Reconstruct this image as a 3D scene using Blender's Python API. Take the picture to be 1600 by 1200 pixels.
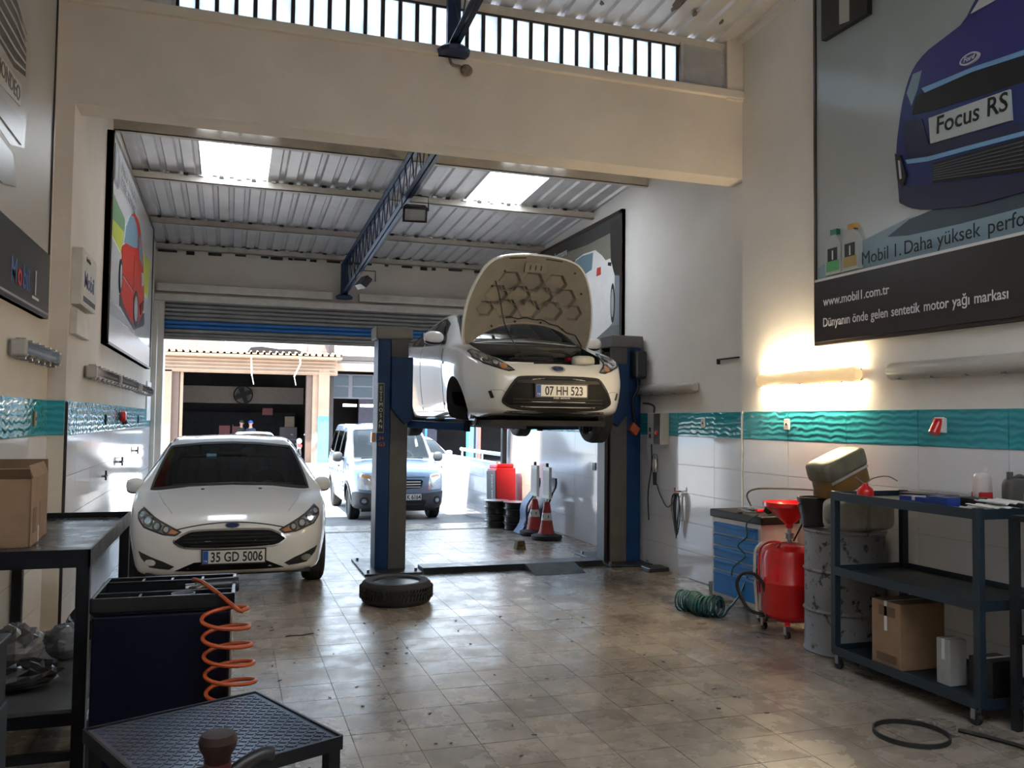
import bpy, bmesh, math, random
import numpy as np
from mathutils import Vector, Matrix, Quaternion
from mathutils.bvhtree import BVHTree
from mathutils.geometry import delaunay_2d_cdt
random.seed(7)
for _o in list(bpy.data.objects):
    bpy.data.objects.remove(_o)
SC = bpy.context.scene
COL = SC.collection

# ------------------------------------------------------------------ camera
cam_d = bpy.data.cameras.new('camera'); cam = bpy.data.objects.new('camera', cam_d); COL.objects.link(cam)
cam_d.sensor_width = 36.0; cam_d.lens = 1340.0 / 1600.0 * 36.0; cam_d.clip_end = 300; cam_d.clip_start = 0.05
_r = Vector((0.950094918, -0.311750406, 0.011459931)); _u = Vector((-0.024371477, -0.037551754, 0.998997446)); _f = Vector((0.311007519, 0.949421692, 0.043275548))
cam.matrix_world = Matrix(((_r.x, _u.x, -_f.x, 0), (_r.y, _u.y, -_f.y, 0), (_r.z, _u.z, -_f.z, 1.6), (0, 0, 0, 1)))
SC.camera = cam

# ------------------------------------------------------------------ world, sun, exposure
W = bpy.data.worlds.new('sky'); SC.world = W; W.use_nodes = True
_nt = W.node_tree; _bg = _nt.nodes['Background']
_bg.inputs[0].default_value = (0.62, 0.80, 1.0, 1); _bg.inputs[1].default_value = 1.65
sun_d = bpy.data.lights.new('sun', 'SUN'); sun = bpy.data.objects.new('sun', sun_d); COL.objects.link(sun)
sun_d.energy = 7.5; sun_d.color = (1.0, 0.98, 0.94); sun_d.angle = 0.009
sun.rotation_euler = Vector((0.28, 0.30, -1.0)).to_track_quat('-Z', 'Y').to_euler()
_pd = bpy.data.lights.new('door_portal', 'AREA'); _po = bpy.data.objects.new('door_portal', _pd); COL.objects.link(_po)
_pd.shape = 'RECTANGLE'; _pd.size = 5.4; _pd.size_y = 2.85; _pd.cycles.is_portal = True
_po.location = (1.72, 14.3, 1.4); _po.rotation_euler = (math.radians(-90), 0, 0)
SC.view_settings.view_transform = 'Standard'; SC.view_settings.look = 'None'
SC.view_settings.exposure = 1.68; SC.view_settings.gamma = 1.0; SC.view_settings.use_curve_mapping = False
SC.cycles.max_bounces = 10; SC.cycles.diffuse_bounces = 6; SC.cycles.glossy_bounces = 4; SC.cycles.transmission_bounces = 6
SC.cycles.transparent_max_bounces = 12; SC.cycles.sample_clamp_indirect = 6.0
SC.cycles.caustics_reflective = False; SC.cycles.caustics_refractive = False
SC.cycles.use_denoising = True

# ------------------------------------------------------------------ materials
MATS = {}
def mat(name, col, rough=0.5, metal=0.0, var=0.10, scale=6.0, bump=0.0, coat=0.0, col2=None, detail=4.0, thr=None, spec=0.5, world=False, rvar=0.0, emis=0.0, bscale=None):
    if name in MATS: return MATS[name]
    m = bpy.data.materials.new(name); m.use_nodes = True; nt = m.node_tree; N = nt.nodes; L = nt.links
    b = N['Principled BSDF']
    b.inputs['Roughness'].default_value = rough; b.inputs['Metallic'].default_value = metal
    b.inputs['Coat Weight'].default_value = coat; b.inputs['Coat Roughness'].default_value = 0.04
    b.inputs['Specular IOR Level'].default_value = spec
    if world:
        tc = N.new('ShaderNodeNewGeometry'); vec = tc.outputs['Position']
    else:
        tc = N.new('ShaderNodeTexCoord'); vec = tc.outputs['Object']
    nz = N.new('ShaderNodeTexNoise'); nz.inputs['Scale'].default_value = scale; nz.inputs['Detail'].default_value = detail
    nz.inputs['Roughness'].default_value = 0.62
    L.new(vec, nz.inputs['Vector'])
    rp = N.new('ShaderNodeValToRGB')
    c = Vector(col)
    if col2 is None:
        a = c * (1 - var); d = Vector([min(1, x) for x in c * (1 + var)])
    else:
        a = Vector(col2); d = c
    lo, hi = thr if thr else (0.3, 0.7)
    rp.color_ramp.elements[0].position = lo; rp.color_ramp.elements[1].position = hi
    rp.color_ramp.elements[0].color = (*a, 1); rp.color_ramp.elements[1].color = (*d, 1)
    L.new(nz.outputs['Fac'], rp.inputs['Fac']); L.new(rp.outputs['Color'], b.inputs['Base Color'])
    if rvar:
        mr = N.new('ShaderNodeMapRange'); mr.inputs['To Min'].default_value = rough - rvar; mr.inputs['To Max'].default_value = rough + rvar
        mr.inputs['From Min'].default_value = 0.3; mr.inputs['From Max'].default_value = 0.7
        L.new(nz.outputs['Fac'], mr.inputs['Value']); L.new(mr.outputs['Result'], b.inputs['Roughness'])
    if bump:
        bz = N.new('ShaderNodeTexNoise'); bz.inputs['Scale'].default_value = bscale or scale * 4; bz.inputs['Detail'].default_value = 3
        L.new(vec, bz.inputs['Vector'])
        bp = N.new('ShaderNodeBump'); bp.inputs['Strength'].default_value = bump; bp.inputs['Distance'].default_value = 0.02
        L.new(bz.outputs['Fac'], bp.inputs['Height']); L.new(bp.outputs['Normal'], b.inputs['Normal'])
    if emis:
        b.inputs['Emission Color'].default_value = (*col, 1); b.inputs['Emission Strength'].default_value = emis
    MATS[name] = m
    return m

def glass(name, tint=(0.75, 0.85, 0.85), rough=0.02, amt=1.0):
    if name in MATS: return MATS[name]
    m = bpy.data.materials.new(name); m.use_nodes = True; nt = m.node_tree; N = nt.nodes; L = nt.links
    for n in list(N): N.remove(n)
    out = N.new('ShaderNodeOutputMaterial'); mix = N.new('ShaderNodeMixShader'); tr = N.new('ShaderNodeBsdfTransparent'); gl = N.new('ShaderNodeBsdfGlossy')
    fr = N.new('ShaderNodeFresnel'); fr.inputs['IOR'].default_value = 1.5
    tr.inputs['Color'].default_value = (*tint, 1); gl.inputs['Roughness'].default_value = rough
    mu = N.new('ShaderNodeMath'); mu.operation = 'MULTIPLY'; mu.inputs[1].default_value = amt
    L.new(fr.outputs[0], mu.inputs[0]); L.new(mu.outputs[0], mix.inputs[0]); L.new(tr.outputs[0], mix.inputs[1]); L.new(gl.outputs[0], mix.inputs[2]); L.new(mix.outputs[0], out.inputs[0])
    MATS[name] = m
    return m

def translucent(name, col, dirt=0.15, scale=5.0):
    m = bpy.data.materials.new(name); m.use_nodes = True; nt = m.node_tree; N = nt.nodes; L = nt.links
    for n in list(N): N.remove(n)
    out = N.new('ShaderNodeOutputMaterial'); t = N.new('ShaderNodeBsdfTranslucent'); d = N.new('ShaderNodeBsdfDiffuse'); mix = N.new('ShaderNodeMixShader')
    tc = N.new('ShaderNodeNewGeometry'); nz = N.new('ShaderNodeTexNoise'); nz.inputs['Scale'].default_value = scale; nz.inputs['Detail'].default_value = 5
    rp = N.new('ShaderNodeValToRGB'); rp.color_ramp.elements[0].position = 0.3; rp.color_ramp.elements[1].position = 0.55
    rp.color_ramp.elements[0].color = (*[c * (1 - dirt) for c in col], 1); rp.color_ramp.elements[1].color = (*col, 1)
    L.new(tc.outputs['Position'], nz.inputs['Vector']); L.new(nz.outputs['Fac'], rp.inputs['Fac'])
    L.new(rp.outputs['Color'], t.inputs['Color']); L.new(rp.outputs['Color'], d.inputs['Color'])
    mix.inputs[0].default_value = 0.08; L.new(t.outputs[0], mix.inputs[1]); L.new(d.outputs[0], mix.inputs[2]); L.new(mix.outputs[0], out.inputs[0])
    MATS[name] = m
    return m

def floor_material():
    m = bpy.data.materials.new('floor_stone'); m.use_nodes = True; nt = m.node_tree; N = nt.nodes; L = nt.links
    b = N['Principled BSDF']; g = N.new('ShaderNodeNewGeometry'); oi = N.new('ShaderNodeObjectInfo')
    def noise(sc, det=5, dis=0.0):
        n = N.new('ShaderNodeTexNoise'); n.inputs['Scale'].default_value = sc; n.inputs['Detail'].default_value = det; n.inputs['Distortion'].default_value = dis
        n.inputs['Roughness'].default_value = 0.65
        L.new(g.outputs['Position'], n.inputs['Vector']); return n.outputs['Fac']
    def ramp(fac, p0, p1, c0, c1):
        r = N.new('ShaderNodeValToRGB'); r.color_ramp.elements[0].position = p0; r.color_ramp.elements[1].position = p1
        r.color_ramp.elements[0].color = c0; r.color_ramp.elements[1].color = c1; L.new(fac, r.inputs['Fac']); return r.outputs['Color']
    def mul(a, bb, fac=1.0):
        x = N.new('ShaderNodeMixRGB'); x.blend_type = 'MULTIPLY'; x.inputs[0].default_value = fac; L.new(a, x.inputs[1]); L.new(bb, x.inputs[2]); return x.outputs[0]
    base = ramp(noise(9), 0.25, 0.75, (0.27, 0.235, 0.195, 1), (0.45, 0.40, 0.345, 1))
    tile = ramp(oi.outputs['Random'], 0.0, 1.0, (0.80, 0.79, 0.77, 1), (1.08, 1.06, 1.03, 1))
    c = mul(base, tile)
    stain = ramp(noise(1.3, 8, 0.0), 0.34, 0.64, (0.45, 0.42, 0.40, 1), (1, 1, 1, 1))
    c = mul(c, stain, 0.75)
    spots = ramp(noise(70, 2, 0.0), 0.30, 0.42, (0.45, 0.42, 0.40, 1), (1, 1, 1, 1))
    c = mul(c, spots, 0.35)
    # oil-soaked patch under the lift: a stain with an outline of its own
    sx = N.new('ShaderNodeVectorMath'); sx.operation = 'SUBTRACT'; sx.inputs[1].default_value = (3.1, 8.1, 0)
    L.new(g.outputs['Position'], sx.inputs[0])
    ml = N.new('ShaderNodeVectorMath'); ml.operation = 'MULTIPLY'; ml.inputs[1].default_value = (0.62, 1.0, 1); L.new(sx.outputs[0], ml.inputs[0])
    ln = N.new('ShaderNodeVectorMath'); ln.operation = 'LENGTH'; L.new(ml.outputs[0], ln.inputs[0])
    ad = N.new('ShaderNodeMath'); ad.operation = 'ADD'; L.new(ln.outputs['Value'], ad.inputs[0]); L.new(noise(2.2, 6, 0.8), ad.inputs[1])
    oil = ramp(ad.outputs[0], 0.95, 1.0, (0.30, 0.27, 0.25, 1), (1, 1, 1, 1))
    mr0 = N.new('ShaderNodeMapRange'); mr0.inputs['From Min'].default_value = 0.6; mr0.inputs['From Max'].default_value = 2.0
    L.new(ad.outputs[0], mr0.inputs['Value'])
    oil = ramp(mr0.outputs['Result'], 0.15, 0.75, (0.26, 0.235, 0.22, 1), (1, 1, 1, 1))
    c = mul(c, oil, 0.9)
    L.new(c, b.inputs['Base Color'])
    mr = N.new('ShaderNodeMapRange'); mr.inputs['From Min'].default_value = 0.3; mr.inputs['From Max'].default_value = 0.7
    mr.inputs['To Min'].default_value = 0.17; mr.inputs['To Max'].default_value = 0.38; L.new(noise(3.5, 5, 0.0), mr.inputs['Value']); L.new(mr.outputs['Result'], b.inputs['Roughness'])
    bp = N.new('ShaderNodeBump'); bp.inputs['Strength'].default_value = 0.12; bp.inputs['Distance'].default_value = 0.01
    L.new(noise(14, 4), bp.inputs['Height']); L.new(bp.outputs['Normal'], b.inputs['Normal'])
    MATS['floor_stone'] = m; return m

def wave_tile_material():
    m = bpy.data.materials.new('wave_tile'); m.use_nodes = True; nt = m.node_tree; N = nt.nodes; L = nt.links
    b = N['Principled BSDF']; g = N.new('ShaderNodeNewGeometry')
    sep = N.new('ShaderNodeSeparateXYZ'); L.new(g.outputs['Position'], sep.inputs[0])
    w = N.new('ShaderNodeTexWave'); w.wave_type = 'BANDS'; w.bands_direction = 'Z'; w.inputs['Scale'].default_value = 6.5
    w.inputs['Distortion'].default_value = 4.0; w.inputs['Detail'].default_value = 1; w.inputs['Detail Scale'].default_value = 1.5
    L.new(g.outputs['Position'], w.inputs['Vector'])
    r = N.new('ShaderNodeValToRGB'); r.color_ramp.elements[0].color = (0.028, 0.30, 0.375, 1); r.color_ramp.elements[1].color = (0.045, 0.37, 0.44, 1)
    L.new(w.outputs['Fac'], r.inputs['Fac']); L.new(r.outputs['Color'], b.inputs['Base Color'])
    b.inputs['Roughness'].default_value = 0.12
    bp = N.new('ShaderNodeBump'); bp.inputs['Strength'].default_value = 0.35; bp.inputs['Distance'].default_value = 0.008
    L.new(w.outputs['Fac'], bp.inputs['Height']); L.new(bp.outputs['Normal'], b.inputs['Normal'])
    MATS['wave_tile'] = m; return m

PLASTER = mat('plaster', (0.66, 0.595, 0.525), 0.85, var=0.06, scale=1.6, bump=0.12, bscale=14, world=True)
PLASTER_R = mat('plaster_white', (0.80, 0.775, 0.735), 0.8, var=0.05, scale=1.4, bump=0.12, bscale=14, world=True)
TILE = mat('white_tile', (0.78, 0.78, 0.82), 0.09, var=0.03, scale=1.5, world=True)
GROUT = mat('grout', (0.42, 0.40, 0.37), 0.9, var=0.2, world=True)
FLOOR = floor_material(); WAVE = wave_tile_material()
GROOVE = mat('floor_joint', (0.10, 0.085, 0.068), 0.8, var=0.3, world=True)
ROOFM = mat('roof_metal', (0.50, 0.49, 0.50), 0.42, metal=0.25, var=0.12, scale=2.5, world=True, bump=0.03)
CREAM = mat('cream_steel', (0.55, 0.51, 0.45), 0.6, var=0.14, scale=4)
NAVY = mat('navy_steel', (0.008, 0.024, 0.075), 0.4, var=0.25, scale=5)
BLUE = mat('blue_paint', (0.003, 0.030, 0.105), 0.4, spec=0.25, var=0.15, scale=4)
LBLUE = mat('light_blue_paint', (0.10, 0.42, 0.85), 0.5, var=0.12, scale=3)
GREYP = mat('grey_paint', (0.075, 0.074, 0.073), 0.5, spec=0.3, var=0.15, scale=5)
BLACK = mat('black_plastic', (0.012, 0.012, 0.013), 0.45, var=0.3)
RUBBER = mat('rubber', (0.016, 0.015, 0.015), 0.75, var=0.3, scale=12, bump=0.1)
DARKST = mat('dark_steel', (0.014, 0.016, 0.020), 0.38, var=0.25, scale=7, rvar=0.1)
CHROME = mat('chrome', (0.75, 0.76, 0.78), 0.12, metal=1.0, var=0.03)
STEEL = mat('steel', (0.42, 0.42, 0.43), 0.32, metal=1.0, var=0.15)
ALU = mat('aluminium', (0.62, 0.62, 0.63), 0.35, metal=0.9, var=0.1)
RED = mat('red_paint', (0.62, 0.008, 0.010), 0.28, var=0.1, scale=4, coat=0.3)
WHITEP = mat('white_plastic', (0.72, 0.71, 0.68), 0.4, var=0.05)
CARW = mat('car_white', (0.76, 0.755, 0.73), 0.25, var=0.015, scale=1.0, coat=1.0)
CARB = mat('car_ice_blue', (0.18, 0.26, 0.38), 0.28, metal=0.35, var=0.03, scale=2, coat=1.0)
BUMPG = mat('bumper_grey', (0.07, 0.072, 0.078), 0.55, var=0.1, scale=20)
GLASS = glass('car_glass', (0.62, 0.72, 0.70))
GLASSD = glass('dark_glass', (0.34, 0.38, 0.38))
CLEAR = glass('clear_cover', (0.90, 0.92, 0.93), 0.05)
LENS = mat('lamp_reflector', (0.72, 0.73, 0.75), 0.2, metal=0.8, var=0.12, scale=40)
LAMPD = mat('lamp_dark', (0.11, 0.11, 0.115), 0.16, metal=0.5, var=0.4, scale=25, coat=1.0)
AMBER = mat('amber_lens', (0.48, 0.20, 0.08), 0.2, var=0.1, coat=1.0)
CARD = mat('cardboard', (0.27, 0.17, 0.10), 0.85, var=0.12, scale=9)
PAPER = mat('paper', (0.66, 0.66, 0.66), 0.7, var=0.06)
SKYL = translucent('skylight_or_fill_sheet', (0.92, 0.93, 0.95), 0.06)
FROST = translucent('frosted_glass', (0.93, 0.97, 1.0), 0.18, 7.0)
SEATM = mat('seat_cloth', (0.03, 0.03, 0.032), 0.9, var=0.3, scale=30)
INTER = mat('car_interior', (0.035, 0.035, 0.036), 0.8, var=0.2)
PLATEW = mat('plate_white', (0.70, 0.70, 0.66), 0.4, var=0.03)
PLATEB = mat('plate_blue', (0.01, 0.07, 0.35), 0.4, var=0.05)
LAMPS = mat('lamp_silver', (0.40, 0.40, 0.41), 0.2, metal=0.6, var=0.5, scale=28, coat=1.0)
SLAT = mat('grille_slat', (0.018, 0.018, 0.019), 0.5, var=0.2, spec=0.25)
GRILL = mat('grille_black', (0.006, 0.006, 0.0065), 0.6, var=0.3, spec=0.15)
INK = mat('black_ink', (0.006, 0.006, 0.006), 0.45, var=0.2)
INKW = mat('white_ink', (0.78, 0.78, 0.78), 0.4, var=0.03)

# ------------------------------------------------------------------ helpers
def link(o): COL.objects.link(o); return o
def thing(name, label, cat, loc=(0, 0, 0), rz=0.0, group=None, rot=None):
    o = bpy.data.objects.new(name, None); link(o); o.location = loc
    o.rotation_euler = rot if rot else (0, 0, rz); o.empty_display_size = 0.1
    o['label'] = label; o['category'] = cat
    if group: o['group'] = group
    return o
def tag(o, label, cat, group=None):
    o['label'] = label; o['category'] = cat
    if group: o['group'] = group
    return o
def struct(o): o['kind'] = 'structure'; return o
def stuff(o): o['kind'] = 'stuff'; return o
def copy_tree(o, parent=None):
    c = o.copy(); link(c)
    if parent is not None:
        c.parent = parent
    for ch in list(o.children): copy_tree(ch, c)
    return c

class MB:
    def __init__(s): s.v = []; s.f = []
    def add(s, vs, fs):
        n = len(s.v); s.v += [tuple(p) for p in vs]; s.f += [tuple(i + n for i in f) for f in fs]; return s
    def box(s, x0, x1, y0, y1, z0, z1, M=None):
        vs = [Vector((x, y, z)) for z in (z0, z1) for y in (y0, y1) for x in (x0, x1)]
        if M: vs = [M @ p for p in vs]
        return s.add(vs, [(0, 2, 3, 1), (4, 5, 7, 6), (0, 1, 5, 4), (2, 6, 7, 3), (0, 4, 6, 2), (1, 3, 7, 5)])
    def bar(s, p0, p1, w, h, up=(0, 0, 1)):
        p0, p1 = Vector(p0), Vector(p1); d = (p1 - p0).normalized(); u = Vector(up)
        if abs(d.dot(u)) > 0.98: u = Vector((0, 1, 0)) if abs(d.y) < 0.9 else Vector((1, 0, 0))
        a = d.cross(u).normalized() * (w / 2); b = a.cross(d).normalized() * (h / 2)
        vs = [p + i * a + j * b for p in (p0, p1) for j in (-1, 1) for i in (-1, 1)]
        return s.add(vs, [(0, 1, 3, 2), (4, 6, 7, 5), (0, 4, 5, 1), (2, 3, 7, 6), (0, 2, 6, 4), (1, 5, 7, 3)])
    def cyl(s, p0, p1, r0, r1=None, n=14, caps=True):
        p0, p1 = Vector(p0), Vector(p1); r1 = r0 if r1 is None else r1; d = (p1 - p0).normalized()
        u = Vector((0, 0, 1)) if abs(d.z) < 0.95 else Vector((1, 0, 0))
        a = d.cross(u).normalized(); b = d.cross(a)
        vs = []
        for p, r in ((p0, r0), (p1, r1)):
            for i in range(n):
                t = 2 * math.pi * i / n; vs.append(p + a * (r * math.cos(t)) + b * (r * math.sin(t)))
        fs = [(i, i + n, (i + 1) % n + n, (i + 1) % n) for i in range(n)]
        if caps: fs += [tuple(range(n)), tuple(range(2 * n - 1, n - 1, -1))]
        return s.add(vs, fs)
    def tube(s, path, r, n=8, closed=False):
        P = [Vector(p) for p in path]; m = len(P); vs = []; prev = None
        for i, p in enumerate(P):
            if closed: d = P[(i + 1) % m] - P[i - 1]
            else: d = P[min(i + 1, m - 1)] - P[max(i - 1, 0)]
            d.normalize()
            if prev is None:
                u = Vector((0, 0, 1)) if abs(d.z) < 0.9 else Vector((1, 0, 0)); a = d.cross(u).normalized()
            else:
                a = prev - d * prev.dot(d)
                if a.length < 1e-5: a = d.orthogonal()
                a.normalize()
            prev = a; b = d.cross(a)
            rr = r[i] if isinstance(r, (list, tuple)) else r
            for k in range(n):
                t = 2 * math.pi * k / n; vs.append(p + a * (rr * math.cos(t)) + b * (rr * math.sin(t)))
        fs = []
        for i in range(m if closed else m - 1):
            j = (i + 1) % m
            for k in range(n): fs.append((i * n + k, i * n + (k + 1) % n, j * n + (k + 1) % n, j * n + k))
        if not closed: fs += [tuple(range(n - 1, -1, -1)), tuple((m - 1) * n + k for k in range(n))]
        return s.add(vs, fs)
    def lathe(s, prof, n=24, M=None, closed=False):
        vs = []; fs = []
        for r, z in prof:
            for k in range(n):
                t = 2 * math.pi * k / n; p = Vector((r * math.cos(t), r * math.sin(t), z)); vs.append(M @ p if M else p)
        m = len(prof)
        for i in range(m if closed else m - 1):
            j = (i + 1) % m
            for k in range(n): fs.append((i * n + k, i * n + (k + 1) % n, j * n + (k + 1) % n, j * n + k))
        if not closed:
            if prof[0][0] > 1e-6: fs.append(tuple(range(n - 1, -1, -1)))
            if prof[-1][0] > 1e-6: fs.append(tuple((m - 1) * n + k for k in range(n)))
        return s.add(vs, fs)
    def prism(s, poly, d0, d1, axis='z'):
        def P(a, b, d): return {'z': (a, b, d), 'y': (a, d, b), 'x': (d, a, b)}[axis]
        n = len(poly); vs = [P(a, b, d0) for a, b in poly] + [P(a, b, d1) for a, b in poly]
        fs = [(i, (i + 1) % n, (i + 1) % n + n, i + n) for i in range(n)] + [tuple(range(n - 1, -1, -1)), tuple(range(n, 2 * n))]
        return s.add(vs, fs)
    def ell(s, c, rx, ry, rz, n=16, m=10, M=None, p=1.0):
        vs = []; fs = []; c = Vector(c)
        def sg(t): return math.copysign(abs(t) ** p, t)
        for i in range(m + 1):
            ph = -math.pi / 2 + math.pi * i / m
            for k in range(n):
                t = 2 * math.pi * k / n
                q = Vector((rx * sg(math.cos(ph)) * sg(math.cos(t)), ry * sg(math.cos(ph)) * sg(math.sin(t)), rz * sg(math.sin(ph))))
                vs.append(c + (M @ q if M else q))
        for i in range(m):
            for k in range(n): fs.append((i * n + k, i * n + (k + 1) % n, (i + 1) * n + (k + 1) % n, (i + 1) * n + k))
        return s.add(vs, fs)
    def build(s, name, m, parent=None, smooth=None, bevel=0.0, fix=True, loc=None):
        me = bpy.data.meshes.new(name); me.from_pydata(s.v, [], s.f); me.validate()
        if fix:
            bm = bmesh.new(); bm.from_mesh(me); bmesh.ops.remove_doubles(bm, verts=bm.verts, dist=1e-5); bmesh.ops.recalc_face_normals(bm, faces=bm.faces); bm.to_mesh(me); bm.free()
        if smooth:
            me.polygons.foreach_set('use_smooth', [True] * len(me.polygons)); me.set_sharp_from_angle(angle=math.radians(smooth))
        me.materials.append(m)
        o = bpy.data.objects.new(name, me); link(o)
        if parent is not None: o.parent = parent
        if loc: o.location = loc
        if bevel:
            bv = o.modifiers.new('bevel', 'BEVEL'); bv.width = bevel; bv.segments = 2; bv.limit_method = 'ANGLE'; bv.angle_limit = math.radians(40)
        return o
def inst(name, me, parent, loc, scale=None, rot=None):
    o = bpy.data.objects.new(name, me); link(o); o.parent = parent; o.location = loc
    if scale: o.scale = scale
    if rot: o.rotation_euler = rot
    return o

FONT_CACHE = {}
def text(name, s, size, m, parent, origin, right, up, extrude=0.0008, align='LEFT', sx=1.0, bold=0.0, shear=0.0):
    """flat lettering: origin = baseline start, right/up = writing directions (parent space)"""
    cu = bpy.data.curves.new(name, 'FONT'); cu.body = s; cu.size = size; cu.extrude = extrude; cu.align_x = align; cu.offset = bold; cu.resolution_u = 3; cu.shear = shear
    ob = bpy.data.objects.new(name, cu)
    link(ob); dg = bpy.context.evaluated_depsgraph_get(); dg.update(); me = bpy.data.meshes.new_from_object(ob.evaluated_get(dg))
    bpy.data.objects.remove(ob); bpy.data.curves.remove(cu)
    r = Vector(right).normalized(); u = Vector(up).normalized(); n = r.cross(u)
    M = Matrix(((r.x * sx, u.x, n.x, origin[0]), (r.y * sx, u.y, n.y, origin[1]), (r.z * sx, u.z, n.z, origin[2]), (0, 0, 0, 1)))
    me.transform(M); me.materials.clear(); me.materials.append(m)
    me.name = name
    o = bpy.data.objects.new(name, me); link(o); o.parent = parent
    return o
def circ(cx, cz, rx, rz=None, n=20, a0=0.0):
    rz = rz or rx
    return [(cx + rx * math.cos(a0 + 2 * math.pi * i / n), cz + rz * math.sin(a0 + 2 * math.pi * i / n)) for i in range(n)]
def pip(p, poly):
    x, y = p; c = False; n = len(poly)
    for i in range(n):
        x0, y0 = poly[i]; x1, y1 = poly[i - 1]
        if (y0 > y) != (y1 > y) and x < (x1 - x0) * (y - y0) / (y1 - y0) + x0: c = not c
    return c
def resample(poly, d, closed=True):
    out = []; n = len(poly)
    for i in range(n if closed else n - 1):
        a = Vector(poly[i]); b = Vector(poly[(i + 1) % n]); k = max(1, int(math.ceil((b - a).length / d)))
        for j in range(k): out.append(tuple(a.lerp(b, j / k)))
    if not closed: out.append(tuple(poly[-1]))
    return out
def smooth_closed(poly, k=4):
    out = []; n = len(poly)
    for i in range(n):
        p0, p1, p2, p3 = [Vector(poly[(i + j) % n]) for j in (-1, 0, 1, 2)]
        for j in range(k):
            t = j / k
            out.append(tuple(0.5 * ((2 * p1) + (p2 - p0) * t + (2 * p0 - 5 * p1 + 4 * p2 - p3) * t * t + (3 * p1 - p0 - 3 * p2 + p3) * t ** 3)))
    return out
def smooth_open(P, k=6):
    P = [Vector(p) for p in P]; out = []
    for i in range(len(P) - 1):
        p0 = P[max(i - 1, 0)]; p1 = P[i]; p2 = P[i + 1]; p3 = P[min(i + 2, len(P) - 1)]
        for j in range(k):
            t = j / k
            out.append(0.5 * ((2 * p1) + (p2 - p0) * t + (2 * p0 - 5 * p1 + 4 * p2 - p3) * t * t + (3 * p1 - p0 - 3 * p2 + p3) * t ** 3))
    out.append(P[-1]); return out
# ================================================================== THE SETTING
XLN, XLF, XRN, XRF = -1.25, -1.13, 4.48, 4.55
YB = 6.85; YD = 13.9
def in_frame(p, m=0.02):
    v = cam.matrix_world.inverted() @ Vector(p)
    if v.z > -0.1: return False
    x = 0.5 + v.x / -v.z * 1340 / 1600; y = 0.5 + v.y / -v.z * 1340 / 1200
    return -m < x < 1 + m and -m < y < 1 + m

def zg(y): return 0.0 if y < 12.4 else -0.07 * (min(y, 16.4) - 12.4)      # the floor falls away to the street
_fv = [(x, y, zg(y) + dz) for dz in (-0.003, -0.2) for y in (-1.5, 12.4, 14.25) for x in (-1.6, 4.9)]
fl = struct(MB().add(_fv, [(0, 1, 3, 2), (2, 3, 5, 4), (6, 8, 9, 7), (8, 10, 11, 9), (0, 6, 7, 1), (4, 5, 11, 10), (0, 2, 8, 6), (2, 4, 10, 8), (1, 7, 9, 3), (3, 9, 11, 5)]).build('floor', GROOVE))
T = 0.30; tiles = []
for i in range(-5, 17):
    for j in range(-5, 49):
        x0 = i * T + 0.02; y0 = j * T - 0.05
        if x0 + T < XLN or x0 > XRF or y0 + T > 14.25: continue
        c = (x0 + T / 2, y0 + T / 2, 0)
        d = math.hypot(c[0], c[1])
        tiles.append((0 if (in_frame(c) and not (c[0] < 0.15 and c[1] < 6) and c[0] < 3.85) else 1, d, x0, y0))
tiles.sort()
tm = MB().box(0.0018, T - 0.0018, 0.0018, T - 0.0018, -0.02, 0.0); tmo = tm.build('tile', FLOOR, fl); tme = tmo.data; bpy.data.objects.remove(tmo)
far_t = MB()
for k, (a, d, x0, y0) in enumerate(tiles):
    lift = random.uniform(-0.0012, 0.0)
    if k < 298 and a == 0: inst('floor_tile', tme, fl, (x0, y0, lift))
    else:
        n0 = len(far_t.v); far_t.box(x0 + 0.0018, x0 + T - 0.0018, y0 + 0.0018, y0 + T - 0.0018, -0.02, lift)
        far_t.v[n0:] = [(a_, b_, c_ + zg(b_)) for a_, b_, c_ in far_t.v[n0:]]
stuff(far_t.build('floor_tiles_beyond', FLOOR, fl, fix=False))

def wall(name, *b, m=PLASTER): return struct(MB().box(*b).build(name, m))
w_ln = wall('wall_left', -1.6, XLN, -1.5, YB, -0.1, 5.9)
w_lf = wall('wall_left', -1.6, XLF, YB, 14.25, -0.3, 4.9)
w_rn = wall('wall_right', XRN, 4.9, -1.5, YB, -0.1, 5.9, m=PLASTER_R)
w_rf = wall('wall_right', XRF, 4.9, YB, 14.2, -0.3, 4.9, m=PLASTER_R)
w_fr = wall('wall_front', XLF, XRF, YB, 7.12, 3.88, 4.68)
wall('wall_rear', -1.6, 4.9, -1.7, -1.5, -0.1, 5.9)
w_bk = wall('wall_back', -1.4, 4.7, YD, 14.2, 3.38, 4.5)
wall('wall_back', -1.4, -1.0, YD + 0.02, 14.2, -0.3, 3.4)

# tiled wainscot: white tiles and one course of teal wave tiles
TH = 0.295; TW = 0.72
def tiled(w, x, side, y0, y1, off=0.0):
    ys = []; y = y0
    a = y0 + off
    edges = [y0] + [a + k * TW for k in range(40) if y0 + 0.05 < a + k * TW < y1 - 0.05] + [y1]
    for e0, e1 in zip(edges, edges[1:]):
        for r in range(5):
            z1 = 1.46 - r * TH; z0 = max(0.0, z1 - TH)
            b = MB(); g = 0.0022
            b.box(*((x - 0.010 * side, x) if side > 0 else (x, x + 0.010)), e0 + g, e1 - g, z0 + g, z1 - g); b.build('wall_tile', TILE, w, fix=False)
        b = MB(); b.box(*((x - 0.011, x) if side > 0 else (x, x + 0.011)), e0 + 0.003, e1 - 0.003, 1.463, 1.71); b.build('wave_tile', WAVE, w, fix=False)
tiled(w_rn, XRN, 1, 0.96, YB - 0.03, 0.715 - 0.56); tiled(w_rf, XRF, 1, YB, 14.15, 0.58)
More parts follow.
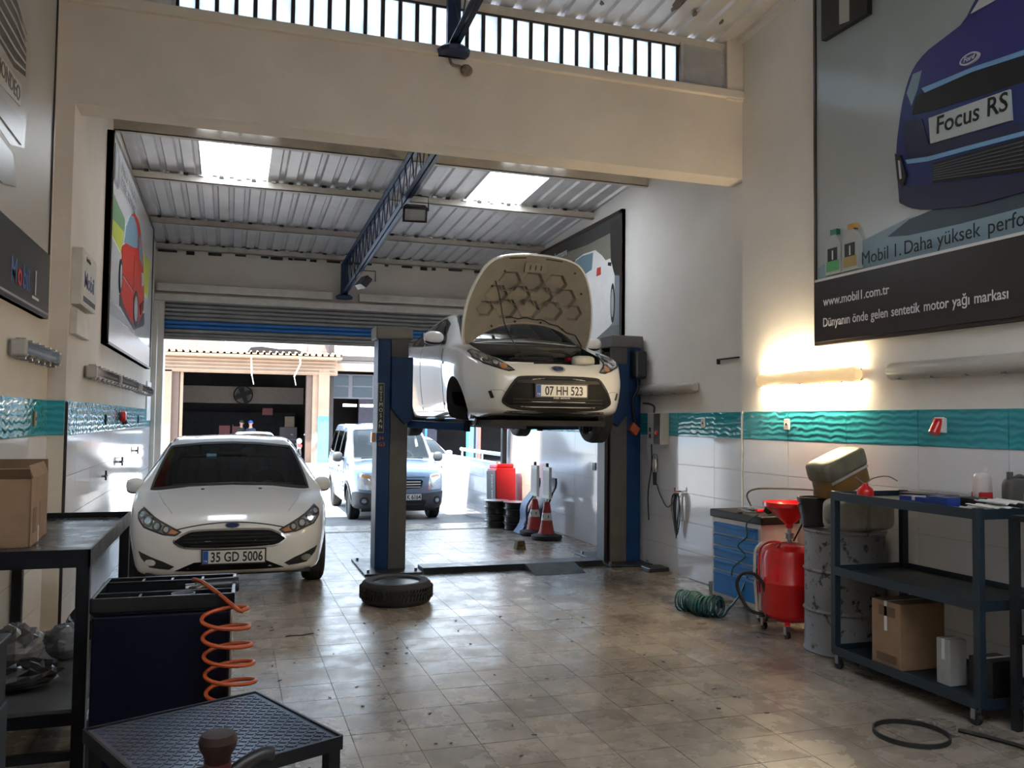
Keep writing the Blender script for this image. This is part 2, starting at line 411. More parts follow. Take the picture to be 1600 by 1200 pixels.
tiled(w_ln, XLN, -1, 0.72, YB, 0.5); tiled(w_lf, XLF, -1, YB + 0.01, YD, 0.45)
MB().box(XLF - 0.13, XLF - 0.002, YB - 0.012, YB, 0.0, 1.46).build('wall_tile', mat('beige_tile', (0.62, 0.56, 0.47), 0.2, var=0.04), w_lf)
MB().box(XLF - 0.13, XLF - 0.002, YB - 0.013, YB, 1.463, 1.71).build('wave_tile', WAVE, w_lf)
struct(MB().box(XLF, XLF + 0.02, YB + 0.0, YB + 0.015, 0, 1.7).build('trim_1', DARKST))
struct(MB().box(XRN - 0.012, XRN + 0.05, YB - 0.012, YB + 0.005, 0, 1.72).build('trim_2', WHITEP))

# ledge of the front beam under the strip window
struct(MB().box(-1.25, 4.5, YB - 0.04, YB + 0.02, 4.62, 4.70).build('trim_3', PLASTER, bevel=0.01))
struct(MB().box(4.30, 4.48, YB - 0.03, YB + 0.1, 4.60, 5.25).build('trim_4', PLASTER, bevel=0.01))

# far bay roof: corrugated sheets on purlins
def zr(y): return 4.50 - 0.05 * (y - 8.75)
ceil = struct(MB().box(-1.5, 4.8, 15.35, 15.42, 4.05, 4.2).build('ceiling', CREAM))
def sheet(x0, x1, y0, y1, zf, h=0.026, per=0.19, rev=False):
    prof = []; x = x0
    k = max(1, round((x1 - x0) / per)); p = (x1 - x0) / k
    for i in range(k):
        a = x0 + i * p
        prof += [(a, 0), (a + 0.58 * p, 0), (a + 0.68 * p, h), (a + 0.9 * p, h)]
    prof.append((x1, 0)); b = MB(); n = len(prof)
    b.add([(px, y, zf(y) + pz) for y in (y0, y1) for px, pz in prof], [(i, i + 1, i + 1 + n, i + n) for i in range(n - 1)]); return b
XS = [-1.3, -0.39, 0.35, 1.15, 1.95, 2.77, 3.50, 4.7]; YS = [7.0, 8.78, 10.50, 12.42, 15.4]
for j in range(4):
    for i in range(7):
        sky = j == 1 and i in (1, 5)
        nm = 'skylight_or_fill_sheet' if sky else 'roof_sheet'
        o = sheet(XS[i], XS[i + 1] + (0 if sky else 0.01), YS[j], YS[j + 1] + 0.06, lambda y: zr(y) - 0.004 * j).build(nm, SKYL if sky else ROOFM, ceil, fix=False)
for y, z in ((8.92, 4.42), (10.48, 4.33), (12.40, 4.24), (13.86, 4.15)):
    dz = 0.15 if y < 9 else 0.105
    b = MB(); b.box(-1.13, 4.55, y - 0.035, y + 0.035, zr(y) - dz, zr(y) - dz + 0.01).box(-1.13, 4.55, y + 0.028, y + 0.035, zr(y) - dz, zr(y) - 0.002).box(-1.13, 4.55, y - 0.035, y - 0.028, zr(y) - dz, zr(y) - 0.02)
    b.build('purlin', CREAM, ceil)
    for k in range(28):
        x = -1.0 + k * 0.195 + (0.03 if k % 3 else 0)
        MB().box(x, x + 0.05, y - 0.06, y - 0.035, zr(y) - 0.03, zr(y) - 0.005).build('sheet_clip', ALU if k % 2 else DARKST, ceil, fix=False)
# crumbling mortar line, in dark pieces, where the roof meets the back wall
b = MB(); x = -1.1
while x < 4.5:
    w_ = random.uniform(0.05, 0.3); b.box(x, x + w_, 13.86, 13.9, 4.10 + random.uniform(-0.02, 0.01), 4.13); x += w_ + random.uniform(0.02, 0.3)
stuff(b.build('mortar_gap', mat('gap_dark', (0.03, 0.028, 0.025), 0.9), w_bk))

# near bay roof with unseen skylights added behind the camera to brighten the room
def zn(y): return 5.16 + 0.06 * (6.96 - y)
ceil2 = struct(MB().box(-1.3, 4.5, 6.86, 6.94, 5.06, 5.14).build('ceiling', CREAM))
XS2 = [-1.3, -0.3, 0.7, 1.7, 2.7, 3.6, 4.6]; YS2 = [-1.6, 0.6, 2.8, 4.9, 7.3]
for j in range(4):
    for i in range(6):
        sky = (i, j) in ((1, 0), (2, 0), (3, 0), (4, 0))
        sheet(XS2[i], XS2[i + 1] + (0 if sky else 0.01), YS2[j], YS2[j + 1] + 0.05, lambda y: zn(y) - 0.003 * j).build('skylight_or_fill_sheet' if sky else 'roof_sheet', SKYL if sky else ROOFM, ceil2, fix=False)
for y in (0.6, 2.8, 4.9):
    MB().box(-1.25, 4.48, y - 0.03, y + 0.03, zn(y) - 0.10, zn(y) - 0.004).build('purlin', CREAM, ceil2)
for (x, y, w_, l_) in ((3.5, 6.3, 0.10, 0.25), (3.75, 6.45, 0.05, 0.1), (2.9, 6.55, 0.05, 0.07), (2.55, 6.5, 0.06, 0.08), (4.05, 6.5, 0.04, 0.1)):
    p = [(x, y), (x + w_ * 0.6, y + 0.02), (x + w_, y + l_ * 0.6), (x + w_ * 0.7, y + l_), (x + w_ * 0.2, y + l_ * 0.7)]
    o = MB().prism(p, -0.012, -0.004).build('peeling_paint', mat('peel', (0.12, 0.10, 0.085), 0.9), ceil2); o.location = (0, 0, zn(y) - 0.006)

# strip window above the beam
win = struct(MB().box(-0.47, 3.83, 6.86, 6.90, 4.69, 4.705).box(-0.47, 3.83, 6.86, 6.90, 5.045, 5.06).build('window_1', mat('rust_bar', (0.035, 0.025, 0.02), 0.8, var=0.4)))
NP = 30
for k in range(NP + 1):
    x = -0.46 + k * 4.27 / NP
    MB().box(x - 0.014 - random.uniform(0, 0.004), x + 0.014, 6.865, 6.895, 4.70, 5.05).build('window_bar', MATS['rust_bar'], win, fix=False)
    if k < NP:
        b = MB().box(x + 0.012, x + 4.27 / NP - 0.012, 6.876, 6.882, 4.70 if k != 25 else 4.78, 5.05)
        b.build('window_pane', FROST, win, fix=False)
for n, (a, c) in enumerate(((-1.2, -0.47), (3.83, 4.31))):
    lv = struct(MB().box(a, c, 6.89, 6.90, 4.69, 5.08).box(a, a + 0.03, 6.85, 6.90, 4.69, 5.08).box(c - 0.03, c, 6.85, 6.90, 4.69, 5.08).build('window_%d' % (n + 2), ALU))
    for k in range(9):
        z = 4.70 + k * 0.042
        MB().bar((a + 0.03, 6.868, z + 0.015), (c - 0.03, 6.868, z + 0.015), 0.006, 0.04, up=(0, -0.5, 1)).build('louvre_slat', ALU, lv)

# roller shutter half down in the doorway
door = struct(MB().box(-1.0, 4.42, 14.03, 14.05, 2.83, 3.40).build('door_1', DARKST))
k = 0; z = 2.83
SHG = mat('shutter_grey', (0.24, 0.23, 0.22), 0.5, metal=0.2, var=0.15, scale=3)
SHB = mat('shutter_blue', (0.02, 0.13, 0.38), 0.45, var=0.1, scale=3)
while z < 3.38:
    m = SHB if 2.94 < z + 0.03 < 3.08 else SHG
    b = MB(); prof = [(14.03, z), (14.005, z + 0.012), (13.995, z + 0.036), (14.005, z + 0.056), (14.03, z + 0.062)]
    b.add([(x, y, zz) for x in (-1.0, 4.42) for y, zz in prof], [(i, i + 1, i + 6, i + 5) for i in range(4)]); b.build('shutter_slat', m, door, smooth=60, fix=False); z += 0.064
MB().box(-1.0, 4.42, 13.99, 14.05, 2.79, 2.832).build('bottom_rail', SHG, door)
struct(MB().box(-1.06, -0.99, 13.93, 14.08, -0.15, 3.38).build('trim_5', CREAM))
struct(MB().box(4.42, 4.50, 13.98, 14.08, -0.15, 3.38).build('trim_6', DARKST))
struct(MB().box(-1.13, 4.55, 13.80, 13.9, 3.36, 3.46).build('trim_7', CREAM, bevel=0.008))
struct(MB().box(-1.1, 1.5, 13.78, 13.9, 3.50, 3.62).build('trim_8', CREAM, bevel=0.01))
struct(MB().box(1.92, 3.9, 13.76, 13.9, 3.50, 3.62).build('trim_9', CREAM, bevel=0.01))
# pipe and board at the left jamb
MB().box(XLF, XLF + 0.02, 12.95, 13.55, 1.55, 2.1).build('panel', WHITEP, w_lf)
struct(MB().box(-1.13, -1.06, 13.62, 13.75, -0.15, 3.3).build('trim_10', CREAM))

# outside: ramp, street, low tiled wall
GRND = mat('street_concrete', (0.42, 0.40, 0.38), 0.8, var=0.15, scale=1.5, world=True, bump=0.05)
b = MB(); P = [(16.9, -0.281), (60, -0.30)]
b.add([(x, y, z) for y, z in P for x in (-30, 45)], [(0, 1, 3, 2)])
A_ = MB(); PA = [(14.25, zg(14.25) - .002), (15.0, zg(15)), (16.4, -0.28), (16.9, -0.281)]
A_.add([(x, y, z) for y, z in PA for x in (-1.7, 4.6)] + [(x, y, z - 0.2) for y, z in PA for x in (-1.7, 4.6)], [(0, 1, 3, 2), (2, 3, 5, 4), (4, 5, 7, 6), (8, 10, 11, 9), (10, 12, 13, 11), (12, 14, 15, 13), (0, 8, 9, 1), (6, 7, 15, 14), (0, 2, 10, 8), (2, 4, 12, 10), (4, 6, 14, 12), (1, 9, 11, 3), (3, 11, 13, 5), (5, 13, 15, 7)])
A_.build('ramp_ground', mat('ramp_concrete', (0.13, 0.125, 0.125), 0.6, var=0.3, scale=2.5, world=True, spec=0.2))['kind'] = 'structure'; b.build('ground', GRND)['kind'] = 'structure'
lw = wall('wall_outside', 4.56, 4.74, 14.2, 18.9, -0.4, 0.84, m=PLASTER_R)
for j in range(7):
    for r in range(4):
        MB().box(4.548, 4.56, 14.22 + j * 0.66, 14.22 + j * 0.66 + 0.655, 0.84 - (r + 1) * 0.30 + 0.004, 0.84 - r * 0.30).build('wall_tile', TILE, lw, fix=False)
wall('wall_outside', -1.7, -1.13, 14.25, 16.4, -0.4, 3.0, m=PLASTER)

# lattice trusses
def truss(name, label, upper, lower, n, endpost=True):
    t = thing(name, label, 'truss', (1.68, upper[1][0], upper[1][1]))
    def L(y, z): return (0, y - upper[1][0], z - upper[1][1])
    for nm, (a, c) in (('upper_chord', upper_pair(upper)), ('lower_chord', upper_pair(lower))):
        b = MB()
        for sx in (-1, 1):
            p0 = Vector(L(*a)); p1 = Vector(L(*c)); o = Vector((sx * 0.027, 0, 0))
            b.bar(p0 + o, p1 + o, 0.038, 0.012); b.bar(p0 + Vector((sx * 0.012, 0, 0.02)), p1 + Vector((sx * 0.012, 0, 0.02)), 0.008, 0.04)
        b.build(nm, NAVY, t)
    for k in range(n):
        f0 = k / n; f1 = (k + 0.5) / n; f2 = (k + 1) / n
        def U(f): return Vector(L(upper[0][0] + (upper[1][0] - upper[0][0]) * f, upper[0][1] + (upper[1][1] - upper[0][1]) * f))
        def D(f): return Vector(L(lower[0][0] + (lower[1][0] - lower[0][0]) * f, lower[0][1] + (lower[1][1] - lower[0][1]) * f))
        for a, c in ((U(f0), D(f1)), (D(f1), U(f2))):
            MB().cyl(a, c, 0.007, n=6).build('lacing_rod', NAVY, t, fix=False)
    if endpost:
        b = MB(); b.bar(Vector(L(*upper[1])), Vector(L(lower[1][0], lower[1][1] - 0.03)), 0.11, 0.06, up=(0, 1, 0)); b.build('end_post', NAVY, t)
        MB().lathe([(0.13, -0.03), (0.14, 0), (0.10, 0.03)], 12).build('bearing_plate', NAVY, t, loc=L(lower[1][0] - 0.02, lower[1][1] - 0.05))
    return t
def upper_pair(u): return (u[0], u[1])
truss('roof_truss', 'dark blue lattice roof truss running back under the corrugated roof to the shutter wall', ((7.13, 4.33), (13.80, 4.08)), ((7.13, 3.98), (13.80, 3.60)), 20)
truss('roof_truss', 'dark blue truss end resting on the beam in front of the strip window', ((-1.4, 5.52), (6.80, 5.10)), ((-1.4, 5.3), (6.80, 4.70)), 16)
# ================================================================== CARS
def pchip(kn):
    xs = np.array([k[0] for k in kn], float); ys = np.array([k[1] for k in kn], float)
    h = np.diff(xs); d = np.diff(ys) / h; m = np.zeros(len(xs)); m[0] = d[0]; m[-1] = d[-1]
    for i in range(1, len(xs) - 1):
        if d[i - 1] * d[i] > 0:
            w1 = 2 * h[i] + h[i - 1]; w2 = h[i] + 2 * h[i - 1]; m[i] = (w1 + w2) / (w1 / d[i - 1] + w2 / d[i])
    def f(x):
        x = min(max(x, xs[0]), xs[-1]); i = min(int(np.searchsorted(xs, x, side='right')) - 1, len(xs) - 2); i = max(i, 0)
        t = (x - xs[i]) / h[i]; t2 = t * t; t3 = t2 * t
        return float((2 * t3 - 3 * t2 + 1) * ys[i] + (t3 - 2 * t2 + t) * h[i] * m[i] + (-2 * t3 + 3 * t2) * ys[i + 1] + (t3 - t2) * h[i] * m[i + 1])
    return f

class Shell:
    """car body as a loft of cross sections; y = 0 at the front bumper, x across, z up"""
    def __init__(s, sp):
        s.L = sp['L']; s.fn = {k: pchip(v) for k, v in sp.items() if k in ('zt', 'zs', 'ws', 'wt', 'zb', 'wb')}
        s.crown = pchip(sp['crown']); s.bulge = sp.get('bulge', 0.022)
        ks = sorted({k[0] for key in ('zt', 'zs', 'ws') for k in sp[key]}); st = []
        for a, c in zip(ks, ks[1:]):
            n = max(1, int(math.ceil((c - a) / 0.075)))
            st += [a + (c - a) * i / n for i in range(n)]
        s.st = st + [s.L]
        v, f = s.loft(); s.v, s.f = v, f
        s.bvh = BVHTree.FromPolygons([Vector(p) for p in v], f)
    def half(s, y, ins=0.0, zbmin=None):
        F = s.fn; zt = F['zt'](y) - ins; zs = F['zs'](y); ws = F['ws'](y) - ins; wt = F['wt'](y) - ins; zb = F['zb'](y) + ins; wb = F['wb'](y) - ins
        if zbmin is not None: zb = zbmin
        zte = zt - s.crown(y)
        zs = min(zs, zte - 0.005)
        zm = zb + (zs - zb) * 0.62; wm = max(ws, wb) + s.bulge
        P = [(0, zb), (wb * 0.8, zb), (wb, zb + 0.05), (wm, zm), (ws, zs), (wt, zte), (wt * 0.62, zt - s.crown(y) * 0.34), (0, zt)]
        out = []; ten = 0.34
        for i in range(len(P) - 1):
            p0 = Vector(P[i - 1]) if i else Vector((-P[1][0], P[1][1])); p1 = Vector(P[i]); p2 = Vector(P[i + 1]); p3 = Vector(P[i + 2]) if i + 2 < len(P) else Vector((-P[-2][0], P[-2][1]))
            k = 5
            t1 = (p2 - p0) * ten; t2 = (p3 - p1) * ten
            dl = (p2 - p1).length
            for t_ in (t1, t2):
                if t_.length > dl * 0.8: t_ *= dl * 0.8 / t_.length
            for j in range(k):
                t = j / k; h1 = 2 * t ** 3 - 3 * t * t + 1; h2 = t ** 3 - 2 * t * t + t; h3 = -2 * t ** 3 + 3 * t * t; h4 = t ** 3 - t * t
                q = p1 * h1 + t1 * h2 + p2 * h3 + t2 * h4; out.append((max(q.x, 0.0), q.y))
        out.append(P[-1]); return out
    def loft(s, y0=None, y1=None, ins=0.0, zbmin=None):
        st = [y for y in s.st if (y0 is None or y > y0 + 0.01) and (y1 is None or y < y1 - 0.01)]
        if y0 is not None: st = [y0] + st + [y1]
        V = []; Fc = []; n = None
        for y in st:
            h = s.half(y, ins, zbmin); ring = [(x, y, z) for x, z in h] + [(-x, y, z) for x, z in reversed(h[1:-1])]
            n = len(ring); V += ring
        for i in range(len(st) - 1):
            for k in range(n): Fc.append((i * n + k, (i + 1) * n + k, (i + 1) * n + (k + 1) % n, i * n + (k + 1) % n))
        Fc.append(tuple(range(n))); Fc.append(tuple((len(st) - 1) * n + k for k in range(n - 1, -1, -1)))
        return V, Fc
    # ---- pieces laid on the body
    def ray(s, side, p):
        a, b = p
        o, d = {'F': (Vector((a, -3, b)), Vector((0, 1, 0))), 'R': (Vector((a, s.L + 3, b)), Vector((0, -1, 0))),
                'W': (Vector((-4, a, b)), Vector((1, 0, 0))), 'E': (Vector((4, a, b)), Vector((-1, 0, 0))), 'T': (Vector((a, b, 5)), Vector((0, 0, -1)))}[side]
        loc, nor, _, _ = s.bvh.ray_cast(o, d)
        if loc is None: return None, None
        if nor.dot(d) > 0: nor = -nor
        return loc, nor
    def drape(s, name, m, parent, side, outline, off=0.004, depth=0.01, d=0.05, smooth=50):
        bd = resample(outline, d); n = len(bd)
        xs = [p[0] for p in bd]; zs = [p[1] for p in bd]; pts = [Vector(p) for p in bd]
        nx = int((max(xs) - min(xs)) / d); nz = int((max(zs) - min(zs)) / d)
        for i in range(1, nx + 1):
            for j in range(1, nz + 1):
                q = (min(xs) + i * d, min(zs) + j * d)
                if pip(q, bd) and min((Vector(q) - Vector(e)).length for e in bd) > d * 0.45: pts.append(Vector(q))
        vo, _, fo, _, _, _ = delaunay_2d_cdt(pts, [], [list(range(n))], 1, 1e-6)
        V = []; N = []; ok = []
        for p in vo:
            l, nn = s.ray(side, (p.x, p.y)); ok.append(l is not None); V.append(l); N.append(nn)
        F = [f for f in fo if all(ok[i] for i in f)]
        idx = {}; b = MB(); ed = {}
        for f in F:
            for i in f:
                if i not in idx: idx[i] = len(b.v); b.v.append(tuple(V[i] + N[i] * off))
            b.f.append(tuple(idx[i] for i in f))
            for k in range(len(f)):
                e = (f[k], f[(k + 1) % len(f)]); ed[e] = 1
        low = {}
        for (a, c) in list(ed):
            if (c, a) in ed: continue
            for i in (a, c):
                if i not in low: low[i] = len(b.v); b.v.append(tuple(V[i] - N[i] * depth))
            b.f.append((idx[c], idx[a], low[a], low[c]))
        return b.build(name, m, parent, smooth=smooth)
    def strip(s, name, m, parent, side, line, w=0.008, off=0.003, closed=False, d=0.04, depth=0.006):
        P = [Vector(p) for p in resample(line, d, closed)]; b = MB(); n = len(P); rows = []
        for i, p in enumerate(P):
            t = (P[(i + 1) % n] - P[i - 1]) if closed else (P[min(i + 1, n - 1)] - P[max(i - 1, 0)])
            t.normalize(); nn = Vector((-t.y, t.x)) * (w / 2); r = []
            for q in (p + nn, p - nn):
                l, no = s.ray(side, (q.x, q.y)); r.append((l, no))
            rows.append(r)
        for i in range(n if closed else n - 1):
            a, c = rows[i], rows[(i + 1) % n]
            if any(x[0] is None for x in a + c): continue
            t = [x[0] + x[1] * off for x in (a[0], a[1], c[1], c[0])]; u = [x[0] - x[1] * depth for x in (a[0], a[1], c[1], c[0])]
            b.add(t + u, [(0, 1, 2, 3), (0, 3, 7, 4), (1, 5, 6, 2)])
        return b.build(name, m, parent)

def cut_mesh(shell, cutters, m0, m1):
    """body mesh with openings; cut faces take the second material"""
    def mk(v, f, idx):
        me = bpy.data.meshes.new('tmp'); me.from_pydata([tuple(p) for p in v], [], f); me.materials.append(m0); me.materials.append(m1)
        bm = bmesh.new(); bm.from_mesh(me); bmesh.ops.remove_doubles(bm, verts=bm.verts, dist=1e-5); bmesh.ops.recalc_face_normals(bm, faces=bm.faces)
        for fc in bm.faces: fc.material_index = idx; fc.smooth = True
        bm.to_mesh(me); bm.free(); return me
    o = link(bpy.data.objects.new('tmp_body', mk(shell.v, shell.f, 0))); tmp = []
    for v, f in cutters:
        c = link(bpy.data.objects.new('tmp_cut', mk(v, f, 1))); tmp.append(c)
        md = o.modifiers.new('b', 'BOOLEAN'); md.operation = 'DIFFERENCE'; md.solver = 'EXACT'; md.object = c
    dg = bpy.context.evaluated_depsgraph_get(); dg.update()
    me = bpy.data.meshes.new_from_object(o.evaluated_get(dg))
    for x in [o] + tmp: bpy.data.objects.remove(x)
    me.polygons.foreach_set('use_smooth', [True] * len(me.polygons)); me.set_sharp_from_angle(angle=math.radians(32))
    return me
def pr(poly, d0, d1, axis): b = MB(); b.prism(poly, d0, d1, axis); return b.v, b.f
def cy(p0, p1, r, n=36): b = MB(); b.cyl(p0, p1, r, n=n); return b.v, b.f

def make_tyre(name, parent, r, w, loc, side, rim_m, rim_r=None, spokes=10, tread=True, hub=True):
    """wheel with its axle along x; side = +1 faces +x"""
    rim_r = rim_r or r * 0.66
    M = Matrix.Rotation(math.radians(90) * side, 4, 'Y'); h = w / 2
    b = MB(); b.lathe([(rim_r, -h * 0.8), (rim_r + 0.02, -h * 0.98), (r * 0.9, -h), (r * 0.97, -h * 0.86), (r, -h * 0.6), (r, h * 0.6), (r * 0.97, h * 0.86), (r * 0.9, h), (rim_r + 0.02, h * 0.98), (rim_r, h * 0.8)], 36, M, closed=True)
    if tread:
        for zz in (-0.45, -0.15, 0.15, 0.45):
            b.lathe([(r + 0.001, zz * h - 0.004), (r + 0.004, zz * h + 0.002), (r + 0.004, zz * h + 0.03), (r + 0.001, zz * h + 0.035)], 36, M)
    o = b.build(name, RUBBER, parent, smooth=35, loc=loc)
    b = MB(); b.lathe([(rim_r * 0.99, -h * 0.7), (rim_r * 1.02, h * 0.78), (rim_r * 0.96, h * 0.8), (rim_r * 0.92, h * 0.45), (rim_r * 0.9, -h * 0.2), (0.0, -h * 0.2)], 32, M)
    rb = b.build('rim', mat('rim_dark', (0.06, 0.06, 0.065), 0.4, metal=0.6, var=0.2), o, smooth=40)
    b = MB()
    for k in range(spokes):
        a = 2 * math.pi * k / spokes; c, s_ = math.cos(a), math.sin(a)
        b.bar(M @ Vector((0.04 * c, 0.04 * s_, h * 0.45)), M @ Vector((rim_r * 0.95 * c, rim_r * 0.95 * s_, h * 0.62)), 0.035, 0.02, up=M @ Vector((0, 0, 1)))
    b.lathe([(0.06, h * 0.3), (0.06, h * 0.55), (0.03, h * 0.6), (0.0, h * 0.6)], 14, M)
    b.build('spoke', rim_m, o)
    return o

def number_plate(parent, loc, s, tilt=0.0, eu=True, align='C', w=0.52, h=0.112, lean=0.0):
    R = Matrix.Rotation(tilt, 4, 'X')
    o = MB().box(-w / 2, w / 2, -0.008, 0.006, -h / 2, h / 2).build('number_plate', PLATEW, parent, bevel=0.003, loc=loc); o.rotation_euler = (tilt, 0, 0)
    b = MB(); b.box(-w / 2 - 0.012, w / 2 + 0.012, -0.004, 0.012, -h / 2 - 0.012, h / 2 + 0.012); b.build('plate_frame', BLACK, o)
    x0 = -w / 2 + 0.012
    if eu:
        MB().box(-w / 2 + 0.002, -w / 2 + 0.046, -0.0095, -0.007, -h / 2 + 0.002, h / 2 - 0.002).build('plate_band', PLATEB, o)
        text('plate_code', 'TR', 0.028, INKW, o, (-w / 2 + 0.007, -0.0100, -h / 2 + 0.012), (1, 0, 0), (0, 0, 1)); x0 += 0.045
    n = len(s); sz = 0.118
    if align == 'C': text('plate_number', s, sz, INK, o, ((x0 + w / 2 - 0.01) / 2, -0.0098, -0.040), (1, 0, 0), (0, 0, 1), align='CENTER', sx=0.74, bold=0.0022)
    else: text('plate_number', s, sz, INK, o, (w / 2 - 0.012, -0.0098, -0.040), (1, 0, 0), (0, 0, 1), align='RIGHT', sx=0.74, bold=0.0022)
    return o

def wing_mirror(parent, x, y, z, side, m, w=0.20, h=0.13):
    b = MB(); b.ell((0, 0, 0), w / 2, 0.07, h / 2, 18, 12, p=0.8)
    o = b.build('wing_mirror', m, parent, smooth=60, loc=(x, y, z)); o.rotation_euler = (0, 0, -0.15 * side)
    MB().ell((0, 0.012, -0.035), w / 2 * 0.92, 0.066, h / 2 * 0.62, 18, 10, p=0.8).build('mirror_base', BLACK, o, smooth=60)
    MB().bar((-side * w * 0.3, 0.01, -0.035), (-side * (w * 0.5 + 0.10), 0.03, -0.06), 0.06, 0.045).build('mirror_arm', BLACK, o, bevel=0.008)
    MB().box(-w * 0.42, w * 0.42, 0.066, 0.071, -h * 0.36, h * 0.36).build('mirror_glass', CHROME, o)
    return o

def seat(parent, x, y, z, m=SEATM):
    b = MB(); b.ell((0, 0, 0.32), 0.25, 0.11, 0.40, 14, 10, p=0.55, M=Matrix.Rotation(-0.3, 3, 'X'))
    b.ell((0, -0.30, -0.02), 0.25, 0.30, 0.10, 14, 8, p=0.55)
    o = b.build('seat', m, parent, smooth=60, loc=(x, y, z))
    MB().ell((0, 0.20, 0.80), 0.13, 0.06, 0.10, 14, 8, p=0.6).build('headrest', m, o, smooth=60)
    MB().cyl((-0.05, 0.17, 0.62), (-0.05, 0.20, 0.78), 0.008, n=6).cyl((0.05, 0.17, 0.62), (0.05, 0.20, 0.78), 0.008, n=6).build('headrest_post', STEEL, o)
    return o
def steering(parent, x, y, z):
    M = Matrix.Translation((x, y, z)) @ Matrix.Rotation(math.radians(62), 4, 'X'); b = MB()
    b.tube([M @ Vector((0.185 * math.cos(t), 0.185 * math.sin(t), 0)) for t in [i * math.pi / 12 for i in range(24)]], 0.016, 6, True)
    b.ell((x, y, z), 0.07, 0.05, 0.05, 10, 6)
    for t in (0.2, math.pi - 0.2, -math.pi / 2): b.bar((x, y, z), M @ Vector((0.18 * math.cos(t), 0.18 * math.sin(t), 0)), 0.03, 0.015)
    return b.build('steering_wheel', BLACK, parent, smooth=50)

def build_car(root, sp, cabin=True, paint=CARW, extra_cuts=(), gl=GLASS):
    S = Shell(sp); cuts = []
    c0, c1 = sp['cab']
    if cabin:
        v, f = S.loft(c0, c1, 0.045, sp['zfloor']); cuts.append((v, f))
        cuts.append(pr(sp['wind'], -1.0, sp['wind_to'], 'y'))
        cuts.append(pr(sp['rear'], sp['rear_from'], S.L + 1, 'y'))
        for w_ in sp['side']: cuts.append(pr(w_, -1.5, 1.5, 'x'))
    for (wy, wz, r, x0) in sp['arch']:
        cuts.append(cy((x0, wy, wz), (1.4, wy, wz), r)); cuts.append(cy((-1.4, wy, wz), (-x0, wy, wz), r))
    cuts += list(extra_cuts)
    me = cut_mesh(S, cuts, paint, INTER); me.name = 'body'
    o = bpy.data.objects.new('body', me); link(o); o.parent = root
    S.drape('windscreen', gl, root, 'F', sp['wind'], off=0.001, depth=0.004, d=0.09)
    S.strip('windscreen_seal', BLACK, root, 'F', sp['wind'], w=0.022, off=0.004, closed=True)
    S.drape('rear_window', gl, root, 'R', sp['rear'], off=0.001, depth=0.004, d=0.12)
    for sd in ('W', 'E'):
        for w_ in sp['side']:
            S.drape('side_window', gl, root, sd, w_, off=0.001, depth=0.004, d=0.1)
            S.strip('window_seal', BLACK, root, sd, w_, w=0.024, off=0.004, closed=True)
    return S, o
def mir2(poly): return poly + [(-x, z) for x, z in reversed(poly) if abs(x) > 1e-6]
def mx(poly): return [(-x, z) for x, z in reversed(poly)]

# ---------------------------------------------------------------- white hatchback parked by the left wall
FOCUS = dict(L=4.36,
    zt=[(0, .53), (.02, .585), (.05, .635), (.09, .675), (.16, .722), (.3, .772), (.6, .84), (.95, .90), (1.12, .928), (1.3, 1.03), (1.7, 1.225), (2.05, 1.34), (2.4, 1.395), (2.9, 1.405), (3.4, 1.35), (3.8, 1.25), (4.05, 1.09), (4.2, .98), (4.3, .86), (4.36, .7)],
    zs=[(0, .47), (.02, .52), (.05, .565), (.09, .60), (.16, .645), (.3, .70), (.6, .785), (1.0, .865), (1.4, .90), (2.4, .94), (3.4, .98), (3.9, .97), (4.2, .88), (4.36, .65)],
    ws=[(0, .40), (.02, .52), (.05, .60), (.09, .655), (.16, .715), (.3, .785), (.6, .855), (1.0, .88), (1.4, .885), (3.4, .88), (3.9, .84), (4.2, .76), (4.36, .6)],
    wt=[(0, .34), (.02, .45), (.05, .52), (.09, .57), (.16, .62), (.3, .67), (.6, .73), (.95, .77), (1.12, .768), (1.3, .742), (1.7, .69), (2.05, .652), (2.4, .63), (3.4, .60), (3.8, .57), (4.05, .60), (4.2, .60), (4.36, .48)],
    crown=[(0, .03), (.3, .035), (.95, .045), (1.2, .04), (1.7, .05), (2.4, .045), (3.8, .05), (4.36, .04)],
    zb=[(0, .34), (.02, .29), (.05, .25), (.12, .22), (.3, .19), (1, .17), (3.6, .17), (4.1, .24), (4.3, .32), (4.36, .40)],
    wb=[(0, .40), (.02, .50), (.05, .585), (.09, .64), (.16, .70), (.3, .77), (.6, .82), (1, .84), (3.8, .83), (4.2, .74), (4.36, .58)],
    cab=(1.16, 3.95), zfloor=0.32,
    wind=mir2([(0, .94), (.40, .928), (.66, .90), (.748, .895), (.725, .99), (.68, 1.13), (.637, 1.25), (.61, 1.285), (.3, 1.318), (0, 1.328)]), wind_to=2.2,
    rear=mir2([(0, 1.06), (.46, 1.04), (.52, 1.10), (.45, 1.26), (0, 1.285)]), rear_from=3.0,
    side=[[(1.52, .945), (2.40, .975), (2.43, 1.325), (2.1, 1.30), (1.78, 1.19)], [(2.50, .98), (3.2, 1.0), (3.45, 1.12), (3.25, 1.245), (2.52, 1.33)]],
    arch=[(.90, .315, .345, .55), (3.55, .315, .345, .55)])
fo = thing('car', 'white hatchback parked beside the left wall, front number plate 35 GD 5006', 'car', (0.03, 7.98, 0))
S, body = build_car(fo, FOCUS, gl=GLASSD)
def front_pair(S, name, m, poly, parent, **k):
    return [S.drape(name, m, parent, 'F', poly, **k), S.drape(name, m, parent, 'F', mx(poly), **k)]
grille = smooth_closed(mir2([(0, .612), (.28, .608), (.37, .590), (.465, .535), (.44, .50), (.35, .468), (0, .455)]), 3)
g = S.drape('grille', GRILL, fo, 'F', grille, off=0.003, d=0.04)
S.strip('grille_trim', CHROME, g, 'F', grille, w=0.016, off=0.012, closed=True)
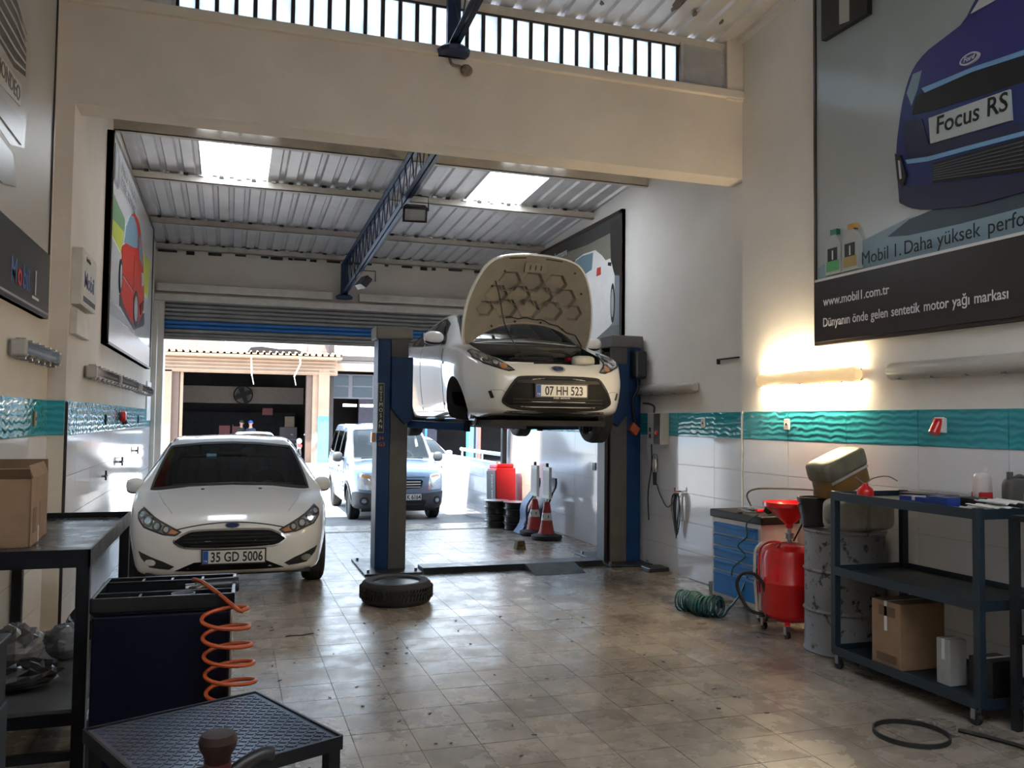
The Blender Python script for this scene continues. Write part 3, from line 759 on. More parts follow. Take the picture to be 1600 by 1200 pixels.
for z in (.485, .515, .545, .575):
    xw = .33 if z < .5 else (.39 if z < .56 else .34); S.strip('grille_slat', SLAT, g, 'F', [(-xw, z), (xw, z)], w=0.008, off=0.012)
S.drape('lower_grille', GRILL, fo, 'F', mir2([(0, .345), (.30, .342), (.36, .315), (.46, .27), (.30, .262), (0, .262)]), off=0.004, d=0.05)
HL = [(.415, .600), (.46, .575), (.56, .585), (.72, .640), (.775, .70), (.785, .74), (.755, .775), (.65, .715), (.53, .655)]
for sgn in (1, -1):
    poly = HL if sgn > 0 else mx(HL)
    h = S.drape('headlight', LAMPS, fo, 'F', poly, off=0.005, d=0.03)
    S.strip('lamp_trim', BLACK, h, 'F', poly, w=0.012, off=0.007, closed=True)
    for (cx, cz, r) in ((.535, .620, .034), (.612, .645, .040), (.69, .685, .044), (.748, .728, .030)):
        rf = S.drape('reflector_bowl', LAMPD, h, 'F', circ(sgn * cx, cz, r, r, 14), off=0.010, d=0.03); S.drape('lamp_lens', LENS, h, 'F', circ(sgn * cx, cz, r * .6, r * .6, 12), off=0.014, d=0.03)
    S.drape('indicator', AMBER, h, 'F', [(sgn * x, z) for x, z in [(.43, .598), (.465, .582), (.52, .59), (.49, .618)]][::sgn], off=0.011, d=0.03)
    FG = [(.465, .345), (.55, .305), (.65, .315), (.745, .455), (.70, .445), (.60, .385)]
    FG = [(.46, .31), (.50, .285), (.66, .30), (.74, .375), (.765, .43), (.70, .41), (.55, .355)]
    fgp = FG if sgn > 0 else mx(FG)
    f_ = S.drape('fog_lamp_bezel', BLACK, fo, 'F', fgp, off=0.004, d=0.03)
    S.drape('fog_lamp', LENS, f_, 'F', circ(sgn * .65, .345, .045, .028, 14), off=0.012, d=0.03)
S.strip('bonnet_seam', BLACK, fo, 'F', [(x, .672 - 0.055 * (abs(x) / .47) ** 2) for x in [i * .47 / 10 for i in range(-10, 11)]], w=0.008)
for sgn in (1, -1):
    S.strip('bonnet_crease', mat('seam_grey', (0.30, 0.30, 0.29), 0.5), fo, 'T', [(sgn * .50, .25), (sgn * .60, .6), (sgn * .67, 1.0)], w=0.006, off=0.002)
    S.drape('washer_jet', BLACK, fo, 'T', circ(sgn * .27, .98, .016, .012, 8), off=0.008, d=0.05)
e = S.drape('emblem', CHROME, fo, 'F', circ(0.01, .645, .062, .023, 20), off=0.010, d=0.03)
S.drape('emblem_face', mat('emblem_blue', (.006, .02, .10), .3), e, 'F', circ(0.01, .645, .052, .017, 18), off=0.013, d=0.03)
number_plate(fo, (0.03, -0.012, 0.385), '35 GD 5006')
for sd, sx in (('W', -1), ('E', 1)):
    for line in ([(1.35, .30), (1.32, .6), (1.36, .88)], [(2.46, .28), (2.46, .95)], [(3.35, .5), (3.45, .75), (3.40, .98)], [(1.35, .28), (3.1, .28)]):
        S.strip('door_seam', BLACK, fo, sd, line, w=0.008)
    S.drape('door_handle', CARW, fo, sd, [(2.2, .80), (2.4, .80), (2.4, .83), (2.2, .83)], off=0.025, d=0.06)
    wing_mirror(fo, sx * 0.915, 1.36, 0.915, sx, CARW, .17, .15)
    for wy in (.90, 3.55): make_tyre('wheel', fo, .315, .20, (sx * .785, wy, .315), sx, ALU)
for sx in (-1, 1): S.strip('roof_strip', BLACK, fo, 'T', [(sx * .61, 2.15), (sx * .60, 2.8), (sx * .57, 3.6)], w=0.02, off=0.003)
MB().cyl((0, 3.35, 1.36), (0, 3.5, 1.52), .004, n=6).build('aerial', BLACK, fo)
for x in (-.37, .37): seat(fo, x, 2.15, .48)
for x in (-.4, 0, .4): seat(fo, x, 3.0, .48)
MB().box(-.70, .70, 1.28, 1.62, .68, .86).build('dashboard', BLACK, fo, bevel=0.05)
steering(fo, .37, 1.74, .88)
MB().ell((0, 1.78, 1.20), .11, .02, .032, 14, 8, p=.6).build('rear_view_mirror', BLACK, fo, smooth=60)
MB().box(-.06, .04, -0.02, 0.0, 0, .05).build('inspection_sticker', mat('sticker', (0.15, 0.35, 0.5), 0.5), fo, loc=(-.2, 1.66, 1.17))
b = MB(); b.bar((-.55, 1.10, .935), (.05, 1.08, .945), .018, .012); b.bar((0.0, 1.08, .943), (.58, 1.10, .935), .018, .012); b.build('wiper', BLACK, fo)
MB().box(-.7, .7, .15, .3, .20, .24).build('undertray', BLACK, fo)

# ---------------------------------------------------------------- white small hatchback up on the lift
FIESTA = dict(L=3.95,
    zt=[(0, .60), (.02, .655), (.05, .70), (.09, .735), (.16, .775), (.3, .83), (.6, .925), (.9, 1.005), (1.05, 1.05), (1.3, 1.18), (1.6, 1.32), (1.9, 1.42), (2.25, 1.47), (2.8, 1.46), (3.3, 1.40), (3.6, 1.30), (3.75, 1.1), (3.85, .98), (3.92, .86), (3.95, .7)],
    zs=[(0, .52), (.02, .57), (.05, .615), (.09, .65), (.16, .695), (.3, .765), (.6, .86), (.95, .93), (1.4, .97), (2.4, 1.03), (3.2, 1.09), (3.6, 1.06), (3.8, .9), (3.95, .65)],
    ws=[(0, .36), (.02, .48), (.05, .56), (.09, .62), (.16, .69), (.3, .76), (.6, .82), (1.0, .83), (1.4, .835), (3.2, .835), (3.6, .79), (3.8, .72), (3.95, .55)],
    wt=[(0, .31), (.02, .42), (.05, .49), (.09, .545), (.16, .60), (.3, .655), (.6, .69), (.9, .70), (1.05, .695), (1.3, .66), (1.6, .61), (1.9, .57), (2.25, .55), (3.3, .53), (3.6, .5), (3.8, .56), (3.95, .44)],
    crown=[(0, .03), (.3, .04), (.95, .05), (1.2, .04), (1.7, .05), (2.4, .045), (3.6, .05), (3.95, .04)],
    zb=[(0, .37), (.02, .32), (.05, .285), (.12, .26), (.3, .235), (1, .19), (3.3, .19), (3.7, .24), (3.9, .32), (3.95, .40)],
    wb=[(0, .36), (.02, .47), (.05, .55), (.09, .61), (.16, .67), (.3, .735), (.6, .78), (1, .80), (3.5, .79), (3.8, .70), (3.95, .54)],
    cab=(1.10, 3.6), zfloor=0.32, bulge=0.026,
    wind=mir2([(0, 1.06), (.40, 1.045), (.62, 1.015), (.68, 1.02), (.645, 1.13), (.585, 1.28), (.535, 1.375), (.5, 1.395), (.3, 1.42), (0, 1.428)]), wind_to=2.1,
    rear=mir2([(0, 1.10), (.44, 1.09), (.49, 1.14), (.42, 1.31), (0, 1.33)]), rear_from=2.9,
    side=[[(1.42, 1.015), (2.30, 1.06), (2.36, 1.37), (2.1, 1.36), (1.78, 1.27)], [(2.40, 1.065), (3.0, 1.11), (3.2, 1.22), (3.0, 1.31), (2.44, 1.37)]],
    arch=[(.82, .30, .335, .50), (3.31, .30, .335, .50)])
LIFT = 1.42
fi = thing('car', 'white hatchback raised on the two-post lift with its bonnet open', 'car', (3.00, 7.70, LIFT))
BAY = [(-.50, .17), (-.62, .45), (-.64, .98), (.64, .98), (.62, .45), (.50, .17), (.3, .10), (-.3, .10)]
S, body = build_car(fi, FIESTA, extra_cuts=[pr(BAY, .42, 1.6, 'z')])
bpy.context.view_layer.update()
grille = smooth_closed(mir2([(0, .605), (.34, .600), (.44, .57), (.545, .40), (.53, .345), (.40, .305), (0, .290)]), 3)
g = S.drape('grille', GRILL, fi, 'F', grille, off=0.003, d=0.045)
S.strip('grille_rim', SLAT, g, 'F', grille, w=0.022, off=0.010, closed=True)
for z in (.33, .36, .39): S.strip('grille_slat', SLAT, g, 'F', [(-.46, z), (.46, z)], w=0.01, off=0.012)
S.strip('grille_bar', SLAT, g, 'F', [(-.42, .56), (.42, .56)], w=0.03, off=0.012)
S.drape('lower_lip', BLACK, fi, 'F', mir2([(0, .275), (.30, .275), (.50, .28), (.52, .26), (.3, .245), (0, .245)]), off=0.004, d=0.06)
HL = [(.44, .665), (.50, .66), (.58, .685), (.70, .735), (.765, .80), (.755, .875), (.69, .90), (.62, .85), (.545, .75)]
for sgn in (1, -1):
    poly = HL if sgn > 0 else mx(HL)
    h = S.drape('headlight', LAMPS, fi, 'F', poly, off=0.006, d=0.03)
    S.strip('lamp_trim', BLACK, h, 'F', poly, w=0.012, off=0.008, closed=True)
    for (cx, cz, r) in ((.595, .735, .036), (.665, .80, .052), (.712, .855, .034)): S.drape('reflector_bowl', LAMPD, h, 'F', circ(sgn * cx, cz, r * .9, r, 14), off=0.012, d=0.03); S.drape('lamp_lens', LENS, h, 'F', circ(sgn * cx, cz, r * .6, r * .66, 12), off=0.016, d=0.03)
    S.drape('indicator', AMBER, h, 'F', circ(sgn * .535, .70, .032, .028, 12), off=0.013, d=0.03)
    sl = [(.625, .40), (.650, .395), (.675, .465), (.65, .468)]
    S.drape('bumper_slot', BLACK, fi, 'F', sl if sgn > 0 else mx(sl), off=0.005, d=0.03)
    S.strip('bumper_crease', mat('seam_grey', (0.3, .3, .29), .5), fi, 'F', [(sgn * .66, .475), (sgn * .56, .475), (sgn * .52, .44)], w=0.006, off=0.002)
e = S.drape('emblem', CHROME, fi, 'F', circ(0.0, .68, .075, .030, 22), off=0.014, d=0.03)
S.drape('emblem_face', mat('emblem_blue', (.006, .02, .10), .3), e, 'F', circ(0.0, .68, .054, .017, 20), off=0.018, d=0.03)
text('emblem_script', 'Ford', 0.042, CHROME, e, (0, -0.002, .669), (1, 0, 0), (0, 0, 1), align='CENTER', shear=0.3)
number_plate(fi, (0.02, -0.018, .475), '07 HH 523')
text('dealer_strip', 'FORD  ANTALYA', 0.022, INKW, fi, (0.02, -0.022, .398), (1, 0, 0), (0, 0, 1), align='CENTER')
for sd, sx in (('W', -1), ('E', 1)):
    for line in ([(1.28, .30), (1.25, .6), (1.30, .95)], [(2.36, .28), (2.36, 1.04)], [(3.05, .5), (3.12, .75), (3.08, 1.08)], [(1.28, .28), (2.95, .28)]):
        S.strip('door_seam', BLACK, fi, sd, line, w=0.008)
    S.strip('shoulder_crease', CARW, fi, sd, [(1.22, .80), (2.0, .86), (3.3, .96)], w=0.03, off=0.010)
    S.strip('sill_crease', CARW, fi, sd, [(1.25, .36), (2.0, .34), (2.9, .38)], w=0.03, off=0.010)
    S.drape('door_handle', CARW, fi, sd, [(2.08, .90), (2.28, .91), (2.28, .94), (2.08, .93)], off=0.025, d=0.06)
    S.drape('mirror_sail', BLACK, fi, sd, [(1.28, .99), (1.50, 1.0), (1.55, 1.13), (1.44, 1.08)], off=0.006, d=0.05)
    wing_mirror(fi, sx * 0.93, 1.36, 1.075, sx, CARW, .22, .14)
for (sx, wy, dz) in ((1, .82, -.04), (1, 3.31, -.02), (-1, 3.31, -.02)):
    make_tyre('wheel', fi, .30, .19, (sx * .735, wy, .30 + dz), sx, ALU)
# bare hub on the wheel that was taken off
b = MB(); M = Matrix.Rotation(math.radians(-90), 4, 'Y'); b.lathe([(.13, 0), (.13, .02), (.06, .02), (.06, .05), (0, .05)], 20, M)
hub = b.build('brake_disc', STEEL, fi, smooth=30, loc=(-.62, .82, .26))
MB().box(-.02, .03, -.14, -.05, -.06, .08).build('brake_caliper', DARKST, hub, bevel=.01)
MB().cyl((.08, 0, .0), (.10, 0.02, .50), .04, .05, n=12).build('strut', BLACK, hub)
b = MB(); b.box(-.60, .60, .25, 3.4, .135, .19).box(-.12, .12, .6, 3.6, .10, .16).bar((-.6, .82, .22), (.6, .82, .22), .10, .08).bar((-.6, 3.31, .22), (.6, 3.31, .22), .10, .08)
b.build('underbody', mat('underbody_black', (0.010, 0.010, 0.011), .8, var=.4), fi)
for x in (-.36, .36): seat(fi, x, 2.05, .50)
for x in (-.36, .36): seat(fi, x, 2.85, .52)
MB().box(-.66, .66, 1.18, 1.5, .74, .97).build('dashboard', BLACK, fi, bevel=.05); steering(fi, .36, 1.62, .98)
MB().box(-.64, .64, .94, 1.03, .86, 1.0).build('cowl', BLACK, fi, bevel=.02)
b = MB(); b.bar((-.55, 1.05, 1.045), (.05, 1.02, 1.065), .018, .012); b.bar((0.0, 1.02, 1.06), (.56, 1.06, 1.04), .018, .012); b.build('wiper', BLACK, fi)
# engine bay contents
MB().box(-.40, .20, .35, .85, .45, .78).box(-.30, .1, .40, .70, .78, .83).build('engine_block', DARKST, fi, bevel=.03)
MB().box(.24, .50, .48, .72, .50, .80).build('battery', BLACK, fi, bevel=.01)
MB().box(.27, .36, .46, .56, .80, .835).build('terminal_cover', RED, fi, bevel=.008)
MB().ell((.38, .32, .79), .12, .07, .06, 14, 8, p=.6).build('coolant_tank', mat('reservoir', (0.60, 0.58, 0.50), .4), fi, smooth=60)
MB().box(-.55, .55, .14, .20, .66, .735).build('radiator_support', BLACK, fi, bevel=.01)
MB().box(-.52, -.22, .12, .17, .735, .75).build('support_label', PAPER, fi)
b = MB(); b.tube(smooth_open([(-.35, .3, .82), (-.1, .25, .86), (.1, .4, .84), (.2, .7, .86)]), .022); b.build('radiator_hose', RUBBER, fi, smooth=50)
b = MB(); b.tube(smooth_open([(-.1, .6, .86), (.15, .5, .90), (.35, .6, .88), (.5, .8, .93)]), .014); b.build('engine_hose', RUBBER, fi, smooth=50)
# open bonnet, inner side towards the camera
def bonnet(root):
    # u across, v from the hinge to the front edge
    hl = 0.98; out = [(.05, -.005), (.30, -.02)]
    outline = [(0, .20), (.30, .165), (.55, .05), (.655, -.05), (.70, .0), (.715, .20), (.685, .45), (.60, .70), (.50, .85), (.38, .915), (.2, .945), (0, .955)]
    poly = smooth_closed(mir2(outline), 3)
    hinge = Vector((0, .965, 1.00)); ang = math.radians(66)
    vd = Vector((0, -math.cos(ang), math.sin(ang))); nd = Vector((0, -math.sin(ang), -math.cos(ang)))   # nd: inner side, facing the front
    def P(u, v, w): 
        bow = 0.075 * (1 - (u / .70) ** 2) + 0.05 * (1 - ((v - .5) / .55) ** 2)
        return hinge + Vector((u, 0, 0)) + vd * v + nd * (w - bow)
    R = .148; cells = []
    for j in range(-1, 5):
        for i in range(-3, 4):
            cu = i * R * 1.72 + (0.5 * R * 1.72 if j % 2 else 0); cv = .358 + j * R * 1.02
            hexa = [(cu + R * .92 * math.cos(math.pi / 6 + k * math.pi / 3 + math.pi / 6), cv + R * .82 * math.sin(math.pi / 6 + k * math.pi / 3 + math.pi / 6)) for k in range(6)]
            ins_ = [q for q in hexa if pip(q, [(x * .88, .12 + (z - .12) * .86) for x, z in poly]) and q[1] > .225]
            if len(ins_) == 6 and not (abs(cu) < .12 and cv > .72): cells.append((cu, cv, hexa))
            elif len(ins_) >= 4 and cv > .24:
                s_ = .78; sh = [(cu * .97 + (x - cu) * s_, cv + (z - cv) * s_) for x, z in hexa]
                if all(pip(q, [(x * .94, .10 + (z - .10) * .92) for x, z in poly]) and q[1] > .21 for q in sh) and not (abs(cu) < .12 and cv > .72): cells.append((cu, cv, sh))
    bd = resample(poly, .05); pts = [Vector(p) for p in bd]; n = len(bd); faces = [list(range(n))]; edges = []
    for cu, cv, hx in cells:
        hr = resample(hx, .06); i0 = len(pts); pts += [Vector(p) for p in hr]; edges += [(i0 + k, i0 + (k + 1) % len(hr)) for k in range(len(hr))]
    vo, _, fo_, _, _, _ = delaunay_2d_cdt(pts, edges, faces, 1, 1e-6)
    b = MB(); idx = len(b.v); b.v += [tuple(P(p.x, p.y, .012)) for p in vo]
    for f in fo_:
        c = sum((vo[i] for i in f), Vector((0, 0))) / len(f)
        if any(pip((c.x, c.y), hx) for _, _, hx in cells): continue
        b.f.append(tuple(f))
    inner = b.build('inner_frame', mat('bonnet_inner', (0.20, 0.18, 0.152), .5, var=.12, scale=6), root, smooth=30)
    for cu, cv, hx in cells:
        def ring(s_, w): return [P(cu + (x - cu) * s_, cv + (z - cv) * s_, w) for x, z in hx]
        c = MB(); A = ring(1.0, .013); B_ = ring(.95, .008); C = ring(.80, -.022); D = ring(.72, -.024); k6 = len(hx)
        c.v = [tuple(p) for p in A + B_ + C + D]
        for r in range(3):
            for k in range(k6): c.f.append((r * k6 + k, r * k6 + (k + 1) % k6, (r + 1) * k6 + (k + 1) % k6, (r + 1) * k6 + k))
        c.f.append(tuple(3 * k6 + k for k in range(k6)))
        c.build('hexagon_pressing', MATS['bonnet_inner'], root, fix=False)
    bd2 = resample(smooth_closed(mir2([(x * 1.02, z * 1.012) for x, z in outline]), 3), .05); pts2 = [Vector(p) for p in bd2]; n2 = len(bd2)
    for i in range(-13, 14):
        for j in range(0, 21):
            q = (i * .055, j * .05)
            if pip(q, bd2) and min((Vector(q) - Vector(e_)).length for e_ in bd2) > .025: pts2.append(Vector(q))
    vo, _, fo_, _, _, _ = delaunay_2d_cdt(pts2, [], [list(range(n2))], 1, 1e-6)
    c = MB(); c.v = [tuple(P(p.x, p.y, -.03)) for p in vo]; c.f = [tuple(f) for f in fo_]
    m_ = len(c.v); c.v += [tuple(P(p.x, p.y, .004)) for p in [Vector(q) for q in bd2]]
    c.v += [tuple(P(p[0] * .97, .02 + p[1] * .965, .014)) for p in bd2]
    c.f += [(k, (k + 1) % n2, m_ + (k + 1) % n2, m_ + k) for k in range(n2)] + [(m_ + k, m_ + (k + 1) % n2, m_ + n2 + (k + 1) % n2, m_ + n2 + k) for k in range(n2)]
    o = c.build('bonnet', CARW, root, smooth=50)
    inner.parent = o
    for ch in list(root.children):
        if ch.name.startswith('hexagon_pressing'): ch.parent = o
    c = MB()
    for u0 in (-.30, .10):
        c.tube([P(u0 + t * .03, .925 - .03 * (abs(u0 + t * .03) / .4) ** 2, .016) for t in range(7)], .006, 5)
    c.build('edge_seal', BLACK, o)
    c = MB(); c.box(-.12, .12, -.006, .006, -.06, .05)
    lt = c.build('latch_plate', MATS['bonnet_inner'], o, bevel=.004); lt.location = P(0, .83, .022); lt.rotation_euler = (math.radians(90) - ang, 0, 0)
    for x in (-.06, 0, .06): MB().box(x - .006, x + .006, -.012, -.004, -.03, .02).build('latch_slot', INK, lt)
    for u, v in ((-.33, .77), (.44, .80), (-.45, .60), (.55, .58), (-.40, .17), (-.14, .225), (.15, .225), (.40, .17)):
        d_ = MB().cyl((0, 0, 0), tuple(nd * .012), .012, n=10).build('rubber_buffer', BLACK, o); d_.location = P(u, v, .012)
    c = MB(); c.tube([P(-.25 + .05 * t, .265 - .12 * max(0, (t - 5) / 9) ** 2 + .01 * math.sin(t * 1.7), .018) for t in range(0, 15)] + [P(.55, .12, .02), P(.64, .0, .02)], .006, 5); c.build('washer_hose', BLACK, o)
    c = MB(); q0 = P(-.42, .66, .02); c.tube(smooth_open([q0, q0 + Vector((.03, -.06, -.18)), q0 + Vector((.06, -.18, -.5)), Vector((-.28, .22, .78))]), .006, 6); c.build('bonnet_stay', BLACK, root)
bonnet(fi)

# ---------------------------------------------------------------- ice blue van in the doorway
VAN = dict(L=4.28,
    zt=[(0, .70), (.02, .78), (.05, .85), (.1, .92), (.2, .985), (.4, 1.04), (.7, 1.10), (.95, 1.135), (1.15, 1.26), (1.4, 1.46), (1.65, 1.63), (1.9, 1.72), (2.3, 1.78), (3.0, 1.80), (3.9, 1.79), (4.1, 1.73), (4.2, 1.5), (4.25, 1.1), (4.28, .8)],
    zs=[(0, .60), (.02, .66), (.05, .72), (.1, .78), (.2, .86), (.4, .95), (.7, 1.01), (1.0, 1.04), (1.6, 1.07), (3.9, 1.10), (4.2, 1.0), (4.28, .7)],
    ws=[(0, .52), (.02, .60), (.05, .66), (.1, .72), (.2, .785), (.4, .84), (.7, .87), (1.0, .88), (3.9, .88), (4.2, .84), (4.28, .75)],
    wt=[(0, .46), (.02, .53), (.05, .58), (.1, .63), (.2, .69), (.4, .735), (.7, .76), (.95, .775), (1.15, .78), (1.4, .765), (1.65, .745), (1.9, .735), (2.3, .725), (3.9, .715), (4.1, .70), (4.28, .62)],
    crown=[(0, .03), (.9, .05), (1.4, .05), (2.3, .06), (4.28, .05)],
    zb=[(0, .36), (.02, .32), (.06, .28), (.3, .24), (1, .22), (3.8, .22), (4.28, .34)],
    wb=[(0, .52), (.02, .60), (.05, .66), (.1, .71), (.2, .77), (.4, .82), (1, .84), (3.9, .84), (4.28, .74)],
    cab=(1.12, 4.16), zfloor=.40, bulge=.018,
    wind=mir2([(0, 1.155), (.5, 1.145), (.72, 1.14), (.735, 1.16), (.72, 1.30), (.70, 1.50), (.665, 1.645), (.62, 1.67), (0, 1.695)]), wind_to=2.2,
    rear=mir2([(0, 1.15), (.62, 1.14), (.62, 1.60), (.55, 1.63), (0, 1.65)]), rear_from=3.6,
    side=[[(1.50, 1.13), (2.18, 1.135), (2.18, 1.64), (1.95, 1.63), (1.72, 1.50)], [(2.30, 1.14), (3.10, 1.145), (3.10, 1.65), (2.30, 1.65)], [(3.22, 1.15), (3.95, 1.155), (3.90, 1.64), (3.22, 1.65)]],
    arch=[(.86, .32, .36, .52), (3.52, .32, .36, .52)])
va = thing('van', 'ice blue van standing on the ramp behind the left lift post, plate ending K 6164', 'van', (3.0, 15.55, -0.281))
S, body = build_car(va, VAN, paint=CARB)
S.drape('front_bumper', BUMPG, va, 'F', mir2([(0, .54), (.42, .54), (.55, .55), (.80, .57), (.845, .55), (.84, .34), (.80, .27), (.4, .245), (0, .245)]), off=.012, d=.05)
g = S.drape('grille', GRILL, va, 'F', mir2([(0, .79), (.36, .785), (.40, .76), (.36, .635), (0, .62)]), off=.006, d=.05)
for z in (.655, .70, .745): S.strip('grille_bar', ALU, g, 'F', [(-.35, z), (.35, z)], w=.018, off=.016)
S.drape('emblem', CHROME, g, 'F', circ(0, .715, .075, .03, 18), off=.02, d=.04)
S.drape('lower_intake', BLACK, va, 'F', mir2([(0, .43), (.40, .43), (.46, .40), (.42, .31), (0, .31)]), off=.016, d=.06)
HL = [(.49, .60), (.76, .615), (.775, .76), (.73, .90), (.54, .87), (.50, .75)]
for sgn in (1, -1):
    h = S.drape('headlight', LENS, va, 'F', HL if sgn > 0 else mx(HL), off=.008, d=.04)
    S.drape('indicator', AMBER, h, 'F', ([(.56, .82), (.72, .84), (.70, .885), (.57, .86)] if sgn > 0 else mx([(.56, .82), (.72, .84), (.70, .885), (.57, .86)])), off=.014, d=.04)
    S.drape('reflector', LENS, h, 'F', circ(sgn * .63, .71, .075, .075, 14), off=.016, d=.04)
    f_ = S.drape('fog_lamp_bezel', BLACK, va, 'F', circ(sgn * .66, .41, .075, .075, 16), off=.018, d=.04)
    S.drape('fog_lamp', LAMPS, f_, 'F', circ(sgn * .66, .41, .038, .038, 14), off=.024, d=.04)
number_plate(va, (0.10, -0.03, .475), 'K 6164', eu=False, align='R')
S.strip('bonnet_seam', BLACK, va, 'F', [(x, .83 + .0 * x) for x in [i * .05 for i in range(-9, 10)]], w=.008)
for sd, sx in (('W', -1), ('E', 1)):
    for line in ([(1.30, .35), (1.30, 1.05)], [(2.24, .33), (2.24, 1.70)], [(3.15, .5), (3.15, 1.70)], [(1.3, .33), (3.0, .33)]): S.strip('door_seam', BLACK, va, sd, line, w=.01)
    for z in (.50, .58, .66): S.strip('side_rib', CARB, va, sd, [(1.4, z), (2.9, z)], w=.02, off=.014)
    for wy in (.86, 3.52):
        arc = [(wy + .385 * math.cos(t), .32 + .385 * math.sin(t)) for t in [i * math.pi / 12 for i in range(13)]]
        S.strip('wheel_arch_trim', BUMPG, va, sd, arc, w=.06, off=.014)
        make_tyre('wheel', va, .32, .20, (sx * .76, wy, .32), sx, ALU)
    S.drape('door_handle', BLACK, va, sd, [(2.0, .93), (2.16, .93), (2.16, .96), (2.0, .96)], off=.02, d=.06)
    wing_mirror(va, sx * 1.00, 1.42, 1.15, sx, BUMPG, .20, .20)
for x in (-.38, .38): seat(va, x, 2.2, .66)
MB().box(-.72, .72, 1.25, 1.6, .85, 1.08).build('dashboard', BLACK, va, bevel=.05); steering(va, .38, 1.75, 1.10)
b = MB(); b.bar((-.6, 1.0, 1.145), (.0, .98, 1.155), .018, .012); b.bar((0, .98, 1.15), (.6, 1.0, 1.145), .018, .012); b.build('wiper', BLACK, va)
MB().box(-.7, .7, .2, 3.9, .20, .26).build('undertray', BLACK, va)
# ================================================================== LIFT
lp = thing('lift_post', 'left blue and grey post of the two-post car lift, in front of the blue van', 'lift post', (1.64, 9.25, 0), group='posts of the car lift')
def post(t, s):
    # s = +1: arms towards +x
    MB().box(-.16, -.02, -.15, .15, .02, 2.46).build('outer_channel', BLUE, t, bevel=.01) if s > 0 else MB().box(.01, .19, -.15, .15, .02, 2.46).build('outer_channel', BLUE, t, bevel=.01)
    a, c = (-.02, .165) if s > 0 else (-.19, .01)
    b = MB(); b.box(a, c, -.155, -.12, .02, 2.46).box(a, c, .12, .155, .02, 2.46).build('inner_channel', GREYP, t)
    MB().box(-.19, .21, -.17, .17, 2.46, 2.60).build('head_cover', mat('lift_grey', (0.10, 0.098, 0.095), .6), t, bevel=.015)
    MB().cyl((s * .08, 0, .1), (s * .08, 0, 2.4), .025, n=10).build('lift_screw', STEEL, t)
    b = MB(); b.box(*((-.02, .21) if s > 0 else (-.21, .02)), -.20, .20, 1.72, 2.27)
    b.prism([(s * -.02, 1.72), (s * .21, 1.72), (s * .21, 1.60), (s * .12, 1.55)], -.20, .20, 'y')
    cr = b.build('carriage', BLUE, t, bevel=.01)
    for dy, sx_ in ((-.62, .56), (.75, .58)):
        b = MB(); b.bar((s * .14, 0, 1.56), (s * (.14 + sx_), dy, 1.535), .12, .08); b.build('lift_arm', BLUE, t, bevel=.008)
        e = Vector((s * (.14 + sx_), dy, 1.535)); MB().cyl(e + Vector((0, 0, -.05)), e + Vector((0, 0, .06)), .035, n=14).cyl(e + Vector((0, 0, .05)), e + Vector((0, 0, .07)), .06, n=16).build('arm_pad', RUBBER, t, smooth=40)
    MB().box(-.30, .30 if s > 0 else .22, -.42, .62, 0.001, .022).build('base_plate', DARKST, t, bevel=.004)
    for x in (-.25, .25 if s > 0 else .2):
        for y in (-.3, .5): MB().cyl((x, y, .02), (x, y, .05), .016, n=6).build('anchor_bolt', STEEL, t)
post(lp, 1)
p = MB().box(-.155, -.095, -.162, -.152, 1.47, 1.98).build('name_strip', INK, lp)
MB().box(-.16, -.09, -.160, -.150, 1.46, 1.99).build('name_strip_edge', mat('brass_strip', (.35, .33, .25), .5), lp)
for k, ch in enumerate('ETİMOSAN'):
    text('lettering', ch, .058, INKW, p, (-.125, -.1635, 1.915 - k * .058), (1, 0, 0), (0, 0, 1), align='CENTER', sx=.9)
text('paint_mark', '34', .06, mat('orange_mark', (.65, .16, .04), .6), lp, (-.145, -.1535, 1.385), (1, 0, 0), (0, 0, 1)); text('paint_mark', 'G3', .06, MATS['orange_mark'], lp, (-.145, -.1535, 1.32), (1, 0, 0), (0, 0, 1))
MB().box(-.21, -.17, -.12, -.04, 1.36, 1.46).build('limit_switch', AMBER, lp, bevel=.005)
rp_ = thing('lift_post', 'right blue and grey post of the two-post car lift, beside the white wall', 'lift post', (4.31, 9.10, 0), group='posts of the car lift')
post(rp_, -1)
MB().box(.05, .20, -.30, -.15, 2.10, 2.42).build('motor', DARKST, rp_, bevel=.03)
MB().box(-.24, -.20, -.10, .10, .02, 2.40).build('guide_strip', BLACK, rp_)
MB().prism([(.02, 1.52), (.10, 1.45), (.15, 1.53), (.07, 1.60)], -.22, -.155, 'y').build('release_handle', mat('orange_grip', (.5, .1, .03), .5), rp_)
b = MB(); b.tube(smooth_open([(.1, -.2, 2.2), (.12, -.22, 2.0), (.06, -.21, 1.85), (.1, -.2, 1.6)]), .012, 6); b.build('cable', BLACK, rp_)
x = tag(MB().box(1.95, 4.0, 8.88, 9.14, 0.002, .055).prism([(8.80, .002), (8.88, .002), (8.88, .055)], 1.95, 4.0, 'x').build('lift_floor_channel', DARKST, bevel=.004), 'long dark steel cover channel on the floor joining the two lift posts', 'floor channel')
x = tag(MB().prism([(8.45, .002), (8.80, .002), (8.80, .07)], 3.05, 3.62, 'x').build('drive_over_ramp', DARKST), 'short dark steel ramp plate against the lift floor channel', 'ramp')

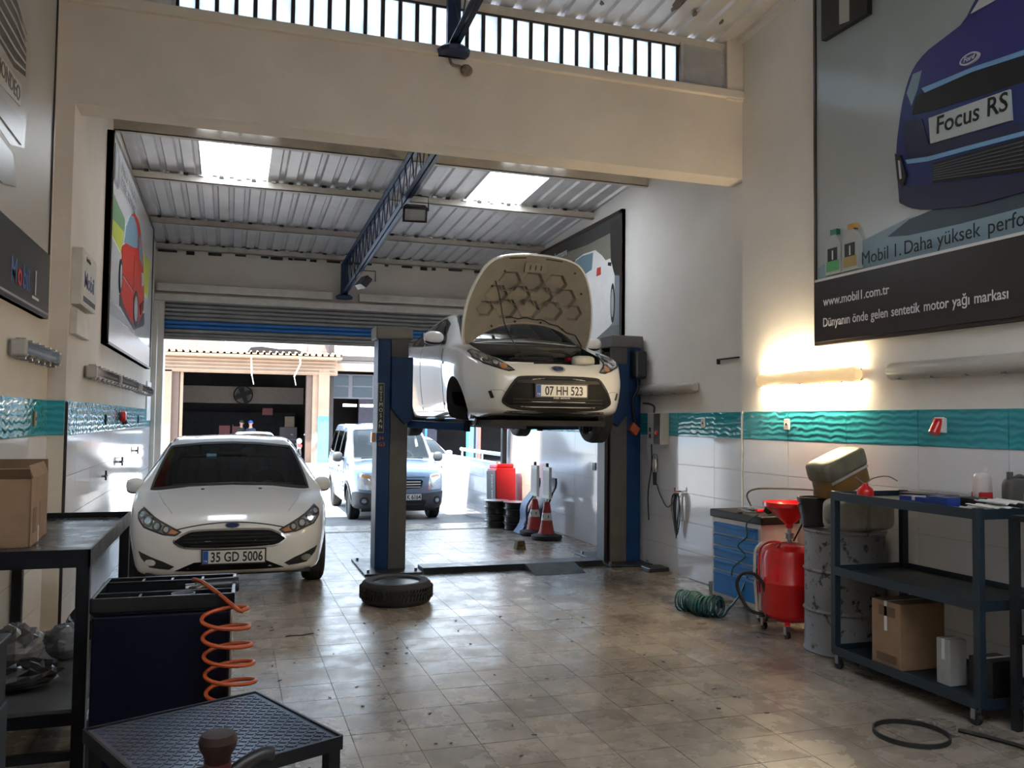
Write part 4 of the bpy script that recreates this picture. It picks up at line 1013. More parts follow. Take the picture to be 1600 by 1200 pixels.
# the wheel that was taken off, lying on the floor
tw = thing('tyre', 'tyre with black steel rim lying flat on the floor before the left lift post', 'tyre', (1.43, 7.58, 0))
R_ = .31; Hh = .19
b = MB(); b.lathe([(.20, .02), (.215, .004), (R_ * .9, 0), (R_ * .97, .018), (R_, .045), (R_, .145), (R_ * .97, .172), (R_ * .9, .19), (.215, .186), (.20, .17)], 48, closed=True)
o = b.build('tyre_casing', RUBBER, tw, smooth=35)
b = MB()
for k in range(60):
    a = 2 * math.pi * k / 60
    for z in (.05, .085, .12):
        a2 = a + (.02 if z == .085 else 0)
        b.bar((math.cos(a2) * (R_ + .002), math.sin(a2) * (R_ + .002), z), (math.cos(a2 + .03) * (R_ + .002), math.sin(a2 + .03) * (R_ + .002), z + .025), .022, .012)
stuff(b.build('tread_blocks', RUBBER, o, fix=False))
MB().lathe([(.205, .17), (.198, .175), (.19, .15), (.185, .06), (.12, .05), (.09, .085), (.045, .09), (.04, .06), (0, .06)], 32).build('steel_rim', mat('rim_steel', (.03, .03, .032), .35, metal=.5), tw, smooth=40)
for k in range(4):
    a = k * math.pi / 2 + .3; MB().cyl((.065 * math.cos(a), .065 * math.sin(a), .08), (.065 * math.cos(a), .065 * math.sin(a), .092), .008, n=8).build('bolt_hole', STEEL, tw)

# ================================================================== LAMPS ON THE WALLS
TUBE = mat('tube_housing', (.40, .38, .35), .5, var=.1)
def tube_lamp(label, x, s, y0, y1, z, kind='opal', r=.062, lit=False):
    """batten lamp along y on the wall at x; s = +1: room lies towards -x"""
    t = thing('wall_lamp', label, 'lamp', (x - s * .05, (y0 + y1) / 2, z)); h = (y1 - y0) / 2
    MB().box(*sorted((s * .05, s * .0)), -h + .02, h - .02, -.05, .05).build('housing', TUBE, t, bevel=.008)
    if kind == 'opal':
        M = Matrix.Rotation(math.radians(-90), 4, 'X')
        b = MB(); b.lathe([(r * .6, -h), (r, -h + .03), (r, h - .03), (r * .6, h)], 20, M); b.build('diffuser', mat('opal_grey', (.46, .44, .40), .3, var=.08, scale=3) if not lit else mat('opal_lit', (.95, .66, .34), .3, var=.05, scale=3, emis=.20), t, smooth=50)
        if lit:
            for zz in (-.066, .066): MB().cyl((-s * .004, -h + .04, zz), (-s * .004, h - .04, zz), .007, n=8).build('glowing_tube', mat('lamp_glow', (1.0, .80, .50), .5, var=0, emis=LAMP_GLOW), t)
        for k in range(5): MB().box(*sorted((-s * .05, s * .03)), -h + .12 + k * (2 * h - .24) / 4 - .012, -h + .12 + k * (2 * h - .24) / 4 + .012, -.062, -.05).build('clip', STEEL, t)
        MB().box(*sorted((-s * .045, -s * .058)), -h + .05, h - .05, -.012, .012).build('lens_ridge', MATS['opal_lit' if lit else 'opal_grey'], t)
    else:
        b = MB(); b.prism([(-s * .0, -.055), (-s * .055, -.035), (-s * .06, .03), (-s * .0, .055)], -h, h, 'y'); b.build('diffuser', CLEAR, t)
        MB().cyl((-s * .022, -h + .04, 0), (-s * .022, h - .04, 0), .013, n=10).build('tube', mat('tube_glass', (.80, .80, .80), .2, var=.02), t)
        for k in range(6):
            y = -h + .06 + k * (2 * h - .12) / 5
            for zz in (.056, -.058): MB().box(*sorted((-s * .035, s * .02)), y - .014, y + .014, zz - .006, zz + .006).build('clip', STEEL, t)
        [MB().box(*sorted((-s * .055, s * .03)), q_ * h - .025, q_ * h + .025, -.05, .05).build('end_cap', TUBE, t, bevel=.012) for q_ in (-1, 1)]
LAMP_GLOW = 170.0
tube_lamp('lit tube lamp glowing warmly on the right wall below the framed poster', XRN, 1, 5.25, 6.50, 1.98, lit=True)
tube_lamp('long grey tube lamp on the right wall nearest the camera, above the red plug', XRN, 1, 3.55, 4.93, 1.98)
tube_lamp('short grey tube lamp on the right wall just beside the lift post', XRF, 1, 7.73, 9.0, 1.97)
tube_lamp('clear tube lamp on the left wall under the black Mobil 1 band', XLN, -1, 5.68, 6.72, 2.00, 'clear')
tube_lamp('clear tube lamp under the near half of the red car poster', XLF, -1, 7.6, 9.1, 1.96, 'clear')
tube_lamp('clear tube lamp under the far half of the red car poster', XLF, -1, 9.25, 10.9, 1.96, 'clear')
tube_lamp('clear tube lamp on the left wall farthest back beside the shutter', XLF, -1, 11.3, 12.9, 1.95, 'clear')

def floodlight(label, loc, aim, power, color, cone, blend, lit=True, size=.12):
    t = thing('floodlight', label, 'floodlight', loc); d = (Vector(aim) - Vector(loc)).normalized(); q = d.to_track_quat('-Z', 'Y')
    hd = MB().prism([(-.13, 0), (.13, 0), (.10, .09), (-.10, .09)], -.085, .085, 'y').build('head', DARKST, t, bevel=.006); hd.rotation_mode = 'QUATERNION'; hd.rotation_quaternion = q
    MB().box(-.115, .115, -.07, .07, -.006, -.001).build('front_glass', CLEAR, hd); MB().box(-.105, .105, -.06, .06, -.0009, -.0002).build('reflector', LENS, hd)
    b = MB(); b.tube([(-.14, 0, .05), (-.14, 0, .2), (.14, 0, .2), (.14, 0, .05)], .008, 6); br = b.build('bracket', DARKST, t)
    if lit:
        ld = bpy.data.lights.new('added_spot', 'SPOT'); lo = bpy.data.objects.new('added_beam', ld); link(lo); lo.parent = t; lo.location = d * .02
        ld.energy = power; ld.color = color; ld.spot_size = math.radians(cone); ld.spot_blend = blend; ld.shadow_soft_size = size
        lo.rotation_mode = 'QUATERNION'; lo.rotation_quaternion = q
    return t
floodlight('dark floodlight clamped to the roof truss halfway back', (1.78, 8.75, 3.74), (1.2, 4.5, 1.0), 0, (1, 1, 1), 60, .5, lit=False)
floodlight('dark floodlight on the far end of the truss, above the blue shutter', (1.78, 12.2, 3.52), (4.55, 13.1, 1.2), 420, (1, .86, .62), 24, .6)  # beam added to stand in for sunlight bounced in through the door

# ================================================================== POSTERS
class Poster:
    def __init__(s, label, x, face, y_start, dirn, w, z0, z1, frame_m, bg, fw=.025, th=.035):
        # face = -1: looks towards -x ; u runs along y by dirn
        s.root = thing('poster', label, 'poster', (x, y_start, z0)); s.face = face; s.dirn = dirn; s.z0 = z0; s.th = th; s.k = 0
        s.board = s.flat('poster_board', [(0, z0), (w, z0), (w, z1), (0, z1)], bg, th=th)
        for a in ([(0, z0), (w, z0), (w, z0 + fw), (0, z0 + fw)], [(0, z1 - fw), (w, z1 - fw), (w, z1), (0, z1)], [(0, z0), (fw, z0), (fw, z1), (0, z1)], [(w - fw, z0), (w, z0), (w, z1), (w - fw, z1)]):
            s.flat('poster_frame', a, frame_m, d0=0, d1=th + .012)
        s.w = w; s.z1 = z1
    def pt(s, u, v, d): return (s.face * d, s.dirn * u, v - s.z0)
    def flat(s, name, poly, m, th=None, d0=None, d1=None, parent=None):
        if d0 is None: d0 = 0.0 if th else s.th - .001
        if d1 is None:
            s.k += 1; d1 = th if th else s.th + .0008 * s.k
        n = len(poly); b = MB()
        b.add([s.pt(u, v, d0) for u, v in poly] + [s.pt(u, v, d1) for u, v in poly], [(i, (i + 1) % n, (i + 1) % n + n, i + n) for i in range(n)] + [tuple(range(n - 1, -1, -1)), tuple(range(n, 2 * n))])
        return b.build(name, m, parent or s.root)
    def write(s, txt, u, v, size, m, sx=1.0, align='LEFT', bold=0.0, slope=0.0, shear=0.0):
        s.k += 1
        if ' ' in txt and align == 'LEFT':
            for wd in txt.split(' '):
                o = s.write(wd, u, v, size, m, sx, align, bold, slope, shear); ys = [c[1] for c in o.bound_box]; adv = max(ys) - min(ys) + size * .40 * sx; u += adv; v += adv * slope
            return o
        return text('lettering', txt, size, m, s.root, s.pt(u, v, s.th + .0008 * s.k + .001), (0, s.dirn, slope), (0, 0, 1) if not slope else (0, -s.dirn * slope, 1), align=align, sx=sx, bold=bold, shear=shear)
def grad(name, c0, c1, axis=2, lo=0.0, hi=1.0, rough=.18):
    m = bpy.data.materials.new(name); m.use_nodes = True; N = m.node_tree.nodes; L = m.node_tree.links; b = N['Principled BSDF']; b.inputs['Roughness'].default_value = rough
    tc = N.new('ShaderNodeTexCoord'); sp = N.new('ShaderNodeSeparateXYZ'); mr = N.new('ShaderNodeMapRange'); rp = N.new('ShaderNodeValToRGB'); mr.inputs['From Min'].default_value = lo; mr.inputs['From Max'].default_value = hi
    rp.color_ramp.elements[0].color = (*c0, 1); rp.color_ramp.elements[1].color = (*c1, 1)
    L.new(tc.outputs['Object'], sp.inputs[0]); L.new(sp.outputs[axis], mr.inputs['Value']); L.new(mr.outputs[0], rp.inputs[0]); L.new(rp.outputs[0], b.inputs['Base Color']); return m
FRB = mat('poster_frame_brown', (.030, .018, .014), .4)
def pm(n, c, r=.32): return mat('print_' + n, c, r, var=.04)
# blue car poster, right wall near the camera
P = Poster('large framed poster of a blue hatchback reading Focus RS on the right wall', XRN, -1, 5.76, -1, 2.9, 2.23, 5.10, FRB, grad('print_grey_sky', (.50, .53, .53), (.30, .36, .38), 2, .5, 2.6))
P.flat('printed_floor', [(.03, 2.75), (.03, 2.85), (.43, 2.955), (1.01, 3.045), (2.87, 2.90), (2.87, 2.75)], pm('floor', (.24, .36, .44)))
P.flat('printed_shadow', [(.80, 2.95), (1.01, 3.03), (1.35, 3.06), (2.5, 3.06), (2.7, 2.95), (2.5, 2.90), (1.45, 2.905), (1.0, 2.92)], pm('shadow', (.05, .08, .11)))
BODY = [(.972, 3.914), (1.052, 4.066), (1.197, 4.151), (1.466, 4.2), (1.60, 4.33), (1.76, 4.45), (2.15, 4.46), (2.35, 4.2), (2.68, 4.1), (2.78, 3.9), (2.83, 3.5), (2.80, 3.17), (2.5, 3.03), (1.92, 2.993), (1.55, 2.996), (1.127, 3.07), (.94, 3.159), (.916, 3.224), (.895, 3.527), (.928, 3.746)]
P.flat('printed_car_body', smooth_closed(BODY, 3), pm('blue', (.012, .025, .15)))
P.flat('printed_bonnet', [(1.052, 4.057), (1.197, 4.151), (1.466, 4.2), (1.76, 4.235), (2.2, 4.23), (2.55, 4.1), (2.62, 3.95), (2.3, 3.85), (1.933, 3.837), (1.563, 3.887), (1.194, 3.922), (1.091, 3.916)], pm('indigo', (.035, .03, .20)))
P.flat('printed_windscreen', [(1.55, 4.24), (1.76, 4.43), (2.15, 4.44), (2.3, 4.24)], pm('pale', (.55, .58, .60)))
P.flat('printed_headlamp', [(1.0, 3.924), (1.06, 4.037), (1.14, 4.032), (1.1, 3.916), (1.043, 3.821)], pm('lampglass', (.20, .30, .36)))
P.flat('printed_upper_grille', [(1.09, 3.871), (1.304, 3.889), (1.933, 3.807), (2.5, 3.87), (2.62, 3.75), (1.93, 3.652), (1.191, 3.725), (1.048, 3.752)], INK)
P.flat('printed_light_line', [(1.137, 3.908), (1.563, 3.887), (1.934, 3.845), (1.933, 3.814), (1.563, 3.858), (1.165, 3.867)], pm('lightblue', (.20, .42, .70)))
P.flat('printed_bumper_shade', [(.958, 3.736), (1.134, 3.70), (1.2, 3.502), (1.927, 3.414), (2.6, 3.45), (2.6, 3.40), (1.926, 3.357), (1.188, 3.423), (1.003, 3.459)], pm('deep', (.012, .018, .06)))
P.flat('printed_light_line', [(.985, 3.455), (1.188, 3.419), (1.926, 3.357), (2.6, 3.41), (2.6, 3.385), (1.925, 3.33), (1.187, 3.388), (1.003, 3.423)], MATS['print_lightblue'])
P.flat('printed_lower_grille', [(1.231, 3.362), (1.925, 3.318), (2.5, 3.34), (2.5, 3.14), (1.922, 3.115), (1.23, 3.228)], INK)
for k in range(7):
    f = k / 7; P.flat('printed_grille_line', [(1.235, 3.345 - f * .11), (1.925, 3.30 - f * .18), (1.925, 3.293 - f * .18), (1.235, 3.339 - f * .11)], pm('greyline', (.10, .11, .13)))
P.flat('printed_skirt', [(.941, 3.286), (1.185, 3.222), (1.921, 3.10), (2.6, 3.15), (2.5, 3.03), (1.92, 2.993), (1.55, 2.996), (1.127, 3.07), (.94, 3.159)], MATS['print_deep'])
P.flat('printed_fog_lamp', [(.895, 3.527), (.944, 3.499), (1.002, 3.337), (.965, 3.257), (.917, 3.337)], INK); P.flat('printed_fog_glint', [(.925, 3.47), (.945, 3.46), (.96, 3.33), (.94, 3.33)], MATS['print_pale'])
P.flat('printed_plate', [(1.208, 3.675), (1.842, 3.639), (1.852, 3.447), (1.222, 3.496)], pm('platepale', (.50, .56, .56)))
P.write('Focus RS', 1.27, 3.545, .165, INK, sx=.92, bold=.0015, slope=-.05)
P.flat('printed_emblem', circ(1.549, 3.946, .075, .036, 20), MATS['print_pale']); P.flat('printed_emblem', circ(1.549, 3.946, .062, .026, 20), pm('embl', (.05, .07, .25)))
P.write('Ford', 1.549, 3.933, .045, INKW, align='CENTER', shear=.3)
P.flat('printed_black_band', [(.025, 2.255), (2.875, 2.255), (2.875, 2.735), (.025, 2.735)], pm('blackband', (.020, .016, .014)))
P.flat('printed_white_line', [(.025, 2.735), (2.875, 2.735), (2.875, 2.755), (.025, 2.755)], INKW)
P.write('www.mobil1.com.tr', .13, 2.535, .098, INKW, sx=.90, bold=.0010)
P.write('Dünyanın önde gelen sentetik motor yağı markası', .125, 2.37, .098, INKW, sx=.84, bold=.0010)
P.write('Mobil 1. Daha yüksek performans', .57, 2.785, .135, INK, sx=.92)
for (u0, cap, lab) in ((.17, (.02, .22, .10), (.10, .42, .14)), (.37, (.55, .30, .05), (.42, .30, .10))):
    P.flat('printed_bottle', [(u0, 2.77), (u0, 3.0), (u0 + .06, 3.055), (u0 + .06, 3.08), (u0 + .13, 3.08), (u0 + .13, 3.055), (u0 + .175, 2.99), (u0 + .175, 2.77)], pm('bottle', (.45, .48, .46)))
    P.flat('printed_cap', [(u0 + .06, 3.07), (u0 + .06, 3.115), (u0 + .13, 3.115), (u0 + .13, 3.07)], pm('cap%.2f' % u0, cap))
    P.flat('printed_label', [(u0 + .015, 2.79), (u0 + .015, 2.87), (u0 + .16, 2.87), (u0 + .16, 2.79)], pm('lab%.2f' % u0, lab)); P.flat('printed_label', [(u0 + .03, 2.87), (u0 + .03, 2.97), (u0 + .14, 2.97), (u0 + .14, 2.87)], INK); P.write('1', u0 + .065, 2.88, .10, INKW, bold=.002)
P.flat('printed_logo_block', [(.145, 4.655), (.145, 5.07), (.666, 5.07), (.662, 4.643)], INK); P.flat('printed_logo_one', [(.356, 4.692), (.356, 5.07), (.473, 5.07), (.47, 4.671)], pm('logogrey', (.42, .43, .42)))

# red car poster, left wall far
P = Poster('tall poster of a red hatchback on the left wall beyond the pillar', XLF, 1, 8.5, 1, 4.3, 2.26, 4.22, FRB, grad('print_white_grey', (.62, .62, .64), (.60, .58, .57), 2, 0, 2), th=.05)
P.flat('printed_floor', [(.03, 2.29), (4.27, 2.29), (4.27, 2.55), (.03, 2.55)], pm('floorgrey', (.55, .55, .57))); P.flat('printed_road', [(.03, 2.55), (.03, 2.68), (2.2, 2.62), (2.2, 2.57), (.03, 2.55)], pm('road', (.40, .40, .42)))
P.flat('printed_green_wedge', [(.03, 3.66), (1.06, 3.62), (.98, 3.48), (.03, 3.42)], pm('green', (.16, .30, .15))); P.flat('printed_lime_wedge', [(.03, 3.42), (.98, 3.48), (.78, 3.23), (.03, 3.28)], pm('lime', (.50, .55, .07))); P.flat('printed_lime_wedge', [(3.07, 3.65), (4.0, 3.68), (3.73, 3.18), (3.2, 3.15)], MATS['print_lime'])
P.flat('printed_shadow', [(.786, 2.814), (2.09, 2.70), (3.29, 2.913), (3.34, 2.77), (2.12, 2.594), (.81, 2.70)], pm('shade', (.08, .07, .07)))
P.flat('printed_car_body', [(.891, 3.218), (.817, 3.301), (1.169, 3.402), (1.345, 3.607), (1.595, 3.801), (1.893, 3.883), (2.305, 3.887), (2.626, 3.802), (2.816, 3.684), (3.047, 3.446), (3.221, 3.149), (3.123, 2.934), (2.779, 2.775), (2.306, 2.664), (1.78, 2.667), (1.176, 2.734), (.778, 2.845), (.684, 3.022)], pm('red', (.52, .025, .015)))
P.flat('printed_side_window', [(1.06, 3.394), (1.176, 3.591), (1.481, 3.768), (1.779, 3.821), (2.121, 3.795), (2.285, 3.71), (2.26, 3.555), (1.6, 3.45)], pm('window', (.16, .26, .32))); P.flat('printed_windscreen', [(2.35, 3.70), (2.55, 3.78), (2.8, 3.60), (2.9, 3.45), (2.5, 3.5)], MATS['print_window'])
P.flat('printed_door_line', [(1.95, 3.42), (1.98, 3.42), (2.0, 2.9), (1.97, 2.9)], pm('darkred', (.18, .008, .006))); P.flat('printed_door_line', [(.95, 3.05), (2.0, 3.02), (2.0, 3.0), (.95, 3.03)], MATS['print_darkred'])
for (cu, cv, ru, rv) in ((2.26, 2.85, .26, .21), (.79, 3.0, .11, .17)):
    P.flat('printed_wheel', circ(cu, cv, ru, rv, 20), INK); P.flat('printed_rim', circ(cu, cv, ru * .68, rv * .70, 18), pm('rim', (.42, .42, .44)))
P.flat('printed_headlamp', [(2.75, 3.35), (3.0, 3.38), (3.05, 3.25), (2.85, 3.2)], MATS['print_rim']); P.flat('printed_grille', [(2.7, 2.95), (3.1, 3.05), (3.1, 2.95), (2.8, 2.84)], MATS['print_darkred'])
P.flat('printed_logo_block', [(.06, 4.12), (.34, 4.10), (.34, 3.76), (.06, 3.78)], pm('logoblack', (.10, .10, .10))); P.flat('printed_logo_one', [(.15, 4.08), (.24, 4.07), (.24, 3.80), (.15, 3.81)], MATS['print_rim'])
for k, ln in enumerate(('DAHA YÜKSEK', 'PERFORMANS')): P.write(ln, .50, 3.98 - k * .14, .13, MATS['print_logoblack'], sx=1.6)

# grille poster with black band, left wall near
P = Poster('tall poster with a silver grille and the black Mobil 1 band on the left wall', XLN, 1, 4.0, 1, 2.55, 2.26, 5.0, mat('thin_black_frame', (.015, .015, .015), .4), grad('print_warm_grey', (.42, .39, .35), (.36, .34, .31), 2, 0, 2.5, .45), fw=.012)
P.flat('printed_car_front', [(.2, 3.2), (.2, 4.6), (1.2, 4.4), (1.7, 4.1), (1.82, 3.7), (1.74, 3.2), (1.4, 3.12)], pm('silver', (.30, .285, .26)))
P.flat('printed_grille', [(.3, 3.56), (1.16, 3.58), (1.43, 3.571), (1.707, 3.623), (1.70, 3.78), (1.55, 3.92), (1.30, 4.03), (.3, 4.1)], pm('grilledark', (.045, .042, .04)))
for k in range(6): P.flat('printed_grille_bar', [(.3, 3.60 + k * .075), (1.43, 3.605 + k * .07), (1.69, 3.65 + k * .045), (1.69, 3.66 + k * .045), (1.43, 3.62 + k * .07), (.3, 3.615 + k * .075)], pm('barpale', (.42, .41, .39)))
P.flat('printed_plate', [(.9, 3.34), (1.58, 3.40), (1.59, 3.53), (.9, 3.50)], pm('platebeige', (.44, .42, .38))); P.write('MONDEO', 1.56, 3.415, .125, pm('letter', (.10, .09, .09)), align='RIGHT', sx=.95, bold=.001)
P.flat('printed_bumper', [(.5, 3.2), (1.64, 3.19), (1.67, 3.34), (.5, 3.27)], pm('mauve', (.25, .235, .235))); P.flat('printed_shadow', [(.4, 2.86), (1.25, 2.86), (1.56, 2.92), (1.43, 3.08), (.4, 3.10)], pm('mist', (.27, .27, .26)))
P.flat('printed_black_band', [(.012, 2.27), (2.538, 2.27), (2.538, 2.70), (.012, 2.70)], pm('band2', (.035, .034, .036)))
BL2 = pm('mobilblue', (.10, .16, .42)); RD2 = pm('mobilred', (.60, .04, .05))
P.write('M', 1.47, 2.37, .20, BL2, bold=.003); P.write('o', 1.64, 2.37, .20, RD2, bold=.004); P.write('bil', 1.765, 2.37, .20, BL2, bold=.003); P.write('1', 2.06, 2.37, .22, INKW, bold=.003)
P.flat('printed_logo_frame', [(2.04, 2.34), (2.22, 2.34), (2.22, 2.355), (2.04, 2.355)], INKW)
P.flat('printed_silver_line', [(.012, 2.285), (2.538, 2.285), (2.538, 2.297), (.012, 2.297)], MATS['print_barpale'])

# white car poster, right wall far
P = Poster('poster of a white car before mountains, half hidden behind the raised bonnet', XRF, -1, 12.55, -1, 3.06, 2.25, 4.22, FRB, pm('nightgrey', (.055, .052, .048)), fw=.05, th=.04)
P.flat('printed_cloud', [(.6, 4.05), (2.0, 3.98), (2.75, 3.99), (2.78, 3.6), (1.6, 3.85), (.6, 3.9)], pm('cloud', (.22, .21, .17))); P.flat('printed_cliff', [(2.70, 4.12), (3.0, 4.12), (3.0, 3.40), (2.76, 3.5), (2.72, 3.8)], pm('cliff', (.03, .028, .026)))
P.flat('printed_water', [(2.3, 2.4), (3.0, 2.4), (3.0, 3.40), (2.76, 3.45), (2.4, 3.2)], pm('water', (.22, .26, .30))); P.flat('printed_road', [(.05, 2.3), (3.0, 2.3), (3.0, 2.8), (.05, 2.9)], pm('roadgrey', (.16, .16, .16)))
P.flat('printed_car_body', [(1.1, 3.62), (1.579, 3.849), (1.853, 3.88), (2.244, 3.86), (2.453, 3.754), (2.575, 3.666), (2.712, 3.667), (2.771, 3.575), (2.85, 3.424), (2.854, 3.117), (2.82, 2.856), (2.705, 2.80), (2.2, 2.66), (1.0, 2.7), (.7, 3.0), (.8, 3.45)], pm('white', (.80, .80, .80)))
P.flat('printed_rear_window', [(1.2, 3.66), (1.579, 3.835), (1.808, 3.86), (2.181, 3.84), (2.142, 3.62), (1.5, 3.55)], MATS['print_window']); P.flat('printed_tail_lamp', [(2.312, 3.611), (2.435, 3.607), (2.437, 3.506), (2.293, 3.504)], pm('tail', (.60, .06, .04)))
P.flat('printed_mirror', [(2.654, 3.627), (2.752, 3.611), (2.752, 3.562), (2.655, 3.586)], INK); P.flat('printed_wheel', circ(2.80, 3.09, .062, .25, 18), INK); P.flat('printed_rim', circ(2.80, 3.09, .042, .18, 16), pm('rim', (.42, .42, .44)))
P.write('performans', .55, 3.985, .14, INKW, sx=1.1, bold=.001)
# ================================================================== RIGHT SIDE OBJECTS
def caster(t, x, y, r=.04, m=BLACK):
    b = MB(); b.cyl((x - .012, y, r), (x + .012, y, r), r, n=14); c = b.build('caster', RUBBER, t, smooth=40)
    MB().box(x - .022, x + .022, y - .015, y + .015, r, r * 2 + .03).build('caster_fork', STEEL, c)
# tool cabinet
tc_ = thing('tool_cabinet', 'white and blue tool cabinet with five drawers by the right wall', 'cabinet', (4.23, 6.30, 0), rz=.05)
WG = mat('cabinet_white', (.58, .56, .52), .45, var=.1)
MB().box(-.18, .18, -.34, .34, .11, .79).build('body', WG, tc_, bevel=.006)
MB().box(-.195, .19, -.36, .36, .79, .855).build('top_tray', BLACK, tc_, bevel=.01)
zz = .15
for h in (.20, .10, .10, .10, .10):
    d = MB().box(-.20, -.178, -.30, .29, zz, zz + h - .012).build('drawer', mat('drawer_blue', (.015, .17, .50), .4, var=.08), tc_, bevel=.004)
    MB().box(-.213, -.198, -.29, .28, zz + h - .04, zz + h - .018).build('drawer_pull', MATS['drawer_blue'], d, bevel=.004); zz += h + .003
for x in (-.14, .14):
    for y in (-.29, .29): caster(tc_, x, y)
SPM = [('spanner', .02, .12), ('spanner', -.06, .02), ('ratchet', .05, -.02), ('screwdriver', -.11, -.10)]
for k, (nm, dx, dy) in enumerate(SPM):
    lab = {0: 'steel spanner lying at the back of the blue tool cabinet top', 1: 'steel spanner lying near the front of the tool cabinet top', 2: 'dark ratchet handle lying on the tool cabinet top', 3: 'screwdriver lying on the corner of the tool cabinet top'}[k]
    t = thing(nm, lab, 'tool', (4.23 + dx, 6.30 + dy, .857), rz=.6 + k * .9)
    MB().bar((-.09, 0, .008), (.09, 0, .008), .018, .010).build('shaft', STEEL if k != 2 else DARKST, t)
    MB().cyl((.10, 0, .001), (.10, 0, .016), .022, n=10).build('head', STEEL if k < 2 else DARKST, t)
    if k == 3: MB().cyl((-.16, 0, .016), (-.08, 0, .016), .015, n=8).build('grip', RED, t)
tag(MB().cyl((4.34, 6.12, .90), (4.18, 6.02, .90), .034, n=14).cyl((4.18, 6.02, .90), (4.14, 5.99, .90), .02, n=12).build('air_gun', DARKST, smooth=40), 'dark cylindrical air tool lying on the tool cabinet', 'air tool')
# red waste oil drainer
od = thing('oil_drainer', 'red waste oil drain tank with a red funnel on top', 'oil drainer', (4.12, 5.66, 0))
MB().lathe([(0, .10), (.14, .105), (.19, .13), (.21, .17), (.21, .385), (.214, .39), (.214, .40), (.21, .405), (.21, .58), (.19, .64), (.13, .675), (.05, .69), (0, .69)], 36).build('tank', RED, od, smooth=40)
MB().lathe([(.025, .80), (.03, .83), (.185, .965), (.20, .97), (.20, 1.0), (.19, 1.0), (.18, .975), (.02, .85)], 32).build('funnel', RED, od, smooth=35)
MB().cyl((0, 0, .68), (0, 0, .82), .018, n=12).cyl((0, 0, .72), (0, 0, .76), .035, n=12).build('neck', STEEL, od, smooth=40)
MB().bar((.04, .0, .70), (.09, -.06, .86), .02, .01).build('valve_lever', BLACK, od)
b = MB(); b.tube(smooth_open([(-.13, -.02, .66), (-.17, -.12, .71), (-.21, -.02, .70), (-.20, .10, .60), (-.20, .10, .30)]), .010, 8); b.build('push_handle', RED, od, smooth=50)
b = MB(); b.tube(smooth_open([(-.15, .12, .68), (-.22, .12, .62), (-.235, .11, .45), (-.21, .13, .25), (-.20, .12, .10)]), .012, 8); b.build('sight_tube', mat('clear_hose', (.5, .48, .42), .3), od, smooth=50)
b = MB(); b.tube(smooth_open([(-.20, .05, .14), (-.30, .10, .18), (-.36, .16, .34), (-.33, .14, .44), (-.25, .08, .44), (-.20, .03, .34), (-.19, .0, .18), (-.2, .02, .1)]), .013, 8); b.build('drain_hose', RUBBER, od, smooth=50)
for a in (2.2, 4.0, 5.6): MB().bar((.15 * math.cos(a), .15 * math.sin(a), .12), (.2 * math.cos(a), .2 * math.sin(a), .06), .04, .02).build('leg', RED, od); caster(od, .2 * math.cos(a), .2 * math.sin(a), .03)
b = MB(); b.box(.05, .12, .245, .255, .90, 1.08).cyl((.085, .245, 1.0), (.085, .22, 1.0), .02, n=12)
x = tag(MB().box(4.465, 4.48, 5.72, 5.82, 1.02, 1.14).cyl((4.465, 5.77, 1.08), (4.44, 5.77, 1.08), .018, n=12).tube(smooth_open([(4.44, 5.77, 1.08), (4.25, 5.95, 1.08), (4.08, 6.05, 1.07), (4.02, 6.08, 1.02), (4.06, 6.08, .93)]), .008, 6).build('air_outlet', GREYP), 'grey compressed air outlet plate on the tiles with a bent pipe above the drain tank', 'air outlet')
# coil hose on the floor
b = MB(); pts = []
for k in range(0, 26 * 14):
    t = k / (26 * 14); a = 2 * math.pi * k / 14; cx = 3.70 + .16 * t + .04 * math.sin(t * 7); cy_ = 6.60 - .36 * t; rr = .080 + .01 * math.sin(k * .21)
    ax = Vector((.36, -.93, 0)); s_ = Vector((.93, .36, 0)); pts.append(Vector((cx, cy_, .085)) + s_ * (rr * math.cos(a)) + Vector((0, 0, rr * math.sin(a))) + ax * .006 * math.sin(a * .5))
pts += smooth_open([pts[-1], (4.02, 6.18, .20), (4.05, 6.12, .35)], 5)[1:]
b.tube(pts, .008, 6); tag(b.build('air_hose', mat('hose_green', (.012, .085, .085), .4), smooth=60), 'dark green coiled air hose lying on the floor by the tool cabinet', 'air hose')
b = MB(); b.tube(smooth_open([(4.075, 6.0, .87), (4.0, 6.05, .80), (4.03, 6.1, .68), (3.98, 6.15, .60), (4.03, 6.12, .52), (3.97, 6.2, .42), (3.985, 6.25, .34)]), .007, 6); tag(b.build('air_line', MATS['hose_green'], smooth=60), 'thin green air line hanging down the drawer fronts of the tool cabinet', 'air hose')
